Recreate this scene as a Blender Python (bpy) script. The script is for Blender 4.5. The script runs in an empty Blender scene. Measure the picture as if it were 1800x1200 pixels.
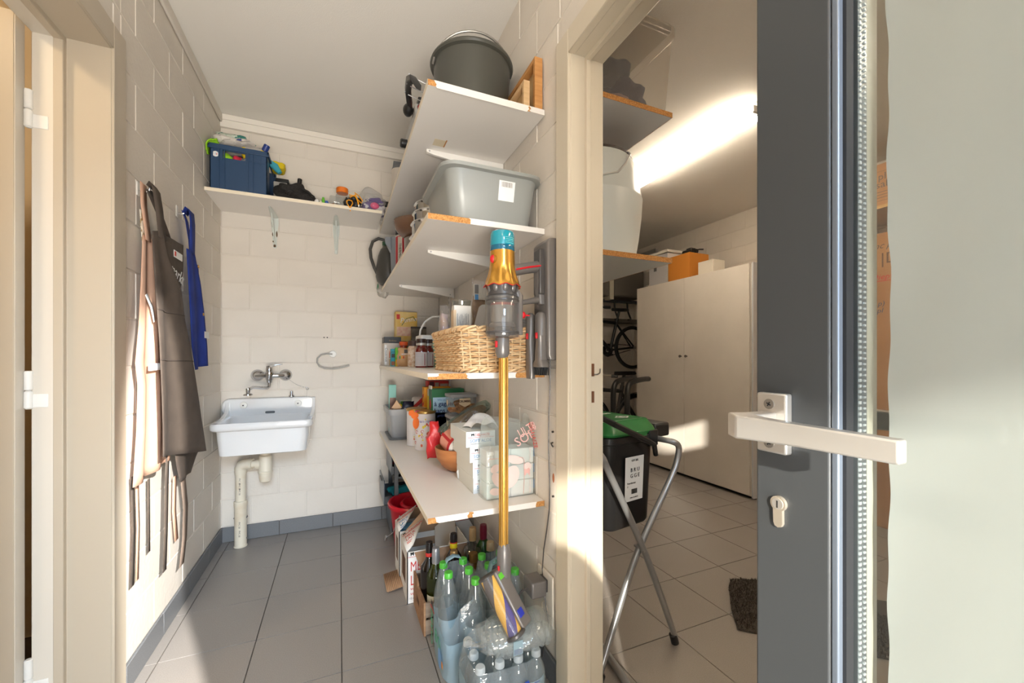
import bpy, math, random
from mathutils import Matrix, Vector, Euler
random.seed(7)
PI = math.pi
C = bpy.context.scene.collection
SC = bpy.context.scene

# ------------------------------------------------------------------ camera, world, sun, lamps, exposure
cd = bpy.data.cameras.new('camera'); cam = bpy.data.objects.new('camera', cd); C.objects.link(cam)
cam.location = (0, 0, 1.09)
cam.rotation_euler = (PI / 2, 0, -math.radians(23.15))
cd.sensor_width = 36; cd.lens = 711 / 1800 * 36; cd.shift_y = 30 / 1800; cd.clip_start = 0.02
SC.camera = cam
vs = SC.view_settings
vs.view_transform = 'Standard'; vs.look = 'None'; vs.gamma = 1; vs.use_curve_mapping = False
vs.exposure = 0.12

w = bpy.data.worlds.new('sky'); SC.world = w; w.use_nodes = True
bg = w.node_tree.nodes['Background']; bg.inputs[0].default_value = (0.80, 0.89, 1.0, 1); bg.inputs[1].default_value = 2.0

def aim(o, d):
    o.rotation_euler = Vector(d).to_track_quat('-Z', 'Y').to_euler()

def lamp(name, kind, loc, d, energy, col, **k):
    l = bpy.data.lights.new(name, kind); l.energy = energy; l.color = col
    for a, b in k.items(): setattr(l, a, b)
    o = bpy.data.objects.new(name, l); C.objects.link(o); o.location = loc; aim(o, d); return o

SUND = (0.57, 1.0, -0.366)
lamp('sun', 'SUN', (-3, -5, 4), SUND, 9.0, (1.0, 0.93, 0.80), angle=math.radians(0.9))
# daylight of the open sky coming in at the open entrance door behind the camera
lamp('doorway_daylight', 'AREA', (-0.1, -2.6, 1.0), (0.03, 1, 0.02), 26, (0.60, 0.79, 1.0), shape='RECTANGLE', size=2.2, size_y=1.9)
lamp('sky_over_terrace', 'AREA', (0.5, -3.7, 3.1), (-0.12, 1, -0.40), 250, (0.58, 0.78, 1.0), shape='RECTANGLE', size=2.0, size_y=1.2)
# sunlight thrown up by the bright terrace paving in front of the entrance
lamp('terrace_bounce', 'AREA', (-0.1, -2.2, 0.03), (0.03, 1, 2.3), 500, (1.0, 0.92, 0.81), shape='RECTANGLE', size=2.2, size_y=1.4)
# sunlight thrown back by the glass of the open door onto the left wall
sp0 = lamp('door_glass_reflection', 'SPOT', (0.41, -0.32, 1.62), (-1.053, 2.24, -1.20), 950, (1.0, 0.97, 0.92), spot_size=math.radians(38), spot_blend=0.22, shadow_soft_size=0.02)
sp0.scale = (0.135, 1, 1)

# ------------------------------------------------------------------ materials
def lin(c):
    return tuple(((v / 255) / 12.92 if v / 255 <= 0.04045 else ((v / 255 + 0.055) / 1.055) ** 2.4) for v in c) + (1,)

MATS = {}
def mat(name, c, rough=0.5, metal=0.0, c2=None, ns=8.0, bump=0.0, bs=60.0, emit=0.0, spec=0.5, stretch=None, coat=0.0, lo=0.35, hi=0.65, trans=None):
    if name in MATS: return MATS[name]
    m = bpy.data.materials.new(name); MATS[name] = m; m.use_nodes = True
    nt = m.node_tree; N = nt.nodes; L = nt.links; b = N['Principled BSDF']
    b.inputs['Base Color'].default_value = lin(c); b.inputs['Roughness'].default_value = rough
    b.inputs['Metallic'].default_value = metal; b.inputs['Specular IOR Level'].default_value = spec
    if coat: b.inputs['Coat Weight'].default_value = coat
    if emit:
        b.inputs['Emission Color'].default_value = lin(c); b.inputs['Emission Strength'].default_value = emit
    tc = N.new('ShaderNodeTexCoord'); mp = N.new('ShaderNodeMapping'); L.new(tc.outputs['Object'], mp.inputs[0])
    if stretch: mp.inputs['Scale'].default_value = stretch
    if c2:
        n = N.new('ShaderNodeTexNoise'); n.inputs['Scale'].default_value = ns; n.inputs['Detail'].default_value = 5
        r = N.new('ShaderNodeValToRGB'); r.color_ramp.elements[0].color = lin(c); r.color_ramp.elements[1].color = lin(c2)
        r.color_ramp.elements[0].position = lo; r.color_ramp.elements[1].position = hi
        L.new(mp.outputs[0], n.inputs[0]); L.new(n.outputs[0], r.inputs[0]); L.new(r.outputs[0], b.inputs['Base Color'])
    if bump:
        n = N.new('ShaderNodeTexNoise'); n.inputs['Scale'].default_value = bs; n.inputs['Detail'].default_value = 4
        bp = N.new('ShaderNodeBump'); bp.inputs['Strength'].default_value = bump; bp.inputs['Distance'].default_value = 0.004
        L.new(mp.outputs[0], n.inputs[0]); L.new(n.outputs[0], bp.inputs['Height']); L.new(bp.outputs[0], b.inputs['Normal'])
    return m

def clear(name, tint, gloss=0.12, rough=0.05, milk=0.0, milkc=(235, 235, 235), bump=0.0, bs=30):
    """thin clear plastic or glass: tinted see-through, a share of gloss by angle, a share of milky body"""
    if name in MATS: return MATS[name]
    m = bpy.data.materials.new(name); MATS[name] = m; m.use_nodes = True
    nt = m.node_tree; N = nt.nodes; L = nt.links; N.remove(N['Principled BSDF']); out = N['Material Output']
    t = N.new('ShaderNodeBsdfTransparent'); t.inputs[0].default_value = lin(tint)
    g = N.new('ShaderNodeBsdfGlossy'); g.inputs['Roughness'].default_value = rough
    lw = N.new('ShaderNodeLayerWeight'); lw.inputs[0].default_value = 0.5; pw = N.new('ShaderNodeMath'); pw.operation = 'POWER'; pw.inputs[1].default_value = 4.0; L.new(lw.outputs['Facing'], pw.inputs[0])
    ma = N.new('ShaderNodeMath'); ma.operation = 'MULTIPLY_ADD'; ma.inputs[1].default_value = 0.6; ma.inputs[2].default_value = gloss; ma.use_clamp = True
    L.new(pw.outputs[0], ma.inputs[0])
    mx = N.new('ShaderNodeMixShader'); L.new(ma.outputs[0], mx.inputs[0]); L.new(t.outputs[0], mx.inputs[1]); L.new(g.outputs[0], mx.inputs[2])
    last = mx
    if milk:
        d = N.new('ShaderNodeBsdfDiffuse'); d.inputs[0].default_value = lin(milkc)
        tr = N.new('ShaderNodeBsdfTranslucent'); tr.inputs[0].default_value = lin(milkc)
        dm = N.new('ShaderNodeMixShader'); dm.inputs[0].default_value = 0.4; L.new(d.outputs[0], dm.inputs[1]); L.new(tr.outputs[0], dm.inputs[2])
        m2 = N.new('ShaderNodeMixShader'); m2.inputs[0].default_value = milk; L.new(mx.outputs[0], m2.inputs[1]); L.new(dm.outputs[0], m2.inputs[2]); last = m2
    if bump:
        n = N.new('ShaderNodeTexNoise'); n.inputs['Scale'].default_value = bs; n.inputs['Detail'].default_value = 3
        tc = N.new('ShaderNodeTexCoord'); L.new(tc.outputs['Object'], n.inputs[0])
        bp = N.new('ShaderNodeBump'); bp.inputs['Strength'].default_value = bump; bp.inputs['Distance'].default_value = 0.01
        L.new(n.outputs[0], bp.inputs['Height']); L.new(bp.outputs[0], g.inputs['Normal'])
    L.new(last.outputs[0], out.inputs[0])
    return m

# ------------------------------------------------------------------ geometry helpers
class G:
    def __init__(s): s.v = []; s.f = []
    def add(s, vs, fs, M=None):
        o = len(s.v)
        s.v += [tuple(M @ Vector(p)) for p in vs] if M is not None else [tuple(p) for p in vs]
        s.f += [tuple(i + o for i in f) for f in fs]; return s
    def box(s, x0, x1, y0, y1, z0, z1, M=None):
        return s.add([(x0,y0,z0),(x1,y0,z0),(x1,y1,z0),(x0,y1,z0),(x0,y0,z1),(x1,y0,z1),(x1,y1,z1),(x0,y1,z1)],
                     [(3,2,1,0),(4,5,6,7),(0,1,5,4),(1,2,6,5),(2,3,7,6),(3,0,4,7)], M)
    def lathe(s, pr, c=(0,0,0), n=24, M=None, sx=1, sy=1):
        """profile of (r, z); open ends unless r = 0"""
        vs = []; fs = []
        for r, z in pr:
            for k in range(n):
                a = 2 * PI * k / n; vs.append((c[0] + r * math.cos(a) * sx, c[1] + r * math.sin(a) * sy, c[2] + z))
        for i in range(len(pr) - 1):
            for k in range(n):
                q = (k + 1) % n; fs.append((i*n+k, i*n+q, (i+1)*n+q, (i+1)*n+k))
        if pr[0][0] > 0 and pr[0][0] < 1e-3 or pr[0][0] == 0: pass
        return s.add(vs, fs, M)
    def cyl(s, r, z0, z1, c=(0,0,0), n=20, M=None, b=0.0, r2=None):
        r2 = r if r2 is None else r2
        pr = [(0, z0), (r - b, z0)] + ([(r, z0 + b), (r2, z1 - b)] if b else [(r2, z1)]) + [(r2 - b, z1)] * (1 if b else 0) + [(0, z1)]
        if not b: pr = [(0, z0), (r, z0), (r2, z1), (0, z1)]
        return s.lathe(pr, c, n, M)
    def tube(s, pts, r, n=8, closed=False, M=None, flat=1.0):
        P = [Vector(p) for p in pts]; m = len(P); vs = []; fs = []; up = None
        for i, p in enumerate(P):
            if closed: t = (P[(i+1) % m] - P[i-1])
            else: t = (P[min(i+1, m-1)] - P[max(i-1, 0)])
            t = t.normalized() if t.length > 1e-9 else Vector((0,0,1))
            if up is None:
                up = Vector((0,0,1)) if abs(t.z) < 0.9 else Vector((1,0,0))
            a = t.cross(up)
            a = a.normalized() if a.length > 1e-6 else t.orthogonal().normalized()
            b = a.cross(t).normalized(); up = b
            rr = r[i] if isinstance(r, (list, tuple)) else r
            for k in range(n):
                q = 2 * PI * k / n; vs.append(p + a * math.cos(q) * rr + b * math.sin(q) * rr * flat)
        for i in range(m if closed else m - 1):
            j = (i + 1) % m
            for k in range(n):
                q = (k + 1) % n; fs.append((i*n+k, i*n+q, j*n+q, j*n+k))
        if not closed: fs += [tuple(range(n))[::-1], tuple((m-1)*n + k for k in range(n))]
        return s.add(vs, fs, M)
    def grid(s, fn, nu, nv, M=None, cu=False):
        vs = [fn(i / nu, j / nv) for j in range(nv + 1) for i in range(nu if cu else nu + 1)]
        W = nu if cu else nu + 1; fs = []
        for j in range(nv):
            for i in range(nu):
                q = (i + 1) % W; fs.append((j*W+i, j*W+q, (j+1)*W+q, (j+1)*W+i))
        return s.add(vs, fs, M)
    def prism(s, poly, z0, z1, M=None):
        n = len(poly); vs = [(x, y, z0) for x, y in poly] + [(x, y, z1) for x, y in poly]
        fs = [tuple(range(n))[::-1], tuple(range(n, 2*n))] + [(i, (i+1) % n, n + (i+1) % n, n + i) for i in range(n)]
        return s.add(vs, fs, M)
    def ell(s, c, r, n=16, m=10, M=None, sup=1.0, jit=0.0, seed=0):
        rnd = random.Random(seed); vs = []; fs = []
        ph = [rnd.uniform(0, 6.28) for _ in range(6)]
        def pw(x): return math.copysign(abs(x) ** sup, x)
        for j in range(m + 1):
            t = PI * j / m
            for k in range(n):
                a = 2 * PI * k / n
                x, y, z = pw(math.sin(t) * math.cos(a)), pw(math.sin(t) * math.sin(a)), -pw(math.cos(t))
                q = 1 + jit * (math.sin(5*x+ph[0]+3*z) + math.sin(7*y+ph[1]-4*z) + math.sin(6*z+ph[2]+5*x*y)) / 3
                vs.append((c[0]+r[0]*x*q, c[1]+r[1]*y*q, c[2]+r[2]*z*q))
        for j in range(m):
            for k in range(n):
                q = (k+1) % n; fs.append((j*n+k, j*n+q, (j+1)*n+q, (j+1)*n+k))
        return s.add(vs, fs, M)
    def loft(s, rings, cap=True, M=None):
        n = len(rings[0]); vs = [p for r in rings for p in r]; fs = []
        for i in range(len(rings) - 1):
            for k in range(n):
                q = (k+1) % n; fs.append((i*n+k, i*n+q, (i+1)*n+q, (i+1)*n+k))
        if cap: fs += [tuple(range(n))[::-1], tuple((len(rings)-1)*n + k for k in range(n))]
        return s.add(vs, fs, M)
    def clamp(s, z0=-9, x1=9, x0=-9, y1=9):
        s.v = [(min(max(p[0], x0), x1), min(p[1], y1), max(p[2], z0)) for p in s.v]; return s
    def o(s, name, m, par=None, w=True, bv=0.0, seg=2, ang=40, thick=0.0, sub=0, flat=False):
        """link as ONE mesh object; w: the coordinates are world ones, the root's place is taken off"""
        me = bpy.data.meshes.new(name)
        off = Vector((0, 0, 0))
        if par is not None and w:
            r = par
            while r.parent: r = r.parent
            off = Vector(r.location)
        me.from_pydata([tuple(Vector(p) - off) for p in s.v], [], s.f)
        me.materials.append(m); me.validate()
        if not flat:
            me.shade_smooth()
            try: me.set_sharp_from_angle(angle=math.radians(ang))
            except Exception: pass
        ob = bpy.data.objects.new(name, me); C.objects.link(ob)
        if par is not None: ob.parent = par
        if thick:
            q = ob.modifiers.new('thick', 'SOLIDIFY'); q.thickness = thick; q.offset = 0
        if bv:
            q = ob.modifiers.new('bevel', 'BEVEL'); q.width = bv; q.segments = seg; q.limit_method = 'ANGLE'; q.harden_normals = False
        if sub:
            q = ob.modifiers.new('sub', 'SUBSURF'); q.levels = sub; q.render_levels = sub
        return ob

def bx(*a): return G().box(*a)
def rrect(x0, x1, y0, y1, r, n=4):
    p = []
    for cx, cy, a0 in ((x1-r, y0+r, -PI/2), (x1-r, y1-r, 0), (x0+r, y1-r, PI/2), (x0+r, y0+r, PI)):
        for k in range(n + 1):
            a = a0 + PI/2*k/n; p.append((cx + r*math.cos(a), cy + r*math.sin(a)))
    return p
def tag(o, label=None, cat=None, group=None, kind=None):
    if label: o['label'] = label
    if cat: o['category'] = cat
    if group: o['group'] = group
    if kind: o['kind'] = kind
    return o
def thing(name, label, cat, loc=(0,0,0), rz=0.0, group=None, rot=None):
    o = bpy.data.objects.new(name, None); C.objects.link(o); o.empty_display_size = 0.05
    o.location = loc; o.rotation_euler = rot if rot else (0, 0, rz)
    return tag(o, label, cat, group)
def kids(o): return [c for c in C.objects if c.parent == o]
CH = {}
def dup(root, loc, rz=None, label=None, group=None):
    def cp(o, par):
        c = o.copy(); C.objects.link(c)
        if par: c.parent = par
        for k in list(o.children): cp(k, c)
        return c
    r = cp(root, None); r.location = loc
    if rz is not None: r.rotation_euler = (0, 0, rz)
    if label: r['label'] = label
    if group: r['group'] = group
    return r
def TR(loc, rx=0, ry=0, rz=0): return Matrix.Translation(loc) @ Euler((rx, ry, rz)).to_matrix().to_4x4()
def basis(o, x, y):
    x = Vector(x).normalized(); y = Vector(y); y = (y - x * y.dot(x)).normalized(); z = x.cross(y)
    M = Matrix((x, y, z)).transposed().to_4x4(); M.translation = Vector(o); return M
def text(body, size, o, right, up, m, par=None, w=True, name='lettering', sx=1.0, shear=0.0, align='LEFT', bold=0.0):
    cu = bpy.data.curves.new(name, 'FONT'); cu.body = body; cu.size = size; cu.extrude = 0.0003; cu.align_x = align; cu.shear = shear
    cu.offset = bold; cu.resolution_u = 2
    tmp = bpy.data.objects.new(name, cu); C.objects.link(tmp)
    me = bpy.data.meshes.new_from_object(tmp); me.name = name; bpy.data.objects.remove(tmp); bpy.data.curves.remove(cu)
    me.materials.clear(); me.materials.append(m)
    ob = bpy.data.objects.new(name, me); C.objects.link(ob)
    off = Vector((0,0,0))
    if par is not None and w:
        r = par
        while r.parent: r = r.parent
        off = Vector(r.location)
    ob.matrix_local = basis(Vector(o) - off, right, up) @ Matrix.Diagonal((sx, 1, 1, 1))
    if par is not None: ob.parent = par
    return ob
def quad(p0, p1, p2, p3): return G().add([p0, p1, p2, p3], [(0, 1, 2, 3)])

# ------------------------------------------------------------------ materials of the place
XL, XR, YB, ZC = -0.643, 0.661, 2.878, 2.53
XG0, XG1, YG, YF = 0.766, 3.64, 4.35, -0.62
PAINT = mat('white_wall_paint', (226, 218, 207), 0.62, c2=(218, 210, 199), ns=2.2, bump=0.35, bs=55)
MORTAR = mat('painted_mortar', (224, 216, 205), 0.7, bump=0.5, bs=90)
PLASTER = mat('ceiling_plaster', (240, 236, 229), 0.85, bump=0.22, bs=260)
CREAM = mat('cream_door_paint', (190, 178, 159), 0.34, bump=0.05, bs=25)
CREAMW = mat('offwhite_gloss_paint', (218, 211, 199), 0.28, bump=0.04, bs=20)
TILE = mat('grey_floor_tile', (134, 128, 123), 0.30, c2=(150, 144, 138), ns=330, bump=0.10, bs=420, lo=0.3, hi=0.7)
GROUT = mat('grout', (80, 72, 64), 0.9, bump=0.4, bs=200)
SKIRT = mat('grey_skirting_tile', (104, 106, 110), 0.4, c2=(118, 120, 122), ns=260, lo=0.3, hi=0.7)
WBOARD = mat('white_melamine', (236, 231, 225), 0.38, bump=0.03, bs=40)
EDGEW = mat('cream_edge_band', (240, 228, 206), 0.4)
CHIP = mat('raw_chipboard', (176, 116, 58), 0.85, c2=(214, 160, 96), ns=240, bump=0.8, bs=300)
WSTEEL = mat('white_steel', (232, 228, 222), 0.3)
CHROME = mat('chrome', (200, 200, 202), 0.10, 1.0)
STEEL = mat('satin_steel', (178, 178, 180), 0.28, 1.0)
BLACK = mat('black_plastic', (22, 22, 23), 0.35)
WHITE = mat('white_plastic', (235, 234, 230), 0.35)
PAPERW = mat('white_paper', (236, 236, 234), 0.7)
INK = mat('black_ink', (28, 28, 30), 0.6)
REDI = mat('red_ink', (204, 52, 44), 0.55)
BLUEI = mat('blue_ink', (70, 130, 186), 0.55)
GREENI = mat('green_ink', (70, 160, 120), 0.55)
# ------------------------------------------------------------------ the setting
def st(o): o['kind'] = 'structure'; return o
# floor: one bed of grout, every tile a piece of it
fl = st(bx(-2.4, 3.9, -0.72, 4.45, -0.06, -0.004).o('floor', GROUT))
P = 0.304
tm = {}
def tilemesh(wx, wy):
    k = (round(wx, 3), round(wy, 3))
    if k not in tm:
        g = G(); e = 0.0005; hx, hy = wx/2, wy/2
        g.add([(-hx,-hy,-0.004),(hx,-hy,-0.004),(hx,hy,-0.004),(-hx,hy,-0.004),(-hx+e,-hy+e,0),(hx-e,-hy+e,0),(hx-e,hy-e,0),(-hx+e,hy-e,0)],
              [(4,5,6,7),(0,1,5,4),(1,2,6,5),(2,3,7,6),(3,0,4,7)])
        me = bpy.data.meshes.new('tile'); me.from_pydata(g.v, [], g.f); me.materials.append(TILE); tm[k] = me
    return tm[k]
def tiles(x0, x1, y0, y1):
    i0, i1 = math.floor((x0 - 0.009) / P), math.ceil((x1 - 0.009) / P)
    j0, j1 = math.floor((y0 - 1.527) / P), math.ceil((y1 - 1.527) / P)
    for i in range(i0, i1):
        for j in range(j0, j1):
            a, b = max(x0, 0.009 + i*P), min(x1, 0.009 + (i+1)*P)
            c, d = max(y0, 1.527 + j*P), min(y1, 1.527 + (j+1)*P)
            if b - a < 0.012 or d - c < 0.012: continue
            o = bpy.data.objects.new('tile', tilemesh(b - a - 0.003, d - c - 0.003)); C.objects.link(o)
            o.parent = fl; o.location = ((a+b)/2, (c+d)/2, random.uniform(-0.0003, 0.0003))
tiles(XL, XR, YF, YB)
tiles(XR, XG0, YF, 1.07)
tiles(XG0, XG1, YF, YG)
st(bx(-2.5, 4.0, -0.8, 4.5, ZC, ZC + 0.08).o('ceiling', PLASTER))
# concrete block walls: a mortar bed, every block a piece of it
bm_ = {}
def blockmesh(wd, ht):
    k = (round(wd, 3), round(ht, 3))
    if k not in bm_:
        hx, hy, e, t = wd/2, ht/2, 0.0025, 0.003
        me = bpy.data.meshes.new('block')
        me.from_pydata([(-hx,-hy,-t),(hx,-hy,-t),(hx,hy,-t),(-hx,hy,-t),(-hx+e,-hy+e,0),(hx-e,-hy+e,0),(hx-e,hy-e,0),(-hx+e,hy-e,0)], [],
                       [(4,5,6,7),(0,1,5,4),(1,2,6,5),(2,3,7,6),(3,0,4,7)])
        me.materials.append(PAINT); bm_[k] = me
    return bm_[k]
BW, BH, JT = 0.303, 0.162, 0.005
def blocks(par, org, u, n, rects, sh=0.0, z0=0.0):
    """rects are (u0, u1, z0, z1) on the wall through org along u facing n"""
    M = basis(org, u, (0, 0, 1))
    for (a0, a1, c0, c1) in rects:
        r0, r1 = math.floor((c0 - z0) / BH), math.ceil((c1 - z0) / BH)
        for r in range(r0, r1):
            s_ = sh + (BW / 2 if r % 2 else 0)
            k0, k1 = math.floor((a0 - s_) / BW), math.ceil((a1 - s_) / BW)
            for k in range(k0, k1):
                a, b = max(a0, s_ + k*BW), min(a1, s_ + (k+1)*BW)
                c, d = max(c0, z0 + r*BH), min(c1, z0 + (r+1)*BH)
                if b - a < 0.02 or d - c < 0.02: continue
                o = bpy.data.objects.new('block', blockmesh(b - a - JT, d - c - JT)); C.objects.link(o)
                o.parent = par
                o.matrix_local = M @ Matrix.Translation(((a+b)/2, (c+d)/2, random.uniform(-0.001, 0.0008)))
# unseen globe lamp added behind the camera as warm fill for the entrance
cl = thing('fill_globe_lamp', 'unseen white globe lamp added behind the camera for warm fill', 'lamp', (-0.08, -0.22, ZC))
G().cyl(0.05, -0.03, -0.002, (-0.08, -0.22, ZC), 24, b=0.004).o('canopy', WHITE, cl); G().cyl(0.004, -0.24, -0.03, (-0.08, -0.22, ZC), 10).o('cord', WHITE, cl)
G().ell((-0.08, -0.22, ZC-0.34), (0.10, 0.10, 0.10), 32, 20).o('globe', mat('lit_lamp_globe', (255,222,178), 0.4, emit=10.0), cl)
# left wall: plane x = XL, doorway y 0.83..1.613
DL0, DL1, DH = 0.83, 1.613, 2.035
g = G(); t = 0.003
g.box(XL-0.105, XL-t, DL1+0.0, YB, 0, ZC); g.box(XL-0.105, XL-t, YF, DL0, 0, ZC); g.box(XL-0.105, XL-t, DL0, DL1, DH, ZC)
wl = st(g.o('wall_left', MORTAR))
blocks(wl, (XL, 0, 0), (0, 1, 0), (1, 0, 0), [(DL1+0.07, YB-0.001, 0.09, ZC), (1.0, DL1+0.07, DH+0.07, ZC)], sh=0.12, z0=0.09)
# back wall
wb = st(bx(XL-0.105, XR, YB+t, YB+0.1, 0, ZC).o('wall_back', MORTAR))
blocks(wb, (0, YB, 0), (1, 0, 0), (0, -1, 0), [(XL, XR, 0.09, ZC)], sh=0.11, z0=0.09)
# right wall, doorway to the garage y 0.12..1.076
DR0, DR1 = 0.10, 1.076
g = G(); g.box(XR+t, XG0, DR1, YG, 0, ZC); g.box(XR, XG0, YF, DR0, 0, ZC); g.box(XR+t, XG0, DR0, DR1, DH, ZC)
wr = st(g.o('wall_right', MORTAR))
blocks(wr, (XR, 0, 0), (0, -1, 0), (-1, 0, 0), [(-YB, -DR1-0.07, 0.09, ZC), (-DR1-0.07, -0.5, DH+0.07, ZC)], sh=0.05, z0=0.09)
# garage walls
wgb = st(bx(XG0, XG1+0.1, YG+t, YG+0.1, 0, ZC).o('wall_garage_back', MORTAR))
blocks(wgb, (0, YG, 0), (1, 0, 0), (0, -1, 0), [(2.3, XG1, 0.09, ZC)], z0=0.09)
wgr = st(bx(XG1+t, XG1+0.1, YF, YG, 0, ZC).o('wall_garage_right', MORTAR))
blocks(wgr, (XG1, 0, 0), (0, -1, 0), (-1, 0, 0), [(-YG, -1.9, 1.6, ZC), (-1.9, -1.2, 0.09, ZC)], z0=0.09)
# front wall: entrance opening x -0.44..0.50, garage slot added to let sun onto the wardrobe
g = G()
def fw(a, b, c, d): g.box(a, b, YF-0.12, YF, c, d)
fw(XL-0.1, -0.44, 0, ZC); fw(-0.44, 0.51, 2.1, ZC); fw(0.51, 0.66, 0, ZC)
fw(0.66, XG1+0.1, 0, 1.50); fw(0.66, XG1+0.1, 1.76, ZC); fw(1.10, XG1+0.1, 1.50, 1.76)
st(g.o('wall_front', MORTAR))
# next room behind the left doorway
g = G(); g.box(-2.4, -2.3, YF, 2.9, 0, ZC); g.box(-2.3, XL-0.105, 2.2, 2.3, 0, ZC); g.box(-2.3, XL-0.105, YF-0.1, YF, 0, ZC)
st(g.o('wall_next_room', mat('next_room_paint', (224, 208, 180), 0.6)))
nl = thing('added_room_lamp', 'unseen round lamp added in the next room to brighten the left door gap', 'lamp', (-1.5, 0.9, ZC))  # added lamp, out of view, brightens the slit beside the open leaf
G().cyl(0.12, -0.03, -0.002, (-1.5, 0.9, ZC), 28, b=0.004).o('lamp_base', WHITE, nl); G().lathe([(0.12,-0.03),(0.11,-0.06),(0.06,-0.08),(0,-0.085)], (-1.5, 0.9, ZC), 28).o('lamp_shade', mat('next_lamp_shade', (255,226,184), 0.4, emit=90.0), nl)
# outside: terrace and the carport roof added out of view to cut the sunlight
st(bx(-9, 9, -14, YF-0.12, -0.08, -0.02).o('ground', mat('terrace_paving', (150, 146, 140), 0.8, c2=(128, 124, 118), ns=6)))
rf = thing('added_roof', 'flat carport roof added out of view to cut the sunlight', 'shading', (-3.2, -4.0, 0))
bx(-5.2, -0.55, -3.25, -0.76, 2.30, 2.42).o('roof_slab', mat('roof_slab', (120, 118, 114), 0.8), rf)
for x in (-5.1, -0.72): bx(x, x+0.09, -3.2, -3.11, -0.02, 2.3).o('post', mat('roof_post', (92, 92, 92), 0.6), rf)
pb_ = thing('added_shrub', 'unseen potted shrub added to trim the sun patch on the door casing', 'shrub', (-0.56, -1.0, -0.02))  # added sun blocker, its rounded top bounds the patch on the casing
G().lathe([(0,0),(0.16,0),(0.2,0.35),(0.18,0.35),(0.17,0.3),(0,0.3)], (-0.56,-1.0,-0.02), 28).o('pot', mat('dark_pot', (60,60,62), 0.6), pb_)
G().ell((-0.56,-1.0,0.80), (0.21,0.21,0.46), 40, 30, None, 1.0, 0.10, 5).o('foliage', mat('shrub_green', (70,96,52), 0.9, c2=(44,66,34), ns=40, bump=1.0, bs=60), pb_)
# skirting tiles
def skirt(name, org, u, a0, a1, h=0.088, d=0.009):
    L = a1 - a0; M = basis(org, u, (0, 0, 1))
    p = st(G().box(a0, a1, 0, h - 0.004, -0.004, d - 0.003, M).o(name, GROUT))
    k = a0
    while k < a1 - 0.01:
        e = min(a1, k + 0.303)
        G().box(k + 0.0015, e - 0.0015, 0.001, h, 0, d, M).o('tile', SKIRT, p, w=False, bv=0.001, seg=1)
        k = e
skirt('baseboard_left', (XL, 0, 0), (0, 1, 0), 1.70, YB)
skirt('baseboard_back', (0, YB, 0), (1, 0, 0), XL, XR)
skirt('baseboard_right', (XR, 0, 0), (0, -1, 0), -YB, -1.152)
# ceiling batten on the back wall, and the cove along the left wall
g = G(); g.box(XL, XR, YB-0.022, YB, ZC-0.075, ZC-0.002); g.box(XL, XR, YB-0.03, YB, ZC-0.034, ZC-0.002)
st(g.o('trim_1', mat('batten_paint', (236, 230, 220), 0.5), bv=0.002))
st(bx(XL, XL+0.014, 1.2, YB-0.03, ZC-0.055, ZC-0.001).o('trim_2', mat('cove_paint', (224, 217, 207), 0.7), bv=0.006))
# brick patch of mortar damage and bolts on the back wall / right wall
dk = mat('screw_dark', (52, 48, 44), 0.6)
for i, (x, z) in enumerate([(-0.089, 1.226), (-0.07, 1.226)]):
    tag(G().cyl(0.004, 0, 0.004, (0,0,0), 10, TR((x, YB+0.001, z), PI/2)).o('screw', dk), ['left of the two dark screw holes in the back wall', 'right of the two dark screw holes in the back wall'][i], 'screw')
# ------------------------------------------------------------------ left door: frame, leaf
d1 = st(bpy.data.objects.new('door_1', None)); C.objects.link(d1)
xo = XL + 0.012
bx(XL-0.02, xo, DL1, DL1+0.077, 0, DH+0.077).o('casing', CREAM, d1, bv=0.003)
bx(XL-0.02, xo, DL0-0.07, DL1, DH, DH+0.077).o('casing', CREAM, d1, bv=0.003)
bx(XL-0.105, XL+0.006, DL1-0.002, DL1+0.02, 0, DH).o('jamb_lining', CREAM, d1, bv=0.002)
bx(XL-0.105, XL+0.006, DL0-0.02, DL1, DH-0.002, DH+0.02).o('head_lining', CREAM, d1, bv=0.002)
bx(XL-0.117, XL-0.095, DL1-0.018, DL1+0.002, 0, DH-0.016).o('door_stop', CREAM, d1, bv=0.002)
bx(XL-0.117, XL-0.095, DL0, DL1, DH-0.018, DH).o('door_stop', CREAM, d1, bv=0.002)
bx(XL-0.165, XL-0.112, DL1-0.012, DL1+0.05, 0, DH-0.01).o('hinge_frame', CREAMW, d1, bv=0.002)
bx(XL-0.165, XL-0.112, DL0, DL1, DH-0.012, DH+0.04).o('hinge_frame', CREAMW, d1, bv=0.002)
bx(-1.62, -0.823, 1.563, 1.603, 0.012, 2.05).o('door_leaf', CREAM, d1, bv=0.002)
lf = bx(-0.8235, -0.8215, 1.5645, 1.6015, 0.013, 2.049).o('leaf_edge', CREAMW, d1)
for z in (1.80, 1.00, 0.18):
    h = G().cyl(0.009, 0, 0.055, (-0.812, 1.598, z), 14, b=0.002).o('hinge', WHITE, d1)
    G().cyl(0.0092, -0.054, -0.001, (-0.812, 1.598, z), 14, b=0.004).o('knuckle', WHITE, h)
    bx(-0.808, -0.772, 1.599, 1.603, z-0.05, z-0.012).o('hinge_leaf', WHITE, h, bv=0.001)
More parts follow.
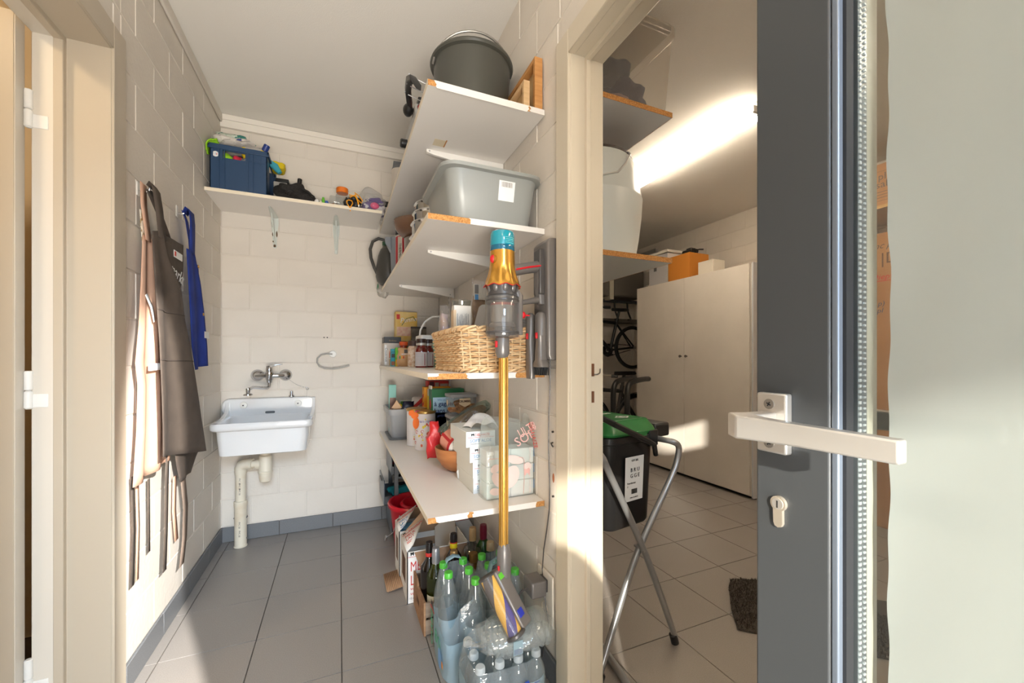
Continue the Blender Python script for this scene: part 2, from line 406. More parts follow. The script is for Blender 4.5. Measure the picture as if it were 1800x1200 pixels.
# ------------------------------------------------------------------ frame of the doorway to the garage
d2 = st(bpy.data.objects.new('door_2', None)); C.objects.link(d2)
CR2 = mat('cream_frame_paint', (212, 201, 181), 0.36, bump=0.06, bs=30)
bx(XR-0.014, XR+0.01, DR1, DR1+0.076, 0, DH+0.07).o('casing', CR2, d2, bv=0.003)
bx(XR-0.014, XR+0.01, DR0-0.08, DR1, DH-0.005, DH+0.07).o('casing', CR2, d2, bv=0.003)
bx(XR-0.004, XG0+0.01, DR1-0.002, DR1+0.03, 0, DH).o('jamb_lining', CR2, d2, bv=0.002)
bx(XR-0.004, XG0+0.01, DR0-0.02, DR1, DH-0.004, DH+0.02).o('head_lining', CR2, d2, bv=0.002)
bx(0.706, 0.722, DR1-0.014, DR1+0.001, 0, DH-0.012).o('door_stop', CR2, d2, bv=0.002)
bx(0.706, 0.722, DR0, DR1, DH-0.018, DH).o('door_stop', CR2, d2, bv=0.002)
mort = mat('mortise_wood', (104, 66, 42), 0.8)
for z, h in ((1.054, 0.020), (0.969, 0.018)):
    bx(0.732, 0.741, DR1-0.004, DR1-0.0015, z-h, z+h).o('latch_mortise', mort, d2)
G().tube([(0.741, DR1-0.004, 1.04), (0.752, DR1-0.006, 1.04), (0.757, DR1-0.012, 1.045), (0.758, DR1-0.012, 1.058)], 0.0025, 6).o('strike_plate', STEEL, d2)
# ------------------------------------------------------------------ entrance door standing open (glazed, grey aluminium)
ALU = mat('grey_door_aluminium', (72, 75, 78), 0.42, 0.3, bump=0.03, bs=40)
ALUB = mat('blue_grey_bead', (122, 132, 146), 0.32, 0.5)
GASK = mat('rubber_gasket', (26, 28, 32), 0.6)
GLASS = clear('door_glass', (252, 253, 252), 0.03, 0.0)
SATIN = mat('satin_aluminium', (214, 210, 204), 0.3, 0.75, bump=0.02, bs=200)
d3 = st(bpy.data.objects.new('door_3', None)); C.objects.link(d3)
DX, DT = 0.46, 0.066
g = G(); g.box(DX, DX+DT, 0.2515, 0.331, 0.012, 2.08); g.o('stile', ALU, d3, bv=0.0025)
bx(DX, DX+DT, -0.60, -0.515, 0.012, 2.08).o('stile', ALU, d3, bv=0.0025)
bx(DX+0.001, DX+DT-0.001, -0.515, 0.2515, 0.012, 0.10).o('rail', ALU, d3)
bx(DX+0.001, DX+DT-0.001, -0.515, 0.2515, 2.0, 2.08).o('rail', ALU, d3)
bx(DX+0.001, DX+0.02, 0.2445, 0.2513, 0.10, 2.0).o('glazing_bead', ALUB, d3, bv=0.0015)
bx(DX+0.008, DX+0.02, 0.2412, 0.2445, 0.10, 2.0).o('gasket', GASK, d3)
bx(DX+0.022, DX+0.025, -0.515, 0.25, 0.09, 2.01).o('glass_pane', GLASS, d3)
bx(DX+0.043, DX+0.046, -0.515, 0.25, 0.09, 2.01).o('glass_pane', GLASS, d3)
sp = bx(DX+0.026, DX+0.042, 0.2405, 0.25, 0.10, 2.0).o('spacer_bar', mat('spacer_aluminium', (150, 158, 164), 0.35, 0.8), d3)
g = G()
for k in range(330):
    z = 0.12 + k * 0.0057
    g.box(DX+0.0275, DX+0.031, 0.2395, 0.2406, z, z+0.003); g.box(DX+0.036, DX+0.039, 0.2395, 0.2406, z, z+0.002)
tag(g.o('spacer_perforation', mat('spacer_dots', (205, 212, 216), 0.4, 0.5), sp, flat=True), kind='stuff')
bx(DX+0.047, DX+0.066, 0.243, 0.2512, 0.10, 2.0).o('outer_bead', mat('outer_bead', (206, 204, 194), 0.5), d3)
# the sheet fixed behind the glass, ragged along its free edge
def film(u, v):
    z = 0.10 + 1.90 * v; e = 0.2265 + 0.0009*math.sin(31*z) + 0.0007*math.sin(83*z+1) + 0.0018*math.sin(4.1*z+0.4)
    y = -0.514 + (e + 0.514) * u
    k = max(0, (u - 0.80) / 0.2)
    return (DX+0.0475 + 0.0025*k*(math.sin(23*z + 60*y) * 0.5 + 0.5) * (0.4 + 0.6*math.sin(7*z)**2), y, z)
FILM = clear('window_sheet', (240, 240, 232), 0.0, 0.5, milk=0.985, milkc=(225, 230, 235), bump=0.0)
G().grid(film, 40, 260).o('sheet', FILM, d3)
# handle
hp = bx(DX-0.011, DX, 0.2885, 0.3225, 0.9835, 1.051).o('handle_plate', SATIN, d3, bv=0.0022)
scr = mat('screw_steel', (160, 156, 150), 0.4, 0.9)
for z in (1.0385, 0.9945):
    G().cyl(0.0058, 0, 0.0012, (0,0,0), 18, TR((DX-0.0108, 0.3075, z), 0, -PI/2)).o('screw', scr, hp)
    g = G(); M = TR((DX-0.0122, 0.3075, z), 0.5); g.box(-0.0002, 0.0001, -0.0026, 0.0026, -0.0006, 0.0006, M); g.box(-0.0002, 0.0001, -0.0006, 0.0006, -0.0026, 0.0026, M); g.o('screw_slot', GASK, hp)
def lever(sx, x0, name):
    pts = [(x0, 0.3085), (x0+sx*0.030, 0.3085), (x0+sx*0.052, 0.3055), (x0+sx*0.058, 0.294), (x0+sx*0.0585, 0.278), (x0+sx*0.056, 0.24), (x0+sx*0.056, 0.166)]
    W = [0.0095, 0.0095, 0.012, 0.013, 0.009, 0.0068, 0.0062]; Z = [0.011, 0.011, 0.0125, 0.012, 0.0115, 0.0105, 0.0095]
    rings = []
    for i, (x, y) in enumerate(pts):
        a = pts[max(i-1, 0)]; b = pts[min(i+1, len(pts)-1)]
        dx, dy = b[0]-a[0], b[1]-a[1]; l = math.hypot(dx, dy); nx, ny = -dy/l, dx/l
        rings.append([(x+nx*W[i]*p, y+ny*W[i]*p, 1.0185+Z[i]*q) for p, q in ((-1,-1),(1,-1),(1,1),(-1,1))])
    return G().loft(rings).o(name, SATIN, d3, bv=0.0022, seg=3, ang=30)
lever(-1, DX-0.009, 'lever'); lever(1, DX+DT, 'outer_lever')
bx(DX+DT, DX+DT+0.011, 0.2885, 0.3225, 0.9835, 1.051).o('outer_handle_plate', SATIN, d3, bv=0.0022)
cyl_m = mat('cylinder_nickel', (206, 196, 180), 0.3, 0.7)
prof = [(0.0085*math.cos(a), 0.0085*math.sin(a)) for a in [math.radians(q) for q in range(-55, 236, 15)]]
prof += [(-0.005, -0.022), (-0.0035, -0.0255), (0, -0.0268), (0.0035, -0.0255), (0.005, -0.022)]
lk = G().prism(prof, 0, 0.004, basis((DX, 0.3025, 0.926), (0, -1, 0), (0, 0, 1))).o('lock_cylinder', cyl_m, d3)
G().cyl(0.0062, 0, 0.0008, (0,0,0), 20, basis((DX-0.004, 0.3025, 0.926), (0,-1,0), (0,0,1))).o('lock_core', SATIN, lk)
bx(DX-0.0052, DX-0.0047, 0.3018, 0.3032, 0.9215, 0.9295).o('keyhole', INK, lk)
# ------------------------------------------------------------------ pantry shelves
def jag(x0, x1, z0, z1, rnd, l=True, r=True):
    b = [(x0 + (rnd.uniform(0, 0.012) if l else 0), z0), (x1 - (rnd.uniform(0, 0.01) if r else 0), z0)]
    R = [(x1 - (rnd.uniform(0, 0.008) if r else 0), z0 + (z1-z0)*k/4) for k in range(1, 4)]
    T = [(x1, z1), (x0, z1)]
    Lp = [(x0 + (rnd.uniform(0, 0.008) if l else 0), z1 - (z1-z0)*k/4) for k in range(1, 4)]
    return b + R + T + Lp
def bracket(par, y, z, x0=0.325, x1=0.655):
    g = G()
    g.prism([(x0, z), (x0, z-0.012), (x0+0.03, z-0.018), (x1-0.03, z-0.052), (x1, z-0.060), (x1, z)], -0.008, 0.008, basis((0, y, 0), (1,0,0), (0,0,1)))
    b = g.o('bracket', WSTEEL, par, bv=0.0015)
    for x, q in ((x0+0.012, z-0.007), (x1-0.025, z-0.04)):
        G().cyl(0.0035, 0, 0.0015, (0,0,0), 10, TR((x, y-0.008, q), PI/2)).o('screw', STEEL, b)
def wshelf(label, zt, raw, strips, ys=(1.65, 2.55), y0=1.253, th=0.0185):
    t_ = thing('wall_shelf', label, 'shelf', (0.46, 2.06, zt - th), group='shelves on the right wall')
    bd = bx(0.2535, XR-0.002, y0+0.0006, YB-0.002, zt-th, zt).o('board', WBOARD, t_)
    bx(0.252, 0.2535, y0, YB-0.002, zt-th, zt).o('edge_band', EDGEW, t_)
    bx(0.2525, XR-0.002, y0, y0+0.0007, zt-th+0.0002, zt-0.0002).o('raw_end', CHIP, t_)
    rnd = random.Random(int(zt*1000)); Mz = basis((0, y0-0.0002, 0), (1,0,0), (0,0,1))
    for a, b, e in strips:
        G().prism(jag(a, b, zt-th-e, zt+0.0004, rnd, a > 0.26, b < 0.65), 0, 0.0008, Mz).o('end_strip', WSTEEL, t_)
    for y in ys: bracket(t_, y, zt-th)
    return t_
s1_ = wshelf('white shelf board highest on the right wall, carrying the big dark bucket', 1.956, 0, [(0.272, 0.60, 0.004), (0.60, XR-0.002, 0)], (1.645, 2.55))
bx(0.34, 0.385, 1.55, 1.60, 1.9372, 1.9376).o('tape_patch', mat('old_tape', (222, 208, 180), 0.6), s1_)
bx(0.383, 0.388, 1.545, 1.60, 1.9370, 1.9376).o('tape_edge', mat('old_tape_edge', (190, 130, 70), 0.6), s1_)
wshelf('white shelf board with chipped end under the grey plastic tub', 1.542, 0, [(0.385, XR-0.002, 0)], (1.62, 2.45))
wshelf('white shelf board with chipped end under the wicker basket', 1.043, 0, [(0.252, 0.29, -0.009), (0.375, 0.555, 0)], (2.4,))
wshelf('lowest white shelf board on the right wall, carrying the tissue boxes', 0.595, 0, [(0.275, 0.385, 0), (0.395, 0.63, 0)], (1.65, 2.5))
for i, y in enumerate((1.65, 2.55)):
    t_ = thing('shelf_rail', ['white slotted steel upright on the right wall behind the grey tub', 'white slotted steel upright on the right wall near the back corner'][i], 'rail', (XR-0.006, y, 0.4))
    bx(XR-0.012, XR-0.001, y-0.011, y+0.011, 0.42, 2.02).o('channel', WSTEEL, t_, bv=0.001)
    g = G()
    for k in range(48): g.box(XR-0.0126, XR-0.0119, y-0.003, y+0.003, 0.45+k*0.032, 0.465+k*0.032)
    tag(g.o('slot', INK, t_, flat=True), kind='stuff')
# shelf across the back wall
bs_ = thing('wall_shelf', 'white shelf board high on the back wall above the sink', 'shelf', (-0.2, 2.7, 1.962))
bx(XL+0.002, 0.238, 2.549, YB-0.002, 1.962, 1.980).o('board', WBOARD, bs_)
bx(XL+0.002, 0.238, 2.5475, 2.549, 1.962, 1.980).o('edge_band', EDGEW, bs_)
STAMP = mat('painted_bracket_steel', (214, 220, 214), 0.4)
RUSTY = mat('chipped_rust', (104, 84, 64), 0.8)
for i, x in enumerate((-0.365, -0.017)):
    z = 1.962
    g = G()
    g.loft([[(x-w_, YB-0.003, z-d), (x+w_, YB-0.003, z-d), (x+w_*0.6, YB-0.006, z-d), (x-w_*0.6, YB-0.006, z-d)] for w_, d in ((0.020, 0.0), (0.021, 0.04), (0.014, 0.10), (0.010, 0.185), (0.006, 0.192))])
    g.loft([[(x-w_, YB-d, z-0.002), (x+w_, YB-d, z-0.002), (x+w_*0.6, YB-d, z-0.006), (x-w_*0.6, YB-d, z-0.006)] for w_, d in ((0.020, 0.003), (0.018, 0.05), (0.012, 0.16), (0.006, 0.205))])
    g.loft([[(x-0.004, YB-0.004-0.11*k, z-0.16+0.11*k+0.03*math.sin(PI*k)), (x+0.004, YB-0.004-0.11*k, z-0.16+0.11*k+0.03*math.sin(PI*k)), (x+0.003, YB-0.010-0.13*k, z-0.17+0.155*k), (x-0.003, YB-0.010-0.13*k, z-0.17+0.155*k)] for k in (0, 0.25, 0.5, 0.75, 1)])
    b = g.o('bracket', STAMP, bs_, bv=0.001)
    if i == 0:
        for (dx, a, c) in ((-0.012, 0.01, 0.065), (-0.010, 0.095, 0.118), (0.011, 0.085, 0.12), (-0.008, 0.145, 0.156), (0.0, 0.166, 0.186)):
            G().ell((x+dx, YB-0.0065, z-(a+c)/2), (0.0045 if dx else 0.007, 0.0012, (c-a)/2), 10, 8, jit=0.2, seed=int(a*999)).o('rust_patch', RUSTY, b)
# ------------------------------------------------------------------ sink
CER = mat('white_glazed_ceramic', (232, 233, 234), 0.12, coat=0.6)
sk = thing('utility_sink', 'white ceramic wall sink under the chrome mixer tap', 'sink', (-0.385, 2.69, 0.57))
def rr3(x0, x1, y0, y1, r, z): return [(x, y, z) for x, y in rrect(x0, x1, y0, y1, r, 5)]
B_ = YB - 0.006
G().loft([rr3(-0.572,-0.180,2.565,B_,0.03,0.568), rr3(-0.585,-0.168,2.545,B_,0.04,0.575), rr3(-0.590,-0.160,2.528,B_,0.04,0.66), rr3(-0.592,-0.157,2.520,B_,0.04,0.708),
          rr3(-0.607,-0.143,2.502,B_,0.035,0.712), rr3(-0.614,-0.137,2.494,B_,0.035,0.722), rr3(-0.614,-0.137,2.494,B_,0.035,0.744), rr3(-0.609,-0.142,2.499,B_-0.003,0.035,0.752),
          rr3(-0.588,-0.162,2.520,B_-0.03,0.04,0.751), rr3(-0.580,-0.170,2.530,B_-0.034,0.04,0.742), rr3(-0.565,-0.185,2.556,B_-0.045,0.05,0.62), rr3(-0.545,-0.205,2.58,B_-0.07,0.05,0.60)]).o('bowl', CER, sk, ang=50)
sp_ = [(-0.634, 0.735), (-0.634, 0.785), (-0.631, 0.825), (-0.62, 0.842), (-0.60, 0.850), (-0.18, 0.850), (-0.158, 0.846), (-0.146, 0.832), (-0.142, 0.80), (-0.140, 0.735)]
sp_ = [(max(x, -0.612) if z < 0.76 else x, z) for x, z in sp_]
G().prism(sp_, -0.001, 0.034, basis((0, B_+0.004, 0), (1,0,0), (0,0,1))).o('backsplash', CER, sk, bv=0.008, seg=3)
for s_ in (0, 1):   # sloping cheeks
    x = (-0.612, -0.139)[s_]; e = (0.020, -0.020)[s_]
    q = [(2.60, 0.748), (2.72, 0.756), (2.80, 0.775), (2.835, 0.81), (2.846, 0.846), (2.87, 0.848), (2.87, 0.742), (2.60, 0.742)]
    G().prism(q, min(0, e), max(0, e), basis((x, 0, 0), (0,1,0), (0,0,1))).o('cheek', CER, sk, bv=0.006, seg=3)
for i, (x, z) in enumerate(((-0.523, 0.812), (-0.235, 0.812))):
    k = G().lathe([(0,0.012),(0.008,0.012),(0.010,0.009),(0.018,0.007),(0.020,0.0)], (0,0,0), 20, TR((x, B_-0.030, z), PI/2)).o('hole_cover', WHITE, sk)
    G().cyl(0.004, 0, 0.002, (0,0,0), 10, TR((x, B_-0.042, z), PI/2)).o('cover_screw', dk, k)
G().prism(rrect(-0.026, 0.026, -0.007, 0.007, 0.0068), 0, 0.002, basis((-0.385, B_-0.0335, 0.765), (1,0,0), (0,0,1))).o('overflow_slot', mat('overflow_dark', (96, 100, 104), 0.4), sk)
pl_ = tag(G().lathe([(0,0.036),(0.008,0.036),(0.009,0.032),(0.009,0.014),(0.014,0.012),(0.016,0.006),(0.014,0.0),(0,0)], (-0.272, 2.854, 0.851), 20).o('plug', CHROME), 'small chrome stopper standing on the rim of the sink back', 'stopper')
# tap
tp = thing('mixer_tap', 'chrome wall mixer tap with two round rosettes above the sink', 'tap', (-0.385, 2.82, 0.95))
for x in (-0.456, -0.306):
    G().lathe([(0.036, 0), (0.036, 0.004), (0.030, 0.016), (0.018, 0.024), (0.013, 0.030), (0.0, 0.030)], (0,0,0), 28, TR((x, YB-0.003, 0.988), PI/2)).o('rosette', CHROME, tp)
G().tube([(-0.456, 2.85, 0.988), (-0.450, 2.822, 0.987), (-0.43, 2.812, 0.987), (-0.34, 2.812, 0.987), (-0.315, 2.822, 0.987), (-0.306, 2.85, 0.988)], 0.013, 14).o('tap_arms', CHROME, tp)
G().lathe([(0,0.945),(0.014,0.945),(0.016,0.96),(0.020,0.965),(0.021,1.008),(0.018,1.011),(0.018,1.030),(0.015,1.038),(0,1.040)], (-0.385, 2.806, 0), 24).o('tap_body', CHROME, tp)
G().loft([[(-0.40,2.797,1.030),(-0.40,2.815,1.030),(-0.40,2.815,1.045),(-0.40,2.797,1.045)], [(-0.375,2.795,1.035),(-0.375,2.817,1.035),(-0.375,2.817,1.050),(-0.375,2.795,1.050)], [(-0.345,2.798,1.050),(-0.345,2.814,1.050),(-0.345,2.814,1.057),(-0.345,2.798,1.057)], [(-0.315,2.800,1.054),(-0.315,2.812,1.054),(-0.315,2.812,1.058),(-0.315,2.800,1.058)]]).o('tap_lever', CHROME, tp, bv=0.002)
G().tube([(-0.385, 2.806, 0.945), (-0.385, 2.800, 0.922), (-0.392, 2.78, 0.915), (-0.42, 2.72, 0.920), (-0.445, 2.66, 0.928), (-0.458, 2.635, 0.920)], 0.009, 12).o('spout', CHROME, tp)
G().lathe([(0,0.02),(0.011,0.02),(0.011,0.0),(0.009,-0.004),(0.012,-0.008),(0.022,-0.012),(0.023,-0.018),(0,-0.018)], (-0.462, 2.628, 0.905), 18).o('aerator', CHROME, tp)
ch = thing('plug_chain', 'thin ball chain hanging from the right tap rosette', 'chain', (-0.30, 2.84, 0.96))
g = G()
for k in range(34):
    q = k/33; g.ell((-0.292+0.106*q, 2.862, 0.965-0.058*q-0.012*math.sin(PI*q)), (0.0016,)*3, 6, 4)
tag(g.o('beads', CHROME, ch), kind='stuff'); G().tube([(-0.184+0.008*math.cos(a), 2.862, 0.900+0.006*math.sin(a)) for a in [k*PI/6 for k in range(12)]], 0.0018, 6, True).o('end_ring', STEEL, ch)
tr_ = thing('towel_hook', 'curved open grey towel hook on the back wall right of the tap', 'hook', (-0.037, 2.86, 1.10))
G().lathe([(0.0,0.016),(0.018,0.016),(0.022,0.012),(0.022,0.0)], (0,0,0), 24, TR((-0.037, YB-0.001, 1.119), PI/2)).o('mount', WHITE, tr_)
pts = [(-0.04, 2.850, 1.119), (-0.075, 2.842, 1.120), (-0.105, 2.836, 1.112), (-0.125, 2.832, 1.092), (-0.127, 2.832, 1.065), (-0.115, 2.832, 1.042), (-0.085, 2.832, 1.028), (-0.045, 2.832, 1.024), (-0.005, 2.832, 1.028), (0.03, 2.832, 1.036), (0.062, 2.832, 1.046)]
G().tube(pts, 0.005, 10).o('rod', mat('hook_plastic', (168, 166, 160), 0.4), tr_)
# trap and waste pipe
PVC = mat('cream_pvc', (226, 217, 198), 0.4, c2=(212, 190, 158), ns=9, lo=0.5, hi=0.8)
ps = thing('sink_trap', 'cream plastic bottle trap and waste pipe below the sink', 'pipe', (-0.45, 2.77, 0.0))
G().lathe([(0.020,0.57),(0.030,0.566),(0.031,0.548),(0.022,0.545),(0.022,0.53),(0.033,0.522),(0.035,0.44),(0.036,0.436)], (-0.395, 2.74, 0), 26).o('trap_body', PVC, ps)
G().lathe([(0.036,0.436),(0.0385,0.434),(0.0385,0.428),(0.034,0.426),(0.033,0.40),(0.029,0.376),(0.02,0.37),(0,0.37)], (-0.395, 2.74, 0), 26).o('trap_cup', PVC, ps)
G().tube([(-0.40,2.745,0.475),(-0.44,2.755,0.475)], 0.028, 18).o('coupling_nut', PVC, ps)
G().tube([(-0.43,2.752,0.476),(-0.478,2.765,0.477)], 0.020, 16).o('outlet_pipe', PVC, ps)
G().tube([(-0.462,2.762,0.477),(-0.495,2.772,0.477),(-0.517,2.780,0.47),(-0.527,2.785,0.45),(-0.527,2.786,0.42)], [0.030,0.030,0.031,0.031,0.030], 18).o('elbow', PVC, ps)
G().tube([(-0.527,2.786,0.425),(-0.527,2.786,0.005)], 0.0265, 18).o('down_pipe', PVC, ps)
G().lathe([(0.0268,0.265),(0.034,0.262),(0.034,0.238),(0.031,0.226),(0.031,0.006),(0.034,0.004),(0.034,0.0)], (-0.527,2.786,0.0), 22).o('socket_pipe', PVC, ps)
cl_ = mat('pipe_clip_grey', (110,110,112), 0.6)
for z, a in ((0.165, 0.6), (0.045, 0.4)):
    G().prism([(-0.036,-0.03),(0.036,-0.03),(0.036,0.092),(-0.036,0.092),(-0.036,0.03),(-0.0315,0.03),(-0.0315,0.085),(0.0315,0.085),(0.0315,0.0),(-0.0315,0.0)][:10], z-0.006, z+0.008, TR((-0.527,2.786,0))).o('pipe_clip', cl_, ps) if False else G().tube([(-0.527+0.0325*math.cos(t_), 2.786+0.0325*math.sin(t_), z) for t_ in [k*PI/8 - PI*0.1 for k in range(10)]], 0.004, 6).o('pipe_clip', cl_, ps)
for z in (0.40, 0.37, 0.34, 0.15, 0.10):
    text('PVC 50', 0.012, (-0.531, 2.7595 if z > 0.27 else 2.7545, z), (0,0,-1), (1,0,0), INK, ps)
# ------------------------------------------------------------------ aprons on the left wall
def strip(pts, wv, m, name, par, thick=0.0015):
    """cloth band through pts, wv the half width vector"""
    W = Vector(wv); v = []; n = len(pts)
    for p in pts: v += [Vector(p) - W, Vector(p) + W]
    return G().add(v, [(2*i, 2*i+1, 2*i+3, 2*i+2) for i in range(n-1)]).o(name, m, par, thick=thick)
APM = None
def cloth(Lf, Rt, n, m_, fold, name, par, _rows=0, thick=0.002, vr=(0, 1), off=0.0, m=None):
    """sheet between two edge polylines [(y, z, x)], fold(u, v) added to x"""
    def at(P, t):
        k = t * (len(P) - 1); i = min(int(k), len(P) - 2); f = k - i
        return [P[i][q] * (1 - f) + P[i+1][q] * f for q in range(3)]
    def fn(u, v):
        v = vr[0] + (vr[1] - vr[0])*v
        a, b = at(Lf, v), at(Rt, v)
        y = a[0]*(1-u) + b[0]*u; z = a[1]*(1-u) + b[1]*u; x = a[2]*(1-u) + b[2]*u
        return (max(x + fold(u, v), XL + 0.004) + off, y, z)
    return G().grid(fn, n, m_).o(name, m or APM, par, thick=thick)
BRN = mat('brown_apron_cotton', (92, 80, 70), 0.9, c2=(80, 69, 61), ns=14, bump=0.4, bs=700)
BEI = mat('beige_apron_cotton', (222, 178, 150), 0.9, c2=(210, 166, 140), ns=8, bump=0.35, bs=600)
BLU = mat('blue_apron_cotton', (30, 58, 148), 0.85, c2=(24, 46, 124), ns=10, bump=0.35, bs=600)
hk = mat('wall_hook_metal', (190,188,184), 0.3, 0.9)
def hook(y, z, lab):
    t_ = thing('wall_hook', lab, 'hook', (XL, y, z))
    bx(XL+0.0005, XL+0.004, y-0.010, y+0.010, z-0.035, z+0.012).o('plate', WSTEEL, t_, bv=0.001)
    G().tube([(XL+0.003, y, z-0.02), (XL+0.02, y, z-0.022), (XL+0.032, y, z-0.012), (XL+0.035, y, z+0.004)], 0.0032, 8).o('prong', hk, t_)
hook(1.80, 1.690, 'wall hook holding the brown and beige aprons'); hook(2.165, 1.735, 'wall hook holding the blue apron')
APM = BRN
ap = thing('apron', 'dark brown cotton apron with a script word, hung nearest the doorway', 'apron', (-0.60, 1.95, 0.62))
FPL = [(1.748,1.525,-0.585),(1.743,1.459,-0.582),(1.738,1.361,-0.578),(1.736,1.24,-0.575),(1.735,1.146,-0.573),(1.732,1.0,-0.57),(1.730,0.87,-0.567),(1.728,0.755,-0.565)]
FPR = [(1.815,1.545,-0.578),(1.845,1.459,-0.575),(1.955,1.361,-0.572),(1.985,1.24,-0.570),(2.04,1.146,-0.568),(2.13,0.98,-0.568),(2.22,0.82,-0.57),(2.335,0.655,-0.575)]
ff = lambda u, v: 0.016*math.sin(u*2.6*PI + v*1.5)*v*0.9 + 0.010*math.sin(u*7+v*3)*v
cloth(FPL, FPR, 26, 30, ff, 'front_panel', ap)
SEAM = mat('brown_apron_seam', (70, 60, 53), 0.95)
for v_ in (0.405, 0.628): cloth(FPL, FPR, 26, 1, ff, 'seam', ap, vr=(v_, v_+0.004), off=0.0022, m=SEAM, thick=0.001)
fb = cloth([(1.80,1.535,-0.592),(1.83,1.44,-0.592),(1.90,1.34,-0.592),(1.95,1.24,-0.592)], [(2.10,1.565,-0.595),(2.10,1.46,-0.595),(2.06,1.36,-0.595),(1.99,1.24,-0.595)], 12, 14, lambda u, v: 0.006*math.sin(u*5), 'bib', ap, 14)
cloth([(2.00,0.735,-0.60),(2.02,0.665,-0.60),(2.06,0.585,-0.60)], [(2.37,0.67,-0.61),(2.32,0.63,-0.615),(2.25,0.575,-0.615)], 10, 8, lambda u, v: 0.006*math.sin(u*6), 'back_panel', ap, 8)
strip([(-0.607,1.80,1.685),(-0.60,1.80,1.70),(-0.588,1.79,1.68),(-0.58,1.79,1.62),(-0.578,1.80,1.56),(-0.578,1.815,1.515)], (0.0,0.034,0.0), BRN, 'neck_strap', ap)
strip([(-0.612,1.80,1.68),(-0.608,1.82,1.66),(-0.603,1.86,1.62),(-0.60,1.905,1.575),(-0.597,1.94,1.535)], (0.0,0.028,0.006), BRN, 'neck_strap', ap)
g = G(); g.grid(lambda u, v: (-0.5565-0.004*math.sin(u*2.6*PI+0.8)*0.5+0.002, 1.74+0.385*u, 1.062-0.006*math.sin(u*3) + 0.003*v), 16, 1)
strip([(-0.60,1.935,0.74),(-0.602,1.93,0.62),(-0.603,1.925,0.45),(-0.604,1.915,0.29)], (0,0.016,0), BRN, 'tie', ap)
strip([(-0.612,2.13,0.61),(-0.612,2.17,0.45),(-0.610,2.15,0.32),(-0.606,2.10,0.225)], (0,0.028,0), mat('brown_tie_light', (136,118,104), 0.9, bump=0.3, bs=500), 'tie', ap)
strip([(-0.628,1.72,0.70),(-0.626,1.725,0.52),(-0.622,1.705,0.345)], (0,0.010,0), BRN, 'tie', ap)
strip([(-0.626,1.84,0.66),(-0.626,1.842,0.52),(-0.624,1.838,0.40)], (0,0.009,0), BRN, 'tie', ap)
tg = bx(-0.589,-0.587,1.955,2.045,1.485,1.512,Matrix.Identity(4)).o('label_tag', PAPERW, ap)
text('markt', 0.070, (-0.5815,1.885,1.415), (0,1,-0.20), (0,0.2,1), PAPERW, ap, shear=0.4, sx=0.9)
bx(-0.5868,-0.5864,1.958,1.975,1.490,1.508).o('tag_mark', REDI, tg)
sn = G()
rnd = random.Random(3)
for k in range(16):
    y = rnd.uniform(1.78, 2.0); z = rnd.uniform(1.07, 1.28)
    sn.box(-0.5535, -0.5530, y, y+rnd.uniform(0.002,0.006), z, z+rnd.uniform(0.004,0.022))
APM = BEI
bg_ = thing('apron', 'beige cotton apron with white stripes hung behind the brown one', 'apron', (-0.63, 1.78, 0.66))
cloth([(1.775,1.515,-0.62),(1.755,1.35,-0.618),(1.73,1.2,-0.615),(1.692,1.075,-0.61),(1.715,1.0,-0.612),(1.70,0.85,-0.61),(1.675,0.675,-0.61)],
      [(1.86,1.51,-0.61),(1.88,1.35,-0.605),(1.90,1.2,-0.60),(1.92,1.075,-0.60),(1.93,1.0,-0.60),(1.94,0.85,-0.60),(1.94,0.70,-0.60)], 22, 30, lambda u, v: 0.010*math.sin(u*13)*(0.3+v*0.7), 'body', bg_, 30)
strip([(-0.618,1.775,1.69),(-0.620,1.785,1.62),(-0.617,1.80,1.55),(-0.612,1.80,1.50)], (0,0.024,0), BEI, 'neck_strap', bg_)
for s_ in ([(-0.607,1.765,1.31),(-0.599,1.785,1.27),(-0.593,1.792,1.22)], ): strip(s_, (0,0.008,0.004), PAPERW, 'stripe', bg_)
strip([(-0.594,1.745,1.060),(-0.583,1.80,1.062),(-0.58,1.84,1.063)], (0,0,0.012), PAPERW, 'stripe', bg_)
strip([(-0.630,1.76,0.69),(-0.628,1.765,0.52),(-0.624,1.745,0.345)], (0,0.011,0), BEI, 'tie', bg_)
strip([(-0.629,2.10,0.60),(-0.628,2.09,0.46),(-0.626,2.11,0.33)], (0,0.02,0), BEI, 'tie', bg_)
strip([(-0.6255,1.79,1.60),(-0.626,1.80,1.54),(-0.626,1.81,1.49)], (0,0.022,0), mat('floral_cotton', (232,224,206), 0.9, c2=(150,120,70), ns=60, lo=0.5, hi=0.6), 'floral_lining', bg_)
APM = BLU
bl = thing('apron', 'royal blue cotton apron with brass buttons hung nearest the sink', 'apron', (-0.62, 2.3, 1.02))
strip([(-0.612,2.165,1.715),(-0.603,2.165,1.738),(-0.597,2.19,1.735),(-0.597,2.205,1.69),(-0.60,2.215,1.62),(-0.602,2.22,1.56)], (0,0.034,0), BLU, 'neck_strap', bl)
strip([(-0.624,2.18,1.73),(-0.622,2.22,1.70),(-0.62,2.255,1.62),(-0.618,2.26,1.56)], (0,0.02,0), BLU, 'neck_strap', bl)
cloth([(2.155,1.565,-0.605),(2.15,1.45,-0.60),(2.145,1.3,-0.595),(2.15,1.15,-0.595),(2.20,1.04,-0.60)],
      [(2.25,1.565,-0.60),(2.30,1.44,-0.592),(2.33,1.3,-0.588),(2.36,1.15,-0.588),(2.37,1.055,-0.592)], 18, 22, lambda u, v: 0.012*math.sin(u*6+v)*(0.4+v), 'body', bl, 22)
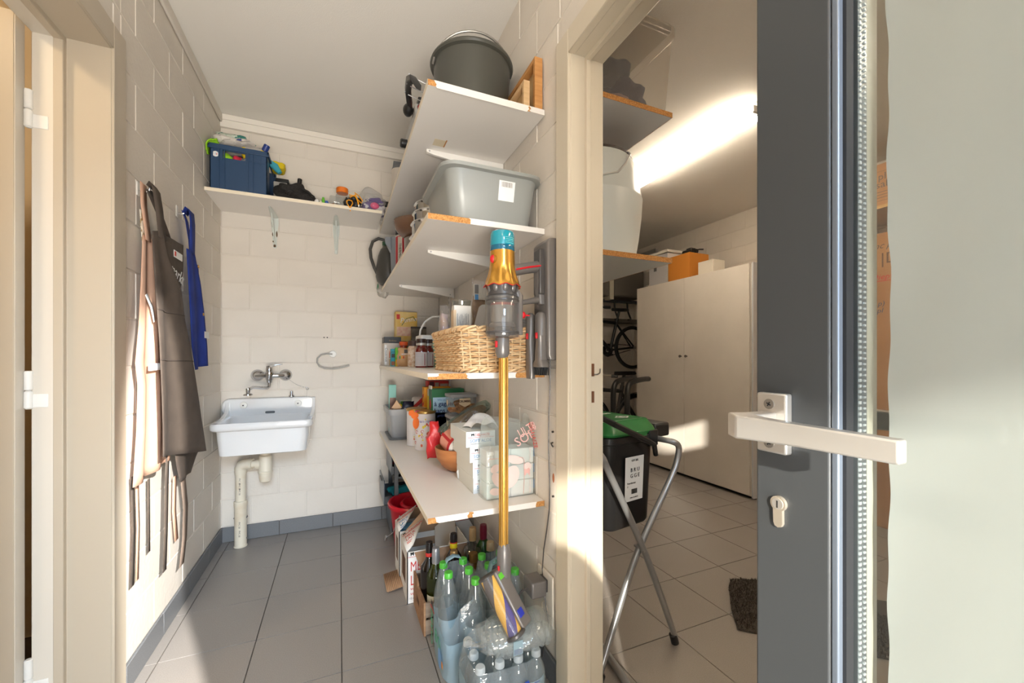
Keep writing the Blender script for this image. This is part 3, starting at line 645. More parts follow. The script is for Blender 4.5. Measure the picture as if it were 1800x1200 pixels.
cloth([(2.23,1.54,-0.612),(2.30,1.42,-0.612),(2.33,1.25,-0.612),(2.34,1.08,-0.612)], [(2.335,1.53,-0.615),(2.375,1.35,-0.615),(2.40,1.2,-0.615),(2.385,1.06,-0.615)], 10, 16, lambda u, v: 0.006*math.sin(u*7), 'side_flap', bl, 16)
brass = mat('brass', (190,146,70), 0.3, 0.9)
for y, z in ((2.165,1.492), (2.235,1.29)): G().lathe([(0,0.003),(0.006,0.003),(0.0075,0.0)], (0,0,0), 14, TR((-0.566, y, z), 0, PI/2)).o('button', brass, bl)
tgl = bx(-0.570,-0.5685,2.27,2.335,1.185,1.215).o('care_tag', PAPERW, bl)
# ------------------------------------------------------------------ things on the shelf across the back wall (top 1.980)
ZB = 1.9805
NAVY = mat('navy_crate_plastic', (38, 68, 102), 0.4, bump=0.03, bs=30)
cr = thing('storage_crate', 'navy blue plastic crate full of cloths on the left end of the back shelf', 'crate', (-0.49, 2.71, ZB))
x0, x1, y0, y1, zt = -0.632, -0.355, 2.566, 2.862, 2.222
def slab(name, par, a, b, c, d, e, f, m=NAVY, bv=0.002): return bx(a, b, c, d, e, f).o(name, m, par, bv=bv)
g = G()
g.box(x0+0.012, x1-0.012, y0+0.01, y1-0.01, ZB, ZB+0.006)
g.box(x0+0.008, x0+0.014, y0+0.006, y1-0.006, ZB, zt); g.box(x0, x1, y1-0.012, y1-0.006, ZB, zt)
g.box(x1-0.014, x1-0.008, y0+0.006, y0+0.08, ZB, zt); g.box(x1-0.014, x1-0.008, y0+0.06, y1-0.006, ZB, ZB+0.06); g.box(x1-0.014, x1-0.008, y0+0.06, y1-0.006, zt-0.03, zt)
g.box(x1-0.014, x1-0.008, y1-0.05, y1-0.006, ZB, zt)
g.box(x0+0.008, x1-0.008, y0+0.006, y0+0.012, ZB, 2.155); g.box(x0+0.008, -0.565, y0+0.006, y0+0.012, 2.155, zt); g.box(-0.465, x1-0.008, y0+0.006, y0+0.012, 2.155, zt); g.box(-0.565, -0.465, y0+0.006, y0+0.012, 2.192, zt)
g.o('crate_shell', NAVY, cr, bv=0.0015)
g = G(); g.box(x0, x1, y0, y0+0.008, 2.196, zt); g.box(x0, x0+0.009, y0, y1, 2.205, zt); g.box(x1-0.009, x1, y0, y1, 2.205, zt)
g.o('rim', NAVY, cr, bv=0.002)
for x in (-0.583, -0.558, -0.452, -0.43): bx(x-0.002, x+0.002, y0+0.0, y0+0.008, ZB+0.004, 2.2).o('rib', NAVY, cr)
for x in (-0.61, -0.568, -0.458, -0.395): bx(x-0.0015, x+0.0015, y0+0.002, y0+0.008, 2.14, 2.2).o('rib', NAVY, cr)
sk_ = G().cyl(0.0145, 0, 0.0008, (0,0,0), 24, basis((-0.598, y0+0.006, 2.168), (1,0,0), (0,0,1))).o('round_sticker', PAPERW, cr)
text('1', 0.016, (-0.602, y0+0.0045, 2.163), (1,0,0), (0,0,1), BLUEI, sk_); bx(-0.594,-0.591,y0+0.0047,y0+0.0053,2.163,2.173).o('red_bar', REDI, sk_)
def lump(name, label, cat, c, r, m, jit=0.25, seed=1, n=26, group=None, sup=1.0, rz=0):
    M = TR(c, 0, 0, rz)
    return tag(G().ell((0,0,0), r, n, 18, M, sup, jit, seed).o(name, m), label, cat, group)
def clothm(n, c, c2=None, ns=30): return mat(n, c, 0.92, c2=c2, ns=ns, bump=0.6, bs=160, lo=0.48, hi=0.52)
lump('cloth', 'white crumpled cloth on top of the navy crate', 'cloth', (-0.520, 2.635, 2.246), (0.104, 0.075, 0.036), clothm('white_cloth', (222, 216, 208), (196, 190, 184), 12), 0.55, 4, rz=-0.2)
lump('cloth', 'green and white checked tea towel behind the white cloth in the navy crate', 'cloth', (-0.555, 2.70, 2.300), (0.092, 0.06, 0.038), clothm('checked_cloth', (60, 128, 118), (206, 214, 200), 26), 0.35, 9)
t_ = thing('cloth', 'lime green cloth hanging over the left rim of the navy crate', 'cloth', (-0.63, 2.6, 2.2))
lg = clothm('lime_cloth', (150, 205, 40))
G().grid(lambda u, v: (-0.590 - 0.046*math.sin(min(v*1.3,1)*PI*0.5), 2.558 + 0.055*u + 0.006*math.sin(v*9), 2.238 - 0.07*max(0, v-0.3) + 0.008*math.sin(u*9) - 0.016*v), 10, 14).o('cloth_fold', lg, t_, thick=0.006)
lump('cloth', 'lime green cloth seen through the grip slot of the navy crate', 'cloth', (-0.552, 2.60, 2.155), (0.028, 0.024, 0.034), lg, 0.2, 2)
lump('cloth', 'pink cloth seen through the grip slot of the navy crate', 'cloth', (-0.507, 2.60, 2.15), (0.026, 0.024, 0.034), clothm('pink_cloth', (205, 40, 70)), 0.2, 3)
lump('cloth', 'grey cloth seen through the grip slot of the navy crate', 'cloth', (-0.468, 2.60, 2.15), (0.022, 0.024, 0.034), clothm('grey_cloth', (120, 122, 128)), 0.2, 5)
YEL = mat('yellow_plastic', (226, 196, 30), 0.4)
for i, (x, rx, lab) in enumerate(((-0.462, -0.35, 'left of two yellow tubes with navy caps in the navy crate'), (-0.415, 0.45, 'right of two yellow tubes with navy caps in the navy crate'))):
    t_ = thing('tube', lab, 'tube', (x, 2.63, 2.175), rot=(0.25, rx, 0))
    G().cyl(0.016, 0, 0.075, n=18, b=0.003).o('tube_body', YEL, t_, w=False); G().cyl(0.0155, 0.076, 0.115, n=18, b=0.003).o('cap', mat('navy_cap', (34, 58, 130), 0.35), t_, w=False)
lump('sponge', 'yellow sponge cloth at the right end of the navy crate', 'sponge', (-0.332, 2.765, 2.225), (0.036, 0.045, 0.028), clothm('yellow_sponge', (222, 196, 30)), 0.12, 8, sup=0.6)
tag(G().tube([(-0.375, 2.70, 2.225), (-0.34, 2.69, 2.20), (-0.315, 2.685, 2.165)], [0.016, 0.02, 0.012], 12).o('cloth', clothm('cyan_cloth', (70, 170, 190))), 'cyan rolled cloth sticking out of the right end of the navy crate', 'cloth')
tag(bx(-0.42, -0.36, 2.62, 2.70, 2.206, 2.222).o('scraper', YEL, bv=0.004), 'flat yellow scraper lying across the navy crate', 'scraper')
t_ = thing('box', 'small black and grey box standing behind the black mesh bag', 'box', (-0.315, 2.78, ZB)); bx(-0.355, -0.285, 2.74, 2.83, ZB, 2.135).o('box_body', mat('grey_box', (160, 156, 150), 0.6), t_, bv=0.003); bx(-0.345, -0.275, 2.735, 2.835, 2.135, 2.155).o('box_lid', BLACK, t_, bv=0.003)
MESHB = mat('black_mesh_fabric', (30, 28, 27), 0.85, c2=(48, 44, 42), ns=160, bump=0.8, bs=380)
t_ = thing('mesh_bag', 'black mesh bag slumped beside the navy crate', 'bag', (-0.24, 2.66, ZB))
G().ell((-0.255, 2.665, ZB+0.055), (0.085, 0.08, 0.062), 30, 20, None, 0.85, 0.35, 11).clamp(ZB).o('bag_body', MESHB, t_)
G().ell((-0.20, 2.645, ZB+0.024), (0.082, 0.07, 0.030), 26, 16, None, 0.9, 0.3, 12).clamp(ZB).o('bag_flap', MESHB, t_)
G().tube([(-0.115, 2.60, ZB+0.006), (-0.135, 2.60, ZB+0.045), (-0.18, 2.605, ZB+0.075), (-0.23, 2.61, ZB+0.095)], 0.006, 8).o('piping', BLACK, t_)
G().tube([(-0.25+0.025*math.cos(a), 2.583, ZB+0.03+0.025*math.sin(a)) for a in [k*PI/9 for k in range(10)]], 0.0035, 6).o('strap_loop', BLACK, t_)
G().cyl(0.012, 0, 0.05, n=16, b=0.003, M=TR((-0.213, 2.64, ZB+0.10), 0.1, 0.1)).o('cord_lock', BLACK, t_)
for i, (x, m_, lab, r, h) in enumerate(((-0.118, WHITE, 'small round white cap left of the green stick on the back shelf', 0.012, 0.024), (-0.098, mat('ivory_plastic', (214, 208, 190), 0.4), 'small ivory cap between the white cap and the green stick on the back shelf', 0.009, 0.02), (-0.084, mat('green_stick', (110, 190, 60), 0.35), 'upright lime green glue stick on the back shelf', 0.0085, 0.042), (-0.066, mat('blue_cap', (60, 100, 180), 0.35), 'small blue cap right of the green stick on the back shelf', 0.0105, 0.024))):
    g = G().lathe([(0,0),(r,0),(r,h*0.7),(r*0.8,h*0.75),(r*0.75,h),(0,h)], (x, 2.585, ZB), 16)
    tag(g.o(('cap','cap','glue_stick','cap')[i], m_), lab, ('cap','cap','glue stick','cap')[i])
CLEARP = clear('clear_plastic', (246, 248, 248), 0.06, 0.06, milk=0.10)
t_ = thing('jar', 'clear plastic jar with an orange screw lid on the back shelf', 'jar', (0.02, 2.68, ZB))
G().lathe([(0.0,0),(0.034,0),(0.037,0.006),(0.037,0.10),(0.030,0.118)], (0.018, 2.68, ZB), 26).o('jar_body', CLEARP, t_); G().cyl(0.034, 0.116, 0.148, (0.018, 2.68, ZB), 26, b=0.003).o('lid', mat('orange_lid', (232, 120, 30), 0.4), t_)
t_ = thing('jar', 'clear jar half filled with rusty screws lying in front of the orange lidded jar', 'jar', (-0.01, 2.6, ZB))
M = TR((-0.05, 2.605, ZB+0.034), 0, PI/2, 0.1); G().lathe([(0,0),(0.030,0.0),(0.033,0.006),(0.033,0.075),(0.024,0.09),(0.024,0.1),(0,0.1)], (0,0,0), 24, M).o('jar_body', CLEARP, t_)
g = G(); rnd = random.Random(5)
for k in range(60):
    p = Vector((rnd.uniform(-0.045, 0.03), 2.605+rnd.uniform(-0.02,0.02), ZB+0.008+rnd.uniform(0,0.012))); q = p + Vector((rnd.uniform(-1,1), rnd.uniform(-1,1), rnd.uniform(-.3,.3))).normalized()*0.014
    g.tube([p, q], 0.0018, 5)
tag(g.o('screw', mat('rusty_screws', (150, 96, 52), 0.6, 0.5), t_), kind='stuff')
t_ = thing('bungee_cord', 'bundle of black straps with bright orange cord at the shelf edge', 'cord', (0.08, 2.59, ZB))
ORC = mat('orange_cord', (244, 166, 30), 0.7)
G().ell((0.085, 2.605, ZB+0.038), (0.038, 0.04, 0.040), 24, 16, None, 0.9, 0.35, 21).clamp(ZB).o('strap_bundle', BLACK, t_)
G().ell((0.045, 2.595, ZB+0.03), (0.020, 0.03, 0.031), 20, 14, None, 0.9, 0.3, 22).clamp(ZB).o('strap_bundle', BLACK, t_)
for pts in ([(0.06,2.545,ZB-0.03),(0.06,2.543,ZB-0.012),(0.043,2.545,ZB+0.012),(0.041,2.552,ZB+0.03),(0.052,2.56,ZB+0.04),(0.068,2.553,ZB+0.036),(0.074,2.546,ZB+0.02),(0.06,2.543,ZB-0.011)],
            [(0.055,2.57,ZB+0.075),(0.09,2.556,ZB+0.065),(0.105,2.55,ZB+0.03),(0.108,2.546,ZB+0.004)], [(0.058,2.57,ZB+0.06),(0.085,2.556,ZB+0.072),(0.10,2.552,ZB+0.04),(0.105,2.55,ZB+0.01)],
            [(0.085,2.57,ZB+0.092),(0.11,2.556,ZB+0.07),(0.128,2.556,ZB+0.045),(0.122,2.556,ZB+0.03),(0.10,2.556,ZB+0.05),(0.088,2.56,ZB+0.08)]):
    G().tube(pts, 0.003, 7).o('cord', ORC, t_)
for c in ((0.06,2.5445,ZB-0.022),(0.107,2.547,ZB+0.003)): G().cyl(0.0042, 0, 0.012, c, 10).o('cord_end', PAPERW, t_)
FILMC = clear('clear_film', (250, 251, 252), 0.05, 0.08, milk=0.14, bump=0.9, bs=24)
t_ = thing('plastic_bag', 'clear plastic bag of purple and pink packs right on the back shelf', 'bag', (0.2, 2.66, ZB))
G().ell((0.190, 2.66, ZB+0.055), (0.085, 0.085, 0.085), 30, 20, None, 0.9, 0.35, 31).clamp(ZB).o('bag_film', FILMC, t_)
PUR = mat('purple_print', (74, 44, 128), 0.45, c2=(226, 222, 226), ns=16, lo=0.52, hi=0.56)
G().ell((0.195, 2.66, ZB+0.035), (0.07, 0.06, 0.034), 24, 14, None, 0.7, 0.2, 32).clamp(ZB+0.001).o('pack', PUR, t_); G().ell((0.205, 2.68, ZB+0.088), (0.05, 0.05, 0.022), 20, 12, None, 0.8, 0.3, 33).o('pack', PUR, t_)
G().ell((0.20, 2.595, ZB+0.04), (0.026, 0.012, 0.02), 16, 10).o('pink_spot', mat('pink_print', (230, 40, 120), 0.45), t_)
t_ = thing('bottle', 'black nozzle bottle with red tip lying behind the plastic bag', 'bottle', (0.26, 2.80, ZB)); G().cyl(0.022, 0, 0.12, n=16, M=TR((0.245, 2.80, ZB+0.13), 0, PI/2), b=0.005).o('bottle_body', BLACK, t_); G().cyl(0.007, -0.02, 0.0, n=10, M=TR((0.245, 2.80, ZB+0.13), 0, PI/2)).o('tip', REDI, t_); bx(0.25,0.33,2.77,2.83,ZB,ZB+0.105).o('pack_below', mat('white_pack', (226,222,214), 0.6), t_, bv=0.004)
t_ = thing('paper_roll', 'tall white paper roll in clear wrap standing behind the top shelf', 'roll', (0.375, 2.80, 1.957))
G().cyl(0.052, 0, 0.40, (0.375, 2.80, 1.957), 28, b=0.006).o('roll', mat('paper_roll', (228, 218, 206), 0.8, bump=0.4, bs=60), t_); G().loft([[(0.375+0.05*math.cos(a)*k, 2.80+0.05*math.sin(a)*q, 1.957+z) for a in [j*PI/8 for j in range(16)]] for k, q, z in ((1.05,1.05,0.395),(0.9,0.5,0.415),(0.8,0.06,0.455))]).o('wrap_end', clear('printed_wrap', (220, 224, 230), 0.2, 0.15, milk=0.35, milkc=(150,160,175)), t_)
# ------------------------------------------------------------------ top right shelf (top 1.956)
Z1 = 1.9565
DKT = mat('dark_grey_tub_plastic', (72, 72, 66), 0.34, bump=0.02, bs=20)
t_ = thing('bucket', 'large dark grey bucket with bail handle on the highest shelf', 'bucket', (0.492, 1.56, Z1))
cx, cy = 0.492, 1.562
G().lathe([(0,0.004),(0.118,0.0),(0.124,0.004),(0.130,0.10),(0.135,0.112),(0.142,0.116),(0.153,0.285),(0.163,0.289),(0.166,0.296),(0.163,0.304),(0.152,0.304),(0.148,0.296),(0.124,0.02),(0,0.016)], (cx, cy, Z1), 48).o('bucket_body', DKT, t_)
a_ = [k*PI/20 for k in range(21)]
G().tube([(cx - 0.158*math.cos(a), cy - 0.115*math.sin(a), Z1+0.275+0.085*math.sin(a)) for a in a_], 0.0045, 8).o('bail_handle', mat('bail_wire', (150, 146, 140), 0.4, 0.6), t_)
TRAY = mat('light_wood', (206, 152, 92), 0.55, c2=(184, 126, 70), ns=5, stretch=(1, 1, 14), bump=0.2, bs=60)
TRAY2 = mat('pale_wood', (212, 178, 134), 0.6, c2=(196, 160, 116), ns=5, stretch=(1, 1, 14))
for i, (xa, xb, ya, yb, zt_, m_, lab) in enumerate(((0.626, 0.656, 1.262, 1.56, 2.142, TRAY, 'taller orange wood tray on edge against the wall on the highest shelf'), (0.585, 0.608, 1.265, 1.47, 2.052, TRAY2, 'smaller pale wood tray on edge beside the bucket on the highest shelf'))):
    t_ = thing('wooden_tray', lab, 'tray', (xa, ya, Z1))
    bx(xb-0.006, xb-0.001, ya+0.004, yb-0.004, Z1+0.004, zt_-0.004).o('tray_bottom', mat('tray_panel%s' % ('' if i else '_dark'), (206, 176, 130), 0.6, c2=(186, 150, 100), ns=12), t_)
    for n_, q in enumerate(((ya, ya+0.014, Z1, zt_), (yb-0.014, yb, Z1, zt_), (ya+0.014, yb-0.014, Z1, Z1+0.014), (ya+0.014, yb-0.014, zt_-0.014, zt_-0.0005))): bx(xa, xb, *q).o('tray_side', m_, t_, bv=0.001)
# gadgets at the front edge of the top shelf
t_ = thing('contact_grill', 'steel contact grill with black knobs at the front edge of the highest shelf', 'grill', (0.34, 1.72, Z1))
BST = mat('brushed_steel', (186, 186, 186), 0.3, 0.9, bump=0.05, bs=300)
bx(0.27, 0.40, 1.62, 1.82, Z1+0.012, Z1+0.115).o('housing', BST, t_, bv=0.008); bx(0.272, 0.40, 1.60, 1.66, Z1+0.06, Z1+0.135).o('upper_plate', BST, t_, bv=0.01)
G().ell((0.256, 1.665, Z1+0.135), (0.020, 0.026, 0.024), 20, 14).o('knob', BLACK, t_); G().cyl(0.011, 0, 0.03, n=14, M=TR((0.256, 1.665, Z1+0.135), 0, PI/2)).o('knob_stem', BLACK, t_)
G().cyl(0.018, -0.02, 0.02, n=16, M=TR((0.262, 1.79, Z1+0.062), 0, PI/2), b=0.004).o('foot', BLACK, t_); bx(0.285,0.30,1.60,1.64,Z1+0.10,Z1+0.16).o('hinge_bar', BLACK, t_, bv=0.003)
t_ = thing('frying_basket', 'frying basket with curved black grip jutting over the highest shelf edge', 'basket', (0.33, 1.47, Z1))
G().loft([[(x-0.004, y-0.010, z-0.014+h), (x+0.016, y-0.004, z-0.016+h), (x+0.020, y+0.006, z+0.012+h), (x-0.004, y+0.004, z+0.016+h)] for x, y, z, h in ((0.240,1.385,2.010,0),(0.226,1.41,2.045,0.006),(0.222,1.46,2.066,0.008),(0.226,1.52,2.068,0.006),(0.238,1.56,2.050,0))]).o('grip', BLACK, t_, bv=0.003)
for y in (1.41, 1.46, 1.51): G().tube([(0.232, y, 2.055), (0.30, y+0.01, 2.045)], 0.0018, 6).o('wire', STEEL, t_); G().cyl(0.003, 0, 0.002, n=8, M=TR((0.2215, y, 2.062), 0, -PI/2)).o('rivet', STEEL, t_)
G().loft([rr3(0.30, 0.39, 1.40, 1.53, 0.02, Z1), rr3(0.295, 0.395, 1.39, 1.54, 0.02, Z1+0.09)], True).o('basket_body', mat('wire_mesh', (90,90,92), 0.4, 0.8, bump=1.0, bs=300), t_)
t_ = thing('red_pan', 'red enamel pan between the frying basket and the grill on the highest shelf', 'pan', (0.31, 1.58, Z1)); G().lathe([(0,0),(0.026,0),(0.033,0.05),(0.036,0.105),(0.033,0.107),(0.028,0.01),(0,0.006)], (0.315, 1.577, Z1), 24).o('pan_body', mat('red_enamel', (200, 24, 26), 0.2), t_); G().tube([(0.315+0.036*math.cos(a),1.577+0.036*math.sin(a),Z1+0.107) for a in [k*PI/10 for k in range(20)]],0.0022,6,True).o('steel_rim', STEEL, t_)
# ------------------------------------------------------------------ second right shelf (top 1.542)
Z2 = 1.5425
GT = mat('grey_tub_plastic', (150, 152, 148), 0.32, bump=0.02, bs=20)
t_ = thing('plastic_tub', 'grey plastic washing up tub with white barcode label on the second shelf', 'tub', (0.49, 1.43, Z2))
G().loft([rr3(0.355,0.612,1.300,1.575,0.04,Z2), rr3(0.340,0.626,1.287,1.588,0.045,Z2+0.012), rr3(0.318,0.645,1.262,1.612,0.05,Z2+0.155), rr3(0.317,0.646,1.261,1.613,0.05,Z2+0.163), rr3(0.298,0.6585,1.243,1.632,0.055,Z2+0.164), rr3(0.297,0.659,1.242,1.633,0.055,Z2+0.175), rr3(0.312,0.65,1.257,1.618,0.05,Z2+0.177), rr3(0.322,0.641,1.268,1.607,0.05,Z2+0.165), rr3(0.345,0.62,1.295,1.58,0.045,Z2+0.02)]).o('tub_body', GT, t_, ang=60)
lb = G().add([(0.493,1.2730,Z2+0.082),(0.550,1.2730,Z2+0.082),(0.552,1.2618,Z2+0.146),(0.494,1.2618,Z2+0.146)], [(0,1,2,3)]).o('barcode_label', PAPERW, t_)
g = G(); rnd = random.Random(4); x = 0.497
while x < 0.537:
    wd = rnd.choice((0.0008, 0.0014, 0.002)); g.add([(x+0.006,1.2645,Z2+0.126),(x+wd+0.006,1.2645,Z2+0.126),(x+wd+0.006,1.2617,Z2+0.142),(x+0.006,1.2617,Z2+0.142)], [(0,1,2,3)]); x += wd + rnd.choice((0.0009, 0.0016))
tag(g.o('barcode', mat('barcode_grey', (130,120,112), 0.7), lb, flat=True), kind='stuff')
POL = mat('polished_steel', (205, 203, 200), 0.12, 1.0)
for i, (z, r, lab) in enumerate(((0.0, 0.118, 'lowest'), (0.060, 0.112, 'second'), (0.105, 0.105, 'third'), (0.145, 0.098, 'topmost'))):
    t_ = thing('steel_pan', lab + ' polished steel pan of the stack behind the grey tub', 'pan', (0.405, 1.79, Z2+z), group='stacked steel pans')
    h = 0.070
    G().lathe([(0,0),(r-0.006,0),(r,0.006),(r,h-0.012),(r+0.006,h-0.006),(r+0.003,h),(r-0.004,h-0.004),(r-0.004,0.008),(0,0.006)], (0,0,0), 40).o('pan_body', POL, t_, w=False)
    G().tube([(r-0.004, -0.02, h-0.02), (r+0.02, -0.02, h-0.015), (r+0.02, 0.02, h-0.015), (r-0.004, 0.02, h-0.02)], 0.004, 8, M=TR((0,0,0),0,0,PI+0.9+0.5*i)).o('pan_handle', POL, t_, w=False)
    t_.location = (0.40, 1.765, Z2+z)
BRB = mat('brown_bowl_plastic', (112, 84, 66), 0.25)
t_ = thing('stack_pot', 'grey pot under the brown bowl on the second shelf', 'pot', (0.385, 2.03, Z2)); G().lathe([(0,0),(0.085,0),(0.088,0.004),(0.092,0.135),(0.087,0.135),(0.083,0.01),(0,0.008)], (0.385, 2.03, Z2), 34).o('pot_body', mat('grey_pot', (150, 146, 140), 0.3, 0.5), t_)
t_ = thing('bowl', 'wide brown plastic bowl with pouring lip beside the steel pans', 'bowl', (0.385, 2.03, Z2+0.136)); 
G().grid(lambda u, v: ((lambda a, r, z: (0.385+r*math.cos(a)*(1+0.10*max(0,math.cos(a-PI))**8), 2.03+r*math.sin(a), Z2+0.137+z))(2*PI*u, 0.05+0.077*math.sin(v*PI/2), 0.085*v*v)), 44, 10, cu=True).o('bowl_body', BRB, t_, thick=0.003)
t_ = thing('thermos_bottle', 'red steel drinking bottle with black cap and orange spout on the second shelf', 'bottle', (0.315, 2.24, Z2))
G().lathe([(0,0),(0.033,0),(0.036,0.004),(0.036,0.195),(0.034,0.202)], (0.315,2.24,Z2), 32).o('bottle_body', mat('red_coated_steel', (186,30,42), 0.3, 0.2), t_)
G().lathe([(0.0345,0.198),(0.0375,0.20),(0.0375,0.207),(0.0345,0.209)], (0.315,2.24,Z2), 32).o('steel_collar', POL, t_); G().cyl(0.037, 0.208, 0.243, (0.315,2.24,Z2), 30, b=0.005).o('cap', BLACK, t_)
bx(0.286,0.306,2.222,2.258,Z2+0.243,Z2+0.262).o('latch', mat('brown_latch', (84,44,26), 0.3), t_, bv=0.004); bx(0.306,0.328,2.222,2.258,Z2+0.243,Z2+0.268).o('orange_spout', mat('orange_spout', (236,140,30), 0.35), t_, bv=0.004)
lb = G().grid(lambda u, v: (0.315+0.0364*math.cos(-2.45+0.7*u), 2.24+0.0364*math.sin(-2.45+0.7*u), Z2+0.01+0.185*v), 8, 1).o('steel_stripe', mat('stripe_steel', (200,196,186), 0.35, 0.4), t_)
text('THERMO', 0.020, (0.292,2.2095,Z2+0.16), (0,0,-1), (0.83,-0.55,0), INK, lb)
t_ = thing('measuring_jug', 'pale grey plastic measuring jug beside the red drinking bottle', 'jug', (0.33, 2.47, Z2))
G().lathe([(0,0),(0.046,0),(0.050,0.004),(0.062,0.25),(0.065,0.255),(0.059,0.25),(0.046,0.008),(0,0.006)], (0.335,2.47,Z2), 30).o('jug_body', mat('pale_grey_plastic', (138,144,152), 0.3), t_)
G().loft([[(0.278-0.030*k, 2.47-0.028*(1-k), Z2+0.175+0.05*k), (0.278-0.030*k, 2.47+0.028*(1-k), Z2+0.175+0.05*k), (0.276-0.030*k, 2.47+0.030*(1-k*0.6), Z2+0.255), (0.276-0.030*k, 2.47-0.030*(1-k*0.6), Z2+0.255)] for k in (0,0.5,0.95)]).o('pouring_lip', MATS['pale_grey_plastic'], t_, bv=0.003)
t_ = thing('watering_can', 'dark grey watering can with looped handle at the far end of the second shelf', 'watering can', (0.31, 2.69, Z2+0.04))
WCM = mat('dark_grey_can', (68,66,62), 0.35)
G().lathe([(0,0.012),(0.05,0.012),(0.070,0.03),(0.079,0.06),(0.077,0.12),(0.066,0.19),(0.050,0.235),(0.04,0.245),(0.036,0.243),(0.05,0.20),(0.066,0.06),(0,0.03)], (0.292,2.69,Z2+0.005), 32).o('can_body', WCM, t_)
G().tube([(0.226,2.69,Z2+0.075),(0.205,2.69,Z2+0.12),(0.185,2.69,Z2+0.18),(0.18,2.69,Z2+0.235),(0.195,2.69,Z2+0.285),(0.23,2.69,Z2+0.308),(0.27,2.69,Z2+0.30),(0.30,2.69,Z2+0.27),(0.30,2.69,Z2+0.235)], 0.0095, 12).o('handle', WCM, t_)
t_ = thing('glass_bottle', 'green capped bottle behind the watering can', 'bottle', (0.265, 2.82, Z2)); G().lathe([(0,0),(0.032,0),(0.034,0.006),(0.034,0.20),(0.018,0.27),(0.0165,0.31)], (0.285,2.84,Z2), 24).o('bottle_body', clear('dirty_bottle', (214,222,210), 0.1, 0.05, milk=0.3, milkc=(200,196,184)), t_); G().cyl(0.0185,0.305,0.332,(0.285,2.84,Z2),20,b=0.002).o('cap', mat('green_cap_dark', (36,84,54), 0.4), t_)
t_ = thing('plastic_bag', 'white plastic bag hanging under the watering can at the back corner', 'bag', (0.28, 2.80, Z2)); G().ell((0.268, 2.79, Z2+0.01), (0.038, 0.06, 0.052), 22, 14, None, 0.9, 0.35, 41).o('bag_body', clear('white_bag', (240,240,238), 0.05, 0.3, milk=0.8, milkc=(228,224,216)), t_)
g=G().ell((0.2345,2.79,Z2+0.01),(0.004,0.02,0.03),10,8); g.o('green_print', mat('green_print', (40,140,90), 0.5), t_)
lump('cloth', 'white patterned cloth behind the red drinking bottle', 'cloth', (0.345, 2.35, Z2+0.14), (0.028,0.03,0.13), clothm('spotted_cloth', (216,212,206), (120,120,124), 60), 0.15, 51)
# ------------------------------------------------------------------ third right shelf (top 1.043)
Z3 = 1.0435
def carton(name, label, cat, x0, x1, y0, y1, z0, z1, m, prints=(), rz=0.0, group=None, side=None, bv=0.0015):
    """a printed box; prints are (u0, u1, v0, v1, material) on its front, side the colour of its left face"""
    t_ = thing(name, label, cat, ((x0+x1)/2, (y0+y1)/2, z0), rz, group)
    hx, hy, h = (x1-x0)/2, (y1-y0)/2, z1-z0
    b = bx(-hx, hx, -hy, hy, 0, h).o('box_body', m, t_, w=False, bv=bv, seg=1)
    for (u0, u1, v0, v1, pm) in prints:
        bx(-hx+2*hx*u0, -hx+2*hx*u1, -hy-0.0006, -hy+0.0002, h*v0, h*v1).o('print_panel', pm, t_, w=False)
    if side: bx(-hx-0.0006, -hx+0.0002, -hy+0.001, hy-0.001, 0.001, h-0.001).o('side_panel', side, t_, w=False)
    return t_, hx, hy, h
def M3(n, c, r=0.5, **k): return mat(n, c, r, **k)
t_, hx, hy, h = carton('food_box', 'pale grey printed box at the far left end of the third shelf', 'box', 0.262, 0.358, 2.66, 2.80, Z3, Z3+0.145, M3('pale_print_box', (206, 196, 184)), [(0.02, 0.16, 0.06, 0.92, PAPERW), (0.3, 0.62, 0.35, 0.7, M3('orange_dish', (198, 110, 70), c2=(224, 190, 160), ns=40)), (0.3, 0.95, 0.03, 0.3, M3('pasta_print', (204, 168, 116)))])
text('Couscous', 0.022, (-hx+0.005, -hy-0.001, h-0.03), (0,0,-1), (1,0,0), INK, t_, w=False)
t_, hx, hy, h = carton('food_box', 'flat black box lying on top of the pale grey printed box', 'box', 0.262, 0.365, 2.66, 2.80, Z3+0.146, Z3+0.184, M3('black_box', (34, 33, 34), 0.4))
text('Bonbons', 0.013, (0.0, -hy-0.001, 0.010), (1,0,0), (0,0,1), M3('gold_print', (176, 140, 84)), t_, w=False, align='CENTER')
t_, hx, hy, h = carton('sweet_box', 'narrow turquoise printed box before the pale grey box', 'box', 0.287, 0.312, 2.52, 2.56, Z3, Z3+0.105, M3('turquoise_box', (30, 150, 168)), [(0.1, 0.9, 0.05, 0.28, M3('brown_snack', (150, 80, 40))), (0.1, 0.9, 0.5, 0.72, M3('dark_pr', (40, 40, 44)))])
text('pick', 0.016, (-0.012, -hy-0.001, 0.082), (1,0,0), (0,0,1), INK, t_, w=False)
t_, hx, hy, h = carton('juice_carton', 'green and orange juice carton beside the turquoise box', 'carton', 0.309, 0.347, 2.48, 2.53, Z3, Z3+0.112, M3('lime_carton', (110, 190, 40)), [(0.0, 1, 0.0, 0.36, M3('orange_fruit', (240, 176, 30))), (0.6, 1, 0.36, 1, M3('orange_panel', (236, 140, 40))), (0.35, 0.7, 0.05, 0.2, PAPERW)])
def jar(name, label, cat, x, y, z, pr, m, lid=None, lm=None, n=26, extra=None):
    t_ = thing(name, label, cat, (x, y, z))
    G().lathe(pr, n=n).o('jar_body', m, t_, w=False)
    if lid: G().lathe([(0, lid[1])] + [(lid[0], lid[1]), (lid[0], lid[2]-0.002), (lid[0]-0.002, lid[2]), (0, lid[2])], n=n).o('lid', lm, t_, w=False)
    return t_
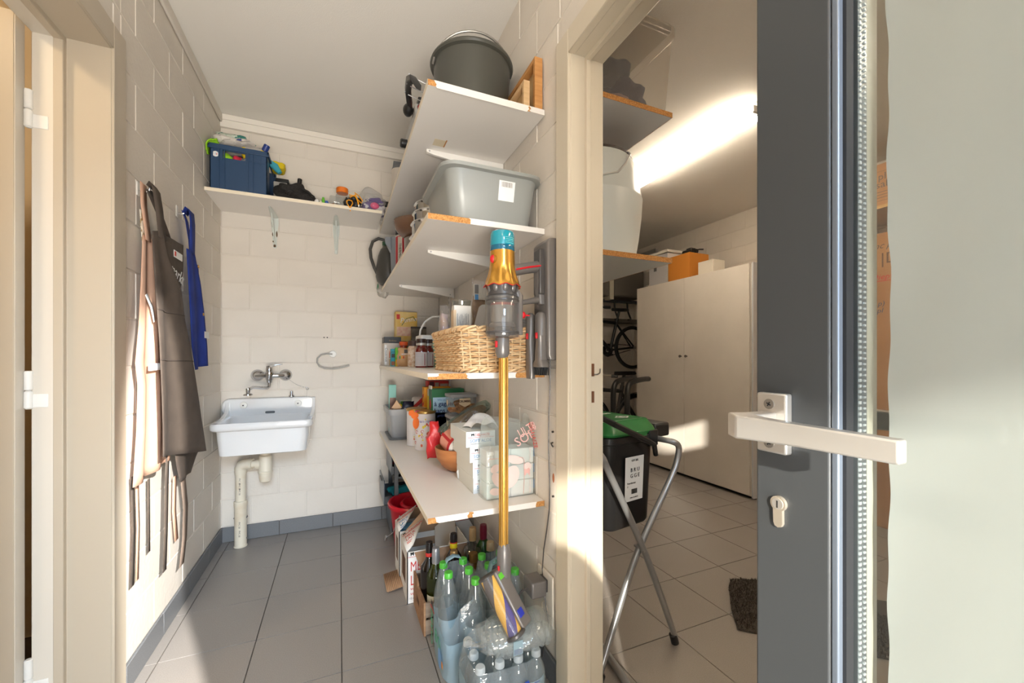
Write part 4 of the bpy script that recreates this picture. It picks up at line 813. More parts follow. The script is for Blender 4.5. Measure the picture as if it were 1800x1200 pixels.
jar('spice_jar', 'spice jar with bright orange lid behind the biscuit bag', 'jar', 0.372, 2.60, Z3, [(0,0),(0.026,0),(0.028,0.005),(0.028,0.09),(0.020,0.112),(0.020,0.13)], M3('paprika_glass', (166, 62, 26), 0.12), (0.026, 0.128, 0.152), M3('orange_lid2', (240, 96, 34)))
jar('spice_jar', 'dark green lidded jar of pickles beside the orange lidded jar', 'jar', 0.412, 2.62, Z3, [(0,0),(0.026,0),(0.028,0.005),(0.028,0.10),(0.022,0.125)], M3('pickle_glass', (140, 134, 74), 0.12), (0.026, 0.122, 0.145), M3('dark_green_lid', (50, 78, 64)))
KR = mat('kraft_snack_bag', (206, 160, 112), 0.4, bump=0.3, bs=60)
t_ = thing('biscuit_bag', 'folded tan biscuit bag with nutrition traffic light print', 'bag', (0.345, 2.42, Z3))
def pil(x0, x1, y, z0, z1, d, top=0.15, skew=0.0, s=1):
    def fn(u, v):
        a = 2*PI*u; e = (1 - abs(2*v-1)**3); 
        wd = (x1-x0)/2*(1 - 0.25*v*top*4*(v > 0.6)); X = (x0+x1)/2 + skew*v + wd*math.copysign(abs(math.cos(a))**0.5, math.cos(a)) + 0.002*math.sin(17*v+s)
        return (X, y + d*(0.12 + 0.88*e)*math.copysign(abs(math.sin(a))**0.8, math.sin(a)) + 0.003*math.sin(9*v+6*u*PI+s), z0 + (z1-z0)*v + 0.002*math.sin(a*3+s))
    return G().grid(fn, 28, 14, cu=True)
pil(0.31, 0.386, 2.42, Z3, Z3+0.108, 0.034).o('bag_body', KR, t_)
bx(0.318,0.346,2.3835,2.3842,Z3+0.046,Z3+0.062).o('score_print', M3('traffic_print', (230,160,50)), t_); bx(0.317,0.324,2.3828,2.3836,Z3+0.045,Z3+0.062).o('score_print', GREENI, t_); bx(0.338,0.344,2.3828,2.3836,Z3+0.047,Z3+0.061).o('score_print', REDI, t_); bx(0.33,0.375,2.386,2.3867,Z3+0.07,Z3+0.074).o('print_line', PAPERW, t_); bx(0.345,0.38,2.3885,2.3892,Z3+0.078,Z3+0.098).o('print_panel', M3('dark_grey_print', (84,78,72)), t_)
jar('glass_jar', 'clear glass jar of pale sweets between the biscuit bag and the pill bottle', 'jar', 0.378, 2.27, Z3, [(0,0),(0.028,0),(0.031,0.006),(0.031,0.10),(0.024,0.118)], M3('milky_sweets', (222, 206, 186), 0.15, c2=(190, 150, 120), ns=60), (0.028, 0.116, 0.145), M3('brown_lid', (70, 46, 36)))
AMB = mat('amber_glass', (92, 26, 14), 0.08, coat=0.5, c2=(120, 22, 22), ns=3)
def pills(lab, x, y, group=None):
    t_ = jar('pill_bottle', lab, 'bottle', x, y, Z3, [(0,0),(0.029,0),(0.032,0.004),(0.032,0.088),(0.026,0.104),(0.022,0.108),(0.022,0.116)], AMB, (0.026, 0.128, 0.149), M3('dark_brown_cap', (58, 38, 32), 0.35))
    G().lathe([(0.0235,0.114),(0.0255,0.116),(0.0255,0.126),(0.0235,0.128)], n=26).o('seal_ring', MATS['stripe_steel'], t_, w=False)
    lb = G().grid(lambda u, v: (0.0325*math.cos(-2.9+2.3*u), 0.0325*math.sin(-2.9+2.3*u), 0.008+0.072*v), 18, 1).o('paper_label', M3('grey_label', (206, 202, 204)), t_, w=False)
    g = G()
    for k in range(14):
        a0 = -2.75; a1 = -1.5; z = 0.014 + k*0.0046
        g.grid(lambda u, v: (0.0329*math.cos(a0+(a1-a0)*u), 0.0329*math.sin(a0+(a1-a0)*u), z+0.0014*v), 8, 1)
    tag(g.o('print_line', M3('label_text', (150, 146, 158)), lb, w=False), kind='stuff')
    G().grid(lambda u, v: (0.033*math.cos(-1.25+0.12*u), 0.033*math.sin(-1.25+0.12*u), 0.012+0.06*v), 3, 1).o('red_print', M3('redblue_print', (150, 60, 80)), lb, w=False)
    return t_
pb = pills('amber pill bottle with silver collar, in front of the other pill bottle', 0.393, 2.12)
dup(pb, (0.437, 2.17, Z3), 0.3, 'amber pill bottle partly hidden behind the left end of the wicker basket')
t_, hx, hy, h = carton('pasta_pack', 'tall yellow pasta pack standing against the back wall', 'pack', 0.345, 0.488, 2.78, 2.85, Z3, Z3+0.36, M3('yellow_pasta_pack', (228, 178, 60), c2=(226, 198, 130), ns=14), [(0.06, 0.95, 0.55, 0.72, M3('pink_ham', (214, 150, 130), c2=(232, 206, 176), ns=30)), (0.05, 0.5, 0.0, 0.28, M3('brown_dish', (176, 126, 70), c2=(130, 90, 50), ns=40)), (0.5, 0.95, 0.0, 0.4, M3('cream_pasta', (222, 186, 130), c2=(200, 150, 80), ns=50)), (0.05, 0.2, 0.86, 0.95, REDI)])
text('Penne', 0.045, (-hx+0.03, -hy-0.002, 0.285), (1,0.0,0.15), (0,0,1), PAPERW, t_, w=False, shear=0.3)
G().tube([(-0.03,-hy-0.002,0.27),(0.0,-hy-0.002,0.315),(0.045,-hy-0.002,0.33),(0.062,-hy-0.002,0.30)], 0.008, 8, flat=0.2).o('green_swoosh', M3('swoosh_green', (40,120,60)), t_, w=False)
t_ = thing('coffee_pack', 'small dark folded coffee pack against the back wall', 'pack', (0.49, 2.72, Z3)); bx(0.44,0.535,2.70,2.75,Z3,Z3+0.245).o('pack_body', M3('coffee_pack', (120,108,92), c2=(84,76,66), ns=30), t_, bv=0.004); bx(0.437,0.538,2.715,2.735,Z3+0.245,Z3+0.258).o('folded_top', M3('coffee_fold', (62,52,46)), t_, bv=0.002)
t_ = thing('spray_can', 'red and green tin beside the pasta pack', 'tin', (0.375, 2.72, Z3)); G().cyl(0.026,0,0.10,(0.385,2.72,Z3),22,b=0.002).o('tin_body', M3('red_tin',(200,52,36)), t_); G().cyl(0.0265,0.10,0.16,(0.385,2.72,Z3),22,b=0.004).o('green_top', M3('green_tin',(52,84,56)), t_)
t_ = thing('storage_pail', 'small white and mint plastic pail with hooped handle beside the basket', 'pail', (0.47, 2.3, Z3))
G().loft([rr3(0.425,0.545,2.22,2.36,0.02,Z3), rr3(0.41,0.56,2.21,2.37,0.02,Z3+0.14)]).o('pail_body', M3('mint_plastic',(186,214,186),0.35), t_); G().loft([rr3(0.405,0.565,2.205,2.375,0.02,Z3+0.14), rr3(0.405,0.565,2.205,2.375,0.02,Z3+0.175)]).o('pail_lid', WHITE, t_, bv=0.004)
G().tube([(0.41,2.27,Z3+0.155),(0.415,2.262,Z3+0.205),(0.437,2.25,Z3+0.25),(0.475,2.24,Z3+0.278),(0.52,2.24,Z3+0.282),(0.56,2.26,Z3+0.25)], 0.005, 8).o('pail_handle', WHITE, t_)
# wicker basket
WK = mat('wicker_cane', (232, 204, 162), 0.5, c2=(216, 180, 132), ns=22, bump=0.25, bs=300)
WK2 = mat('wicker_cane_dark', (218, 180, 134), 0.5, c2=(198, 152, 104), ns=22, bump=0.25, bs=300)
wkb = thing('wicker_basket', 'wide woven wicker basket full of packs on the third shelf', 'basket', (0.505, 1.49, Z3))
def per(s, k):
    """point on the rounded rectangle at height share k, s in 0..1"""
    hx = 0.128 + 0.012*k; hy = 0.222 + 0.014*k; r = 0.05
    segs = [2*hx-2*r, PI*r/2, 2*hy-2*r, PI*r/2]*2; L = sum(segs); d = (s % 1) * L
    cx, cy = (hx-r), (hy-r)
    P0 = [(-cx, -hy), None, (hx, -cy), None, (cx, hy), None, (-hx, cy), None]; D = [(1,0),None,(0,1),None,(-1,0),None,(0,-1),None]
    CC = [None,(cx,-cy),None,(cx,cy),None,(-cx,cy),None,(-cx,-cy)]; A0 = [0,-PI/2,0,0,0,PI/2,0,PI]
    for i, q in enumerate(segs):
        if d <= q:
            if i % 2 == 0: x, y = P0[i][0]+D[i][0]*d, P0[i][1]+D[i][1]*d; nx, ny = D[i][1], -D[i][0]
            else: a = A0[i] + d/r; x, y = CC[i][0]+r*math.cos(a), CC[i][1]+r*math.sin(a); nx, ny = math.cos(a), math.sin(a)
            return x, y, nx, ny
        d -= q
    return -cx, -hy, 0, -1
NS = 46; HB = 0.142
for j in range(NS):
    g = G(); pts = []
    for k in range(4):
        x, y, nx, ny = per(j/NS, k/3); pts.append((x, y, 0.006+HB*k/3))
    g.tube(pts, 0.0032, 6).o('stake', WK, wkb, w=False)
NR = 19
for rr in range(NR):
    g = G(); pts = []; n = NS*4; z = 0.010 + (HB-0.014)*rr/(NR-1)
    for i in range(n):
        s_ = i/n; x, y, nx, ny = per(s_, rr/NR); o_ = 0.0058*math.sin(PI*(i/4.0) + (PI if rr % 2 else 0) + PI/2)
        pts.append((x+nx*o_, y+ny*o_, z + 0.0012*math.sin(i*0.7+rr*2)))
    g.tube(pts, 0.0044, 6, True, flat=0.8).o('weave_strand', WK if rr % 3 else WK2, wkb, w=False)
for z, nm in ((HB+0.003, 'top_braid'), (0.006, 'bottom_braid')):
    for q in range(3):
        g = G(); pts = []; n = NS*4
        for i in range(n):
            x, y, nx, ny = per(i/n, 1 if z > 0.05 else 0); a = 2*PI*i/12 + q*2*PI/3
            pts.append((x+nx*0.0075*math.cos(a), y+ny*0.0075*math.cos(a), z+0.0065*math.sin(a)))
        g.tube(pts, 0.0045, 6, True).o(nm, (WK, WK2, WK)[q], wkb, w=False)
bx(-0.12,0.12,-0.215,0.215,0.001,0.006).o('basket_base', WK2, wkb, w=False)
CEL = clear('cellophane', (252,252,252), 0.06, 0.06, milk=0.10, bump=0.8, bs=22)
def pouch(lab, x0, x1, y, z0, z1, d, inner, fill=0.6, name='food_pouch', cat='pouch', extra=True):
    t_ = thing(name, lab, cat, ((x0+x1)/2, y, z0))
    pil(x0, x1, y, z0, z1, d, s=x0*50).o('film', CEL, t_)
    pil(x0+0.004, x1-0.004, y, z0+0.002, z0+(z1-z0)*fill, d*0.85, s=x1*50).o('contents', inner, t_)
    return t_
pouch('clear bag of pasta at the left end of the wicker basket', 0.372, 0.415, 1.62, Z3+0.02, Z3+0.262, 0.035, M3('violet_tan_fill', (206, 174, 134), c2=(184, 170, 190), ns=16), 0.86)
t_, hx, hy, h = carton('printed_pack', 'white pack printed with grey text tilted in the wicker basket', 'pack', 0.402, 0.470, 1.50, 1.535, Z3+0.02, Z3+0.25, M3('white_text_pack', (226, 222, 214)), [])
g = G(); rnd = random.Random(6)
for k in range(30):
    u = -hx+0.012+0.0017*k; g.box(u, u+0.0008, -hy-0.0008, -hy, h*0.55, h*(0.62+0.3*rnd.random()))
tag(g.o('print_line', M3('grey_print', (140,138,136)), t_, w=False, flat=True), kind='stuff')
bx(-hx-0.002,-hx+0.008,-hy-0.0012,hy,0.02,h*0.92).o('cream_edge', M3('cream_strip', (224,198,160)), t_, w=False)
t_ = thing('glass_stack', 'stack of upturned clear glasses behind the white tub in the wicker basket', 'glass', (0.447, 1.55, Z3+0.02))
for k in range(5): G().lathe([(0.030,0.0),(0.036,0.05),(0.038,0.056),(0.034,0.058)], (0.449,1.56,Z3+0.10+0.03*k), 26).o('glass', clear('stacked_glass', (226,230,228), 0.16, 0.05, milk=0.12, milkc=(206,206,196)), t_)
t_ = thing('plastic_jar', 'translucent white plastic jar upturned in the wicker basket', 'jar', (0.50, 1.40, Z3+0.02))
M = TR((0.497, 1.42, Z3+0.06), 0.12, 0.14, 0.2)
FROST = clear('frosted_plastic', (230,233,236), 0.05, 0.25, milk=0.78, milkc=(206,208,210))
G().loft([[(x, y, 0.0) for x, y in rrect(-0.056,0.056,-0.05,0.05,0.02)], [(x, y, 0.17) for x, y in rrect(-0.046,0.046,-0.042,0.042,0.02)], [(x, y, 0.182) for x, y in rrect(-0.038,0.038,-0.034,0.034,0.018)]], M=M).o('jar_body', FROST, t_, bv=0.003)
lump('sweets_bag', 'pink and violet sweets bag beside the white jar in the wicker basket', 'bag', (0.555, 1.38, Z3+0.13), (0.05,0.05,0.03), M3('pink_violet', (222,178,180), 0.4, c2=(110,80,140), ns=14), 0.25, 61)
pouch('tall clear pouch of brown grain with barcode standing at the back of the basket', 0.505, 0.575, 1.62, Z3+0.04, Z3+0.375, 0.02, M3('brown_grain', (164,132,100), c2=(140,108,78), ns=60), 0.80)
bp_ = [o for o in C.objects if o.get('label','').startswith('tall clear pouch of brown')][0]; bx(0.512,0.568,1.597,1.598,Z3+0.29,Z3+0.355).o('printed_panel', M3('grey_printed_panel',(206,202,192),c2=(170,166,158),ns=90,stretch=(8,1,0.3)), bp_); bx(0.515,0.532,1.596,1.597,Z3+0.315,Z3+0.352).o('barcode_panel', M3('barcode_dark',(110,108,106)), bp_); bx(0.516,0.531,1.596,1.597,Z3+0.29,Z3+0.312).o('blue_panel', BLUEI, bp_)
pouch('clear pouch of pale grain behind the vacuum cleaner in the basket', 0.585, 0.64, 1.55, Z3+0.04, Z3+0.345, 0.02, M3('pale_grain', (218,192,150), c2=(200,170,120), ns=60), 0.86)
t_ = thing('plastic_cup', 'translucent plastic cup at the right end of the wicker basket', 'cup', (0.60, 1.36, Z3+0.06)); G().lathe([(0,0.0),(0.03,0.0),(0.036,0.115),(0.04,0.118),(0.04,0.128),(0.034,0.12)], (0.597,1.36,Z3+0.06), 26).o('cup_body', FROST, t_)
# ------------------------------------------------------------------ lowest right shelf (top 0.595)
Z4 = 0.5955
LG = mat('light_grey_plastic', (166, 168, 170), 0.35)
t_ = thing('storage_bin', 'light grey plastic bin of snack packs at the far end of the lowest shelf', 'bin', (0.36, 2.66, Z4))
G().loft([rr3(0.30,0.43,2.56,2.80,0.02,Z4), rr3(0.285,0.45,2.535,2.83,0.025,Z4+0.15), rr3(0.275,0.46,2.525,2.84,0.025,Z4+0.151), rr3(0.272,0.463,2.522,2.843,0.025,Z4+0.185), rr3(0.282,0.453,2.532,2.833,0.022,Z4+0.187), rr3(0.305,0.425,2.565,2.795,0.02,Z4+0.012)]).o('bin_body', LG, t_, ang=50)
G().loft([rr3(0.280,0.45,2.53,2.83,0.03,Z4), rr3(0.278,0.452,2.528,2.832,0.03,Z4+0.010)]).o('lid_below', M3('slate_lid', (112,116,120)), t_, bv=0.003)
carton('biscuit_box', 'tall mint and brown box standing in the light grey bin', 'box', 0.296, 0.342, 2.70, 2.74, Z4+0.03, Z4+0.325, M3('mint_box', (140,206,196)), [(0.12,0.95,0.02,0.72,M3('brown_biscuit',(168,132,116),c2=(140,104,90),ns=20))], rz=-0.1)
tree = [(-0.008,0),(0.008,0),(0.008,0.02),(0.040,0.03),(0.018,0.062),(0.032,0.066),(0.0,0.115),(-0.032,0.066),(-0.018,0.062),(-0.040,0.03),(-0.008,0.02)]
tag(G().prism(tree, 0, 0.010, basis((0.325, 2.56, Z4+0.125), (1,-0.1,0), (0,0.1,1))).o('biscuit', M3('tree_biscuit',(222,186,150),0.8), bv=0.002), 'tree shaped pale biscuit leaning in the light grey bin', 'biscuit')
t_ = thing('crisp_bag', 'navy snack bag with yellow and white print in the light grey bin', 'bag', (0.36, 2.60, Z4+0.1)); pil(0.335,0.415,2.60,Z4+0.10,Z4+0.225,0.02,skew=0.03).o('bag_body', M3('navy_foil',(30,36,64),0.25), t_); G().ell((0.345,2.582,Z4+0.20),(0.015,0.006,0.016),14,8).o('yellow_spot', M3('yellow_print',(240,200,40)), t_); text('Pom', 0.035, (0.365,2.578,Z4+0.165), (1,0,-0.35), (0.3,0,1), PAPERW, t_)
carton('tea_box', 'green topped pack lying at the back of the light grey bin', 'pack', 0.37, 0.46, 2.72, 2.80, Z4+0.13, Z4+0.215, M3('grey_green_pack',(200,202,190)), [(0,1,0.5,1,M3('tea_green',(64,122,44)))])
t_ = thing('crisp_bag', 'red and white snack bag lying on the right side of the light grey bin', 'bag', (0.43, 2.62, Z4+0.15)); pil(0.395,0.475,2.62,Z4+0.15,Z4+0.25,0.022,skew=0.03).o('bag_body', M3('white_foil',(226,220,212),0.3), t_); G().prism([(0.42,0.0),(0.50,0.07),(0.50,0.10),(0.43,0.035)],0,0.004,basis((0,2.594,Z4+0.16),(1,0,0),(0,0,1))).o('red_band', REDI, t_)
t_ = thing('sweets_bag', 'small clear bag of brown sweets beside the light grey bin', 'bag', (0.405, 2.45, Z4)); G().ell((0.402,2.45,Z4+0.042),(0.024,0.03,0.043),18,12,None,0.9,0.3,71).o('film', CEL, t_); G().ell((0.402,2.45,Z4+0.028),(0.019,0.024,0.027),16,10,None,0.9,0.35,72).o('contents', M3('brown_sweets',(150,96,70),0.5,c2=(220,200,180),ns=60), t_)
def can(lab, x, y, z):
    t_ = thing('storage_tin', lab, 'tin', (x, y, z))
    G().lathe([(0,0),(0.055,0),(0.057,0.003),(0.0555,0.006),(0.0555,0.196),(0.057,0.199),(0.057,0.203),(0.053,0.204),(0.052,0.198),(0,0.198)], n=40).o('tin_body', M3('white_tin',(232,228,228),0.35), t_, w=False)
    G().lathe([(0.0575,0.196),(0.0585,0.198),(0.0585,0.208),(0.056,0.211),(0.05,0.209),(0,0.209)], n=40).o('tin_lid', mat('gold_tin',(196,160,96),0.3,0.9), t_, w=False)
    rnd = random.Random(int(y*100)); g = [G(), G(), G()]
    for k in range(46):
        a = rnd.uniform(-PI, 0); z_ = rnd.uniform(0.02, 0.17); r_ = rnd.uniform(0.003, 0.009); c = k % 3
        if c == 2 and k % 2: 
            g[2].tube([(0.0556*math.cos(a+r_/0.055*math.cos(q)), 0.0556*math.sin(a+r_/0.055*math.cos(q)), z_+r_*math.sin(q)) for q in [j*PI/6 for j in range(11)]], 0.0018, 5, flat=0.5)
        else:
            g[c].grid(lambda u, v: (0.0559*math.cos(a+v*r_/0.055*math.cos(2*PI*u)*(0.8+0.2*math.sin(9*u))), 0.0559*math.sin(a+v*r_/0.055*math.cos(2*PI*u)*(0.8+0.2*math.sin(9*u))), z_+v*r_*math.sin(2*PI*u)), 10, 1)
    for c, (n_, co) in enumerate((('yellow_print2',(240,212,60)), ('coral_print',(236,120,84)), ('rose_print',(214,96,92)))): tag(g[c].o('print_dab', M3(n_, co), t_, w=False), kind='stuff')
    for k, chh in enumerate('maman-maman'):
        a = -2.75 + k*0.17; text(chh, 0.022, (0.0562*math.cos(a), 0.0562*math.sin(a), 0.150), (-math.sin(a), math.cos(a), 0), (0,0,1), M3('lilac_print',(150,140,190)), t_, w=False)
    return t_
c1 = can('nearer white storage tin with yellow and coral prints and a gold lid', 0.436, 2.235, Z4)
c2 = dup(c1, (0.412, 2.36, Z4), 1.1, 'white storage tin standing behind the nearer printed tin')
t_ = thing('paper_flower', 'orange and pink paper flowers stuck on the tins', 'flower', (0.37, 2.24, Z4+0.17))
OP = M3('orange_paper',(240,120,50),0.8); PP = M3('pink_paper',(236,80,150),0.8)
for (x,z,rx,rz_,m_) in ((0.355,0.205,0.016,0.016,OP),(0.372,0.19,0.02,0.018,OP),(0.378,0.15,0.017,0.032,OP),(0.39,0.20,0.016,0.014,PP)):
    G().ell((x,2.19+0.02*(x>0.38),Z4+z),(rx,0.002,rz_),18,10).o('petal', m_, t_)
t_, hx, hy, h = carton('cereal_box', 'red cereal box at the back of the row on the lowest shelf', 'box', 0.515, 0.652, 2.56, 2.63, Z4, Z4+0.352, M3('red_cereal',(206,46,34)), [(0.08,0.3,0.88,0.99,M3('dark_red',(90,20,20))),(0.34,0.52,0.86,0.97,M3('beige_panel',(190,180,160))),(0.58,0.95,0.84,0.95,M3('beige_panel2',(196,184,168)))])
t_, hx, hy, h = carton('cereal_box', 'orange cereal box second from the back of the row', 'box', 0.476, 0.640, 2.47, 2.53, Z4, Z4+0.32, M3('orange_cereal',(238,160,30)), [], side=M3('orange_side',(240,166,36)))
for z_ in (0.25, 0.20): G().prism([(-0.02,0),(0.02,0.012),(0.02,0.03),(-0.02,0.018)],0,0.0006,basis((-hx-0.001,0.0,z_),(0,-1,0),(0,0,1))).o('red_dash', REDI, t_, w=False)
text('cereal', 0.03, (-hx-0.001,0.025,0.10), (0,0,1), (0,1,0), INK, t_, w=False)
t_, hx, hy, h = carton('cereal_box', 'yellow cereal box with white open top in the middle of the row', 'box', 0.486, 0.650, 2.36, 2.43, Z4, Z4+0.295, M3('yellow_cereal',(240,206,30)), [(0.0,1,0.86,1,M3('cream_top',(226,214,190)))], side=M3('yellow_side',(242,210,34)))
for x_, z_ in ((-hx+0.01,h),(0.02,h)): bx(x_,x_+0.05,-hy,-hy+0.0015,h,h+0.016).o('open_flap', M3('card_flap',(226,218,200)), t_, w=False)
bx(-hx-0.001,-hx,-0.02,0.02,h-0.02,h+0.02).o('open_flap', M3('card_flap',(226,218,200)), t_, w=False)
t_, hx, hy, h = carton('cereal_box', 'green cereal box with pale blue contest panel nearest in the row', 'box', 0.470, 0.652, 2.22, 2.30, Z4, Z4+0.325, M3('green_cereal',(34,110,66)), [(0.03,0.98,0.36,0.86,M3('pale_blue_panel',(170,206,230))),(0.03,0.6,0.36,0.60,M3('white_blue_panel',(222,230,236)))], side=M3('green_side',(44,104,70)))
text('Win et', 0.016, (-hx+0.03,-hy-0.0015,h*0.80), (1,0,0), (0,0,1), BLUEI, t_, w=False); text('à gagner', 0.034, (-hx+0.012,-hy-0.0015,h*0.715), (1,0,0), (0,0,1), M3('navy_print',(34,60,120)), t_, w=False, bold=0.0006)
text('kans op', 0.034, (-hx+0.012,-hy-0.0015,h*0.60), (1,0,0), (0,0,1), MATS['navy_print'], t_, w=False, bold=0.0006); text('prijzen', 0.022, (-hx+0.03,-hy-0.0015,h*0.53), (1,0,0), (0,0,1), MATS['navy_print'], t_, w=False)
text("Kellogg's", 0.026, (-hx+0.03,-hy-0.0015,h*0.27), (1,0,0), (0,0,1), PAPERW, t_, w=False, shear=0.3)
for k in range(3): bx(-hx+0.03,-hx+0.10,-hy-0.001,-hy,h*(0.12+0.05*k),h*(0.135+0.05*k)).o('print_line', PAPERW, t_, w=False)
for (z_, m_) in ((0.24,REDI),(0.12,PAPERW),(0.05,M3('yellow_badge',(240,200,60)))): G().ell((0,0,0),(0.022,0.0008,0.028),16,8,TR((-hx-0.0008,0,z_),0,0,PI/2)).o('side_badge', m_, t_, w=False)
bx(-hx-0.004,-hx+0.004,-0.03,0.03,h,h+0.018).o('open_flap', M3('card_flap',(226,218,200)), t_, w=False)
COOK = mat('waffle_biscuit', (206,150,84), 0.7, c2=(170,108,50), ns=70, bump=0.8, bs=120, lo=0.4, hi=0.6)
def tubbox(lab, x, y, z, wd, d, h, txt):
    t_ = thing('biscuit_tub', lab, 'tub', (x, y, z))
    G().loft([[(a,b,0.0) for a,b in rrect(-wd/2+0.006,wd/2-0.006,-d/2+0.006,d/2-0.006,0.012)], [(a,b,h-0.014) for a,b in rrect(-wd/2,wd/2,-d/2,d/2,0.012)]]).o('tub_body', CEL, t_, w=False)
    G().loft([[(a,b,h-0.015) for a,b in rrect(-wd/2-0.003,wd/2+0.003,-d/2-0.003,d/2+0.003,0.014)], [(a,b,h) for a,b in rrect(-wd/2-0.003,wd/2+0.003,-d/2-0.003,d/2+0.003,0.014)]]).o('tub_lid', FROST, t_, w=False, bv=0.002)
    rnd = random.Random(int(z*1000))
    for k in range(10):
        M = TR((rnd.uniform(-wd*0.36,wd*0.36), rnd.uniform(-d*0.3,d*0.3), 0.018+0.045*rnd.random()*h/0.1), rnd.uniform(-.7,.7), rnd.uniform(-.7,.7), rnd.uniform(0,3))
        G().prism(rrect(-0.026,0.026,-0.02,0.02,0.008),-0.005,0.005,M).o('biscuit', COOK, t_, w=False, bv=0.002)
    lb = G().prism([(-0.028,0.028),(-0.03,0.0),(0,-0.016),(0.03,0.0),(0.028,0.028)],0,0.0006,basis((wd*0.02,-d/2-0.003,h*0.56),(1,0,0),(0,0,1))).o('paper_label', M3('cream_label',(236,214,176)), t_, w=False)
    text(txt, 0.0145, (wd*0.02,-d/2-0.0042,h*0.64), (1,0,0), (0,0,1), M3('brown_print',(90,56,34)), lb, w=False, align='CENTER', bold=0.0005)
    G().prism([(-0.014,0.018),(-0.016,0),(0,-0.012),(0.016,0),(0.014,0.018)],0,0.0006,basis((-wd/2-0.003,0,h*0.55),(0,-1,0),(0,0,1))).o('side_label', M3('cream_label',(236,214,176)), t_, w=False)
tubbox('upper clear tub of waffle biscuits labelled CRUMBEL', 0.582, 2.04, Z4+0.205, 0.135, 0.13, 0.108, 'CRUMBEL')
tubbox('lower clear biscuit tub under the one labelled CRUMBEL', 0.584, 2.045, Z4+0.10, 0.135, 0.13, 0.104, 'CRUMBEL')
carton('shoe_box', 'plain white box under the clear biscuit tubs', 'box', 0.52, 0.65, 1.98, 2.11, Z4, Z4+0.099, M3('plain_white_box',(222,218,210)))
t_ = thing('bread_bag', 'long clear bread bag with teal print lying across the packs', 'bag', (0.55, 1.85, Z4+0.15))
M = basis((0.545,1.84,Z4+0.205),(0.83,-0.1,0.50),(0.1,1,0.1))
G().ell((0,0,0),(0.135,0.045,0.036),28,18,M,0.85,0.25,81).o('film', clear('bread_film',(226,238,232),0.06,0.08,milk=0.12,milkc=(206,224,218),bump=0.8,bs=24), t_)
G().ell((0.01,0,0),(0.105,0.036,0.027),24,14,M,0.9,0.12,82).o('bread_loaf', mat('brown_bread',(146,96,60),0.85,c2=(176,128,88),ns=40,bump=0.5,bs=120), t_)
text('natur', 0.03, tuple(M @ Vector((-0.10,-0.046,0.0))), (0.83,-0.1,0.50), (-0.5,0,0.83), BLUEI, t_)
# wooden bowl with red packs
WB_ = mat('turned_wood', (190,126,74), 0.45, c2=(166,102,56), ns=6, stretch=(1,1,6), bump=0.1, bs=60)
t_ = thing('wooden_bowl', 'deep turned wooden bowl holding red packs on the lowest shelf', 'bowl', (0.50, 1.74, Z4))
G().lathe([(0,0.0),(0.04,0.0),(0.075,0.022),(0.100,0.06),(0.108,0.105),(0.104,0.107),(0.094,0.062),(0.07,0.03),(0.03,0.012),(0,0.012)], (0.492,1.745,Z4), 44).o('bowl_body', WB_, t_)
t_ = thing('rusk_pack', 'pale pack with red print lying in the wooden bowl', 'pack', (0.46, 1.74, Z4+0.08))
M = TR((0.468,1.735,Z4+0.122),0.25,-0.1,0.15)
G().cyl(0.05,-0.055,0.055,n=30,M=M @ TR((0,0,0),PI/2,0,0),b=0.012).o('pack_body', M3('white_foil',(226,220,212),0.3), t_)
G().grid(lambda u,v: tuple(M @ Vector((0.051*math.cos(1.2+2.4*u), -0.05+0.095*v, 0.051*math.sin(1.2+2.4*u)))),18,1).o('pink_print', M3('salmon_print',(226,150,126)), t_)
G().grid(lambda u,v: tuple(M @ Vector((0.0516*math.cos(1.2+2.4*u), -0.05+0.02*v, 0.0516*math.sin(1.2+2.4*u)))),18,1).o('red_print', M3('deep_red_print',(190,34,40)), t_)
G().grid(lambda u,v: tuple(M @ Vector((0.0516*math.cos(2.3+0.25*u), -0.05+0.10*v, 0.0516*math.sin(2.3+0.25*u)))),6,1).o('red_print', M3('deep_red_print',(190,34,40)), t_)
t_ = thing('crisp_bag', 'crumpled bright red bag sticking out behind the wooden bowl', 'bag', (0.42, 1.88, Z4))
pil(0.375,0.455,1.885,Z4+0.03,Z4+0.20,0.022,top=0.5,skew=-0.005).o('bag_body', mat('red_foil',(206,42,44),0.3,bump=0.9,bs=40), t_)
t_ = thing('cocktail_sticks', 'little blue and white paper twist beside the tissue boxes', 'wrapper', (0.462,1.63,Z4)); G().prism([(0,0),(0.02,0),(0.026,0.03),(0.012,0.045),(-0.004,0.03)],0,0.012,basis((0.448,1.62,Z4),(1,0,0),(0,0.2,1))).o('wrapper_body', PAPERW, t_, bv=0.003); G().prism([(0,0),(0.012,0),(0.018,0.024),(0.008,0.022)],0,0.002,basis((0.4495,1.6185,Z4+0.004),(1,0,0),(0,0.2,1))).o('blue_print', M3('strong_blue',(50,100,200)), t_)
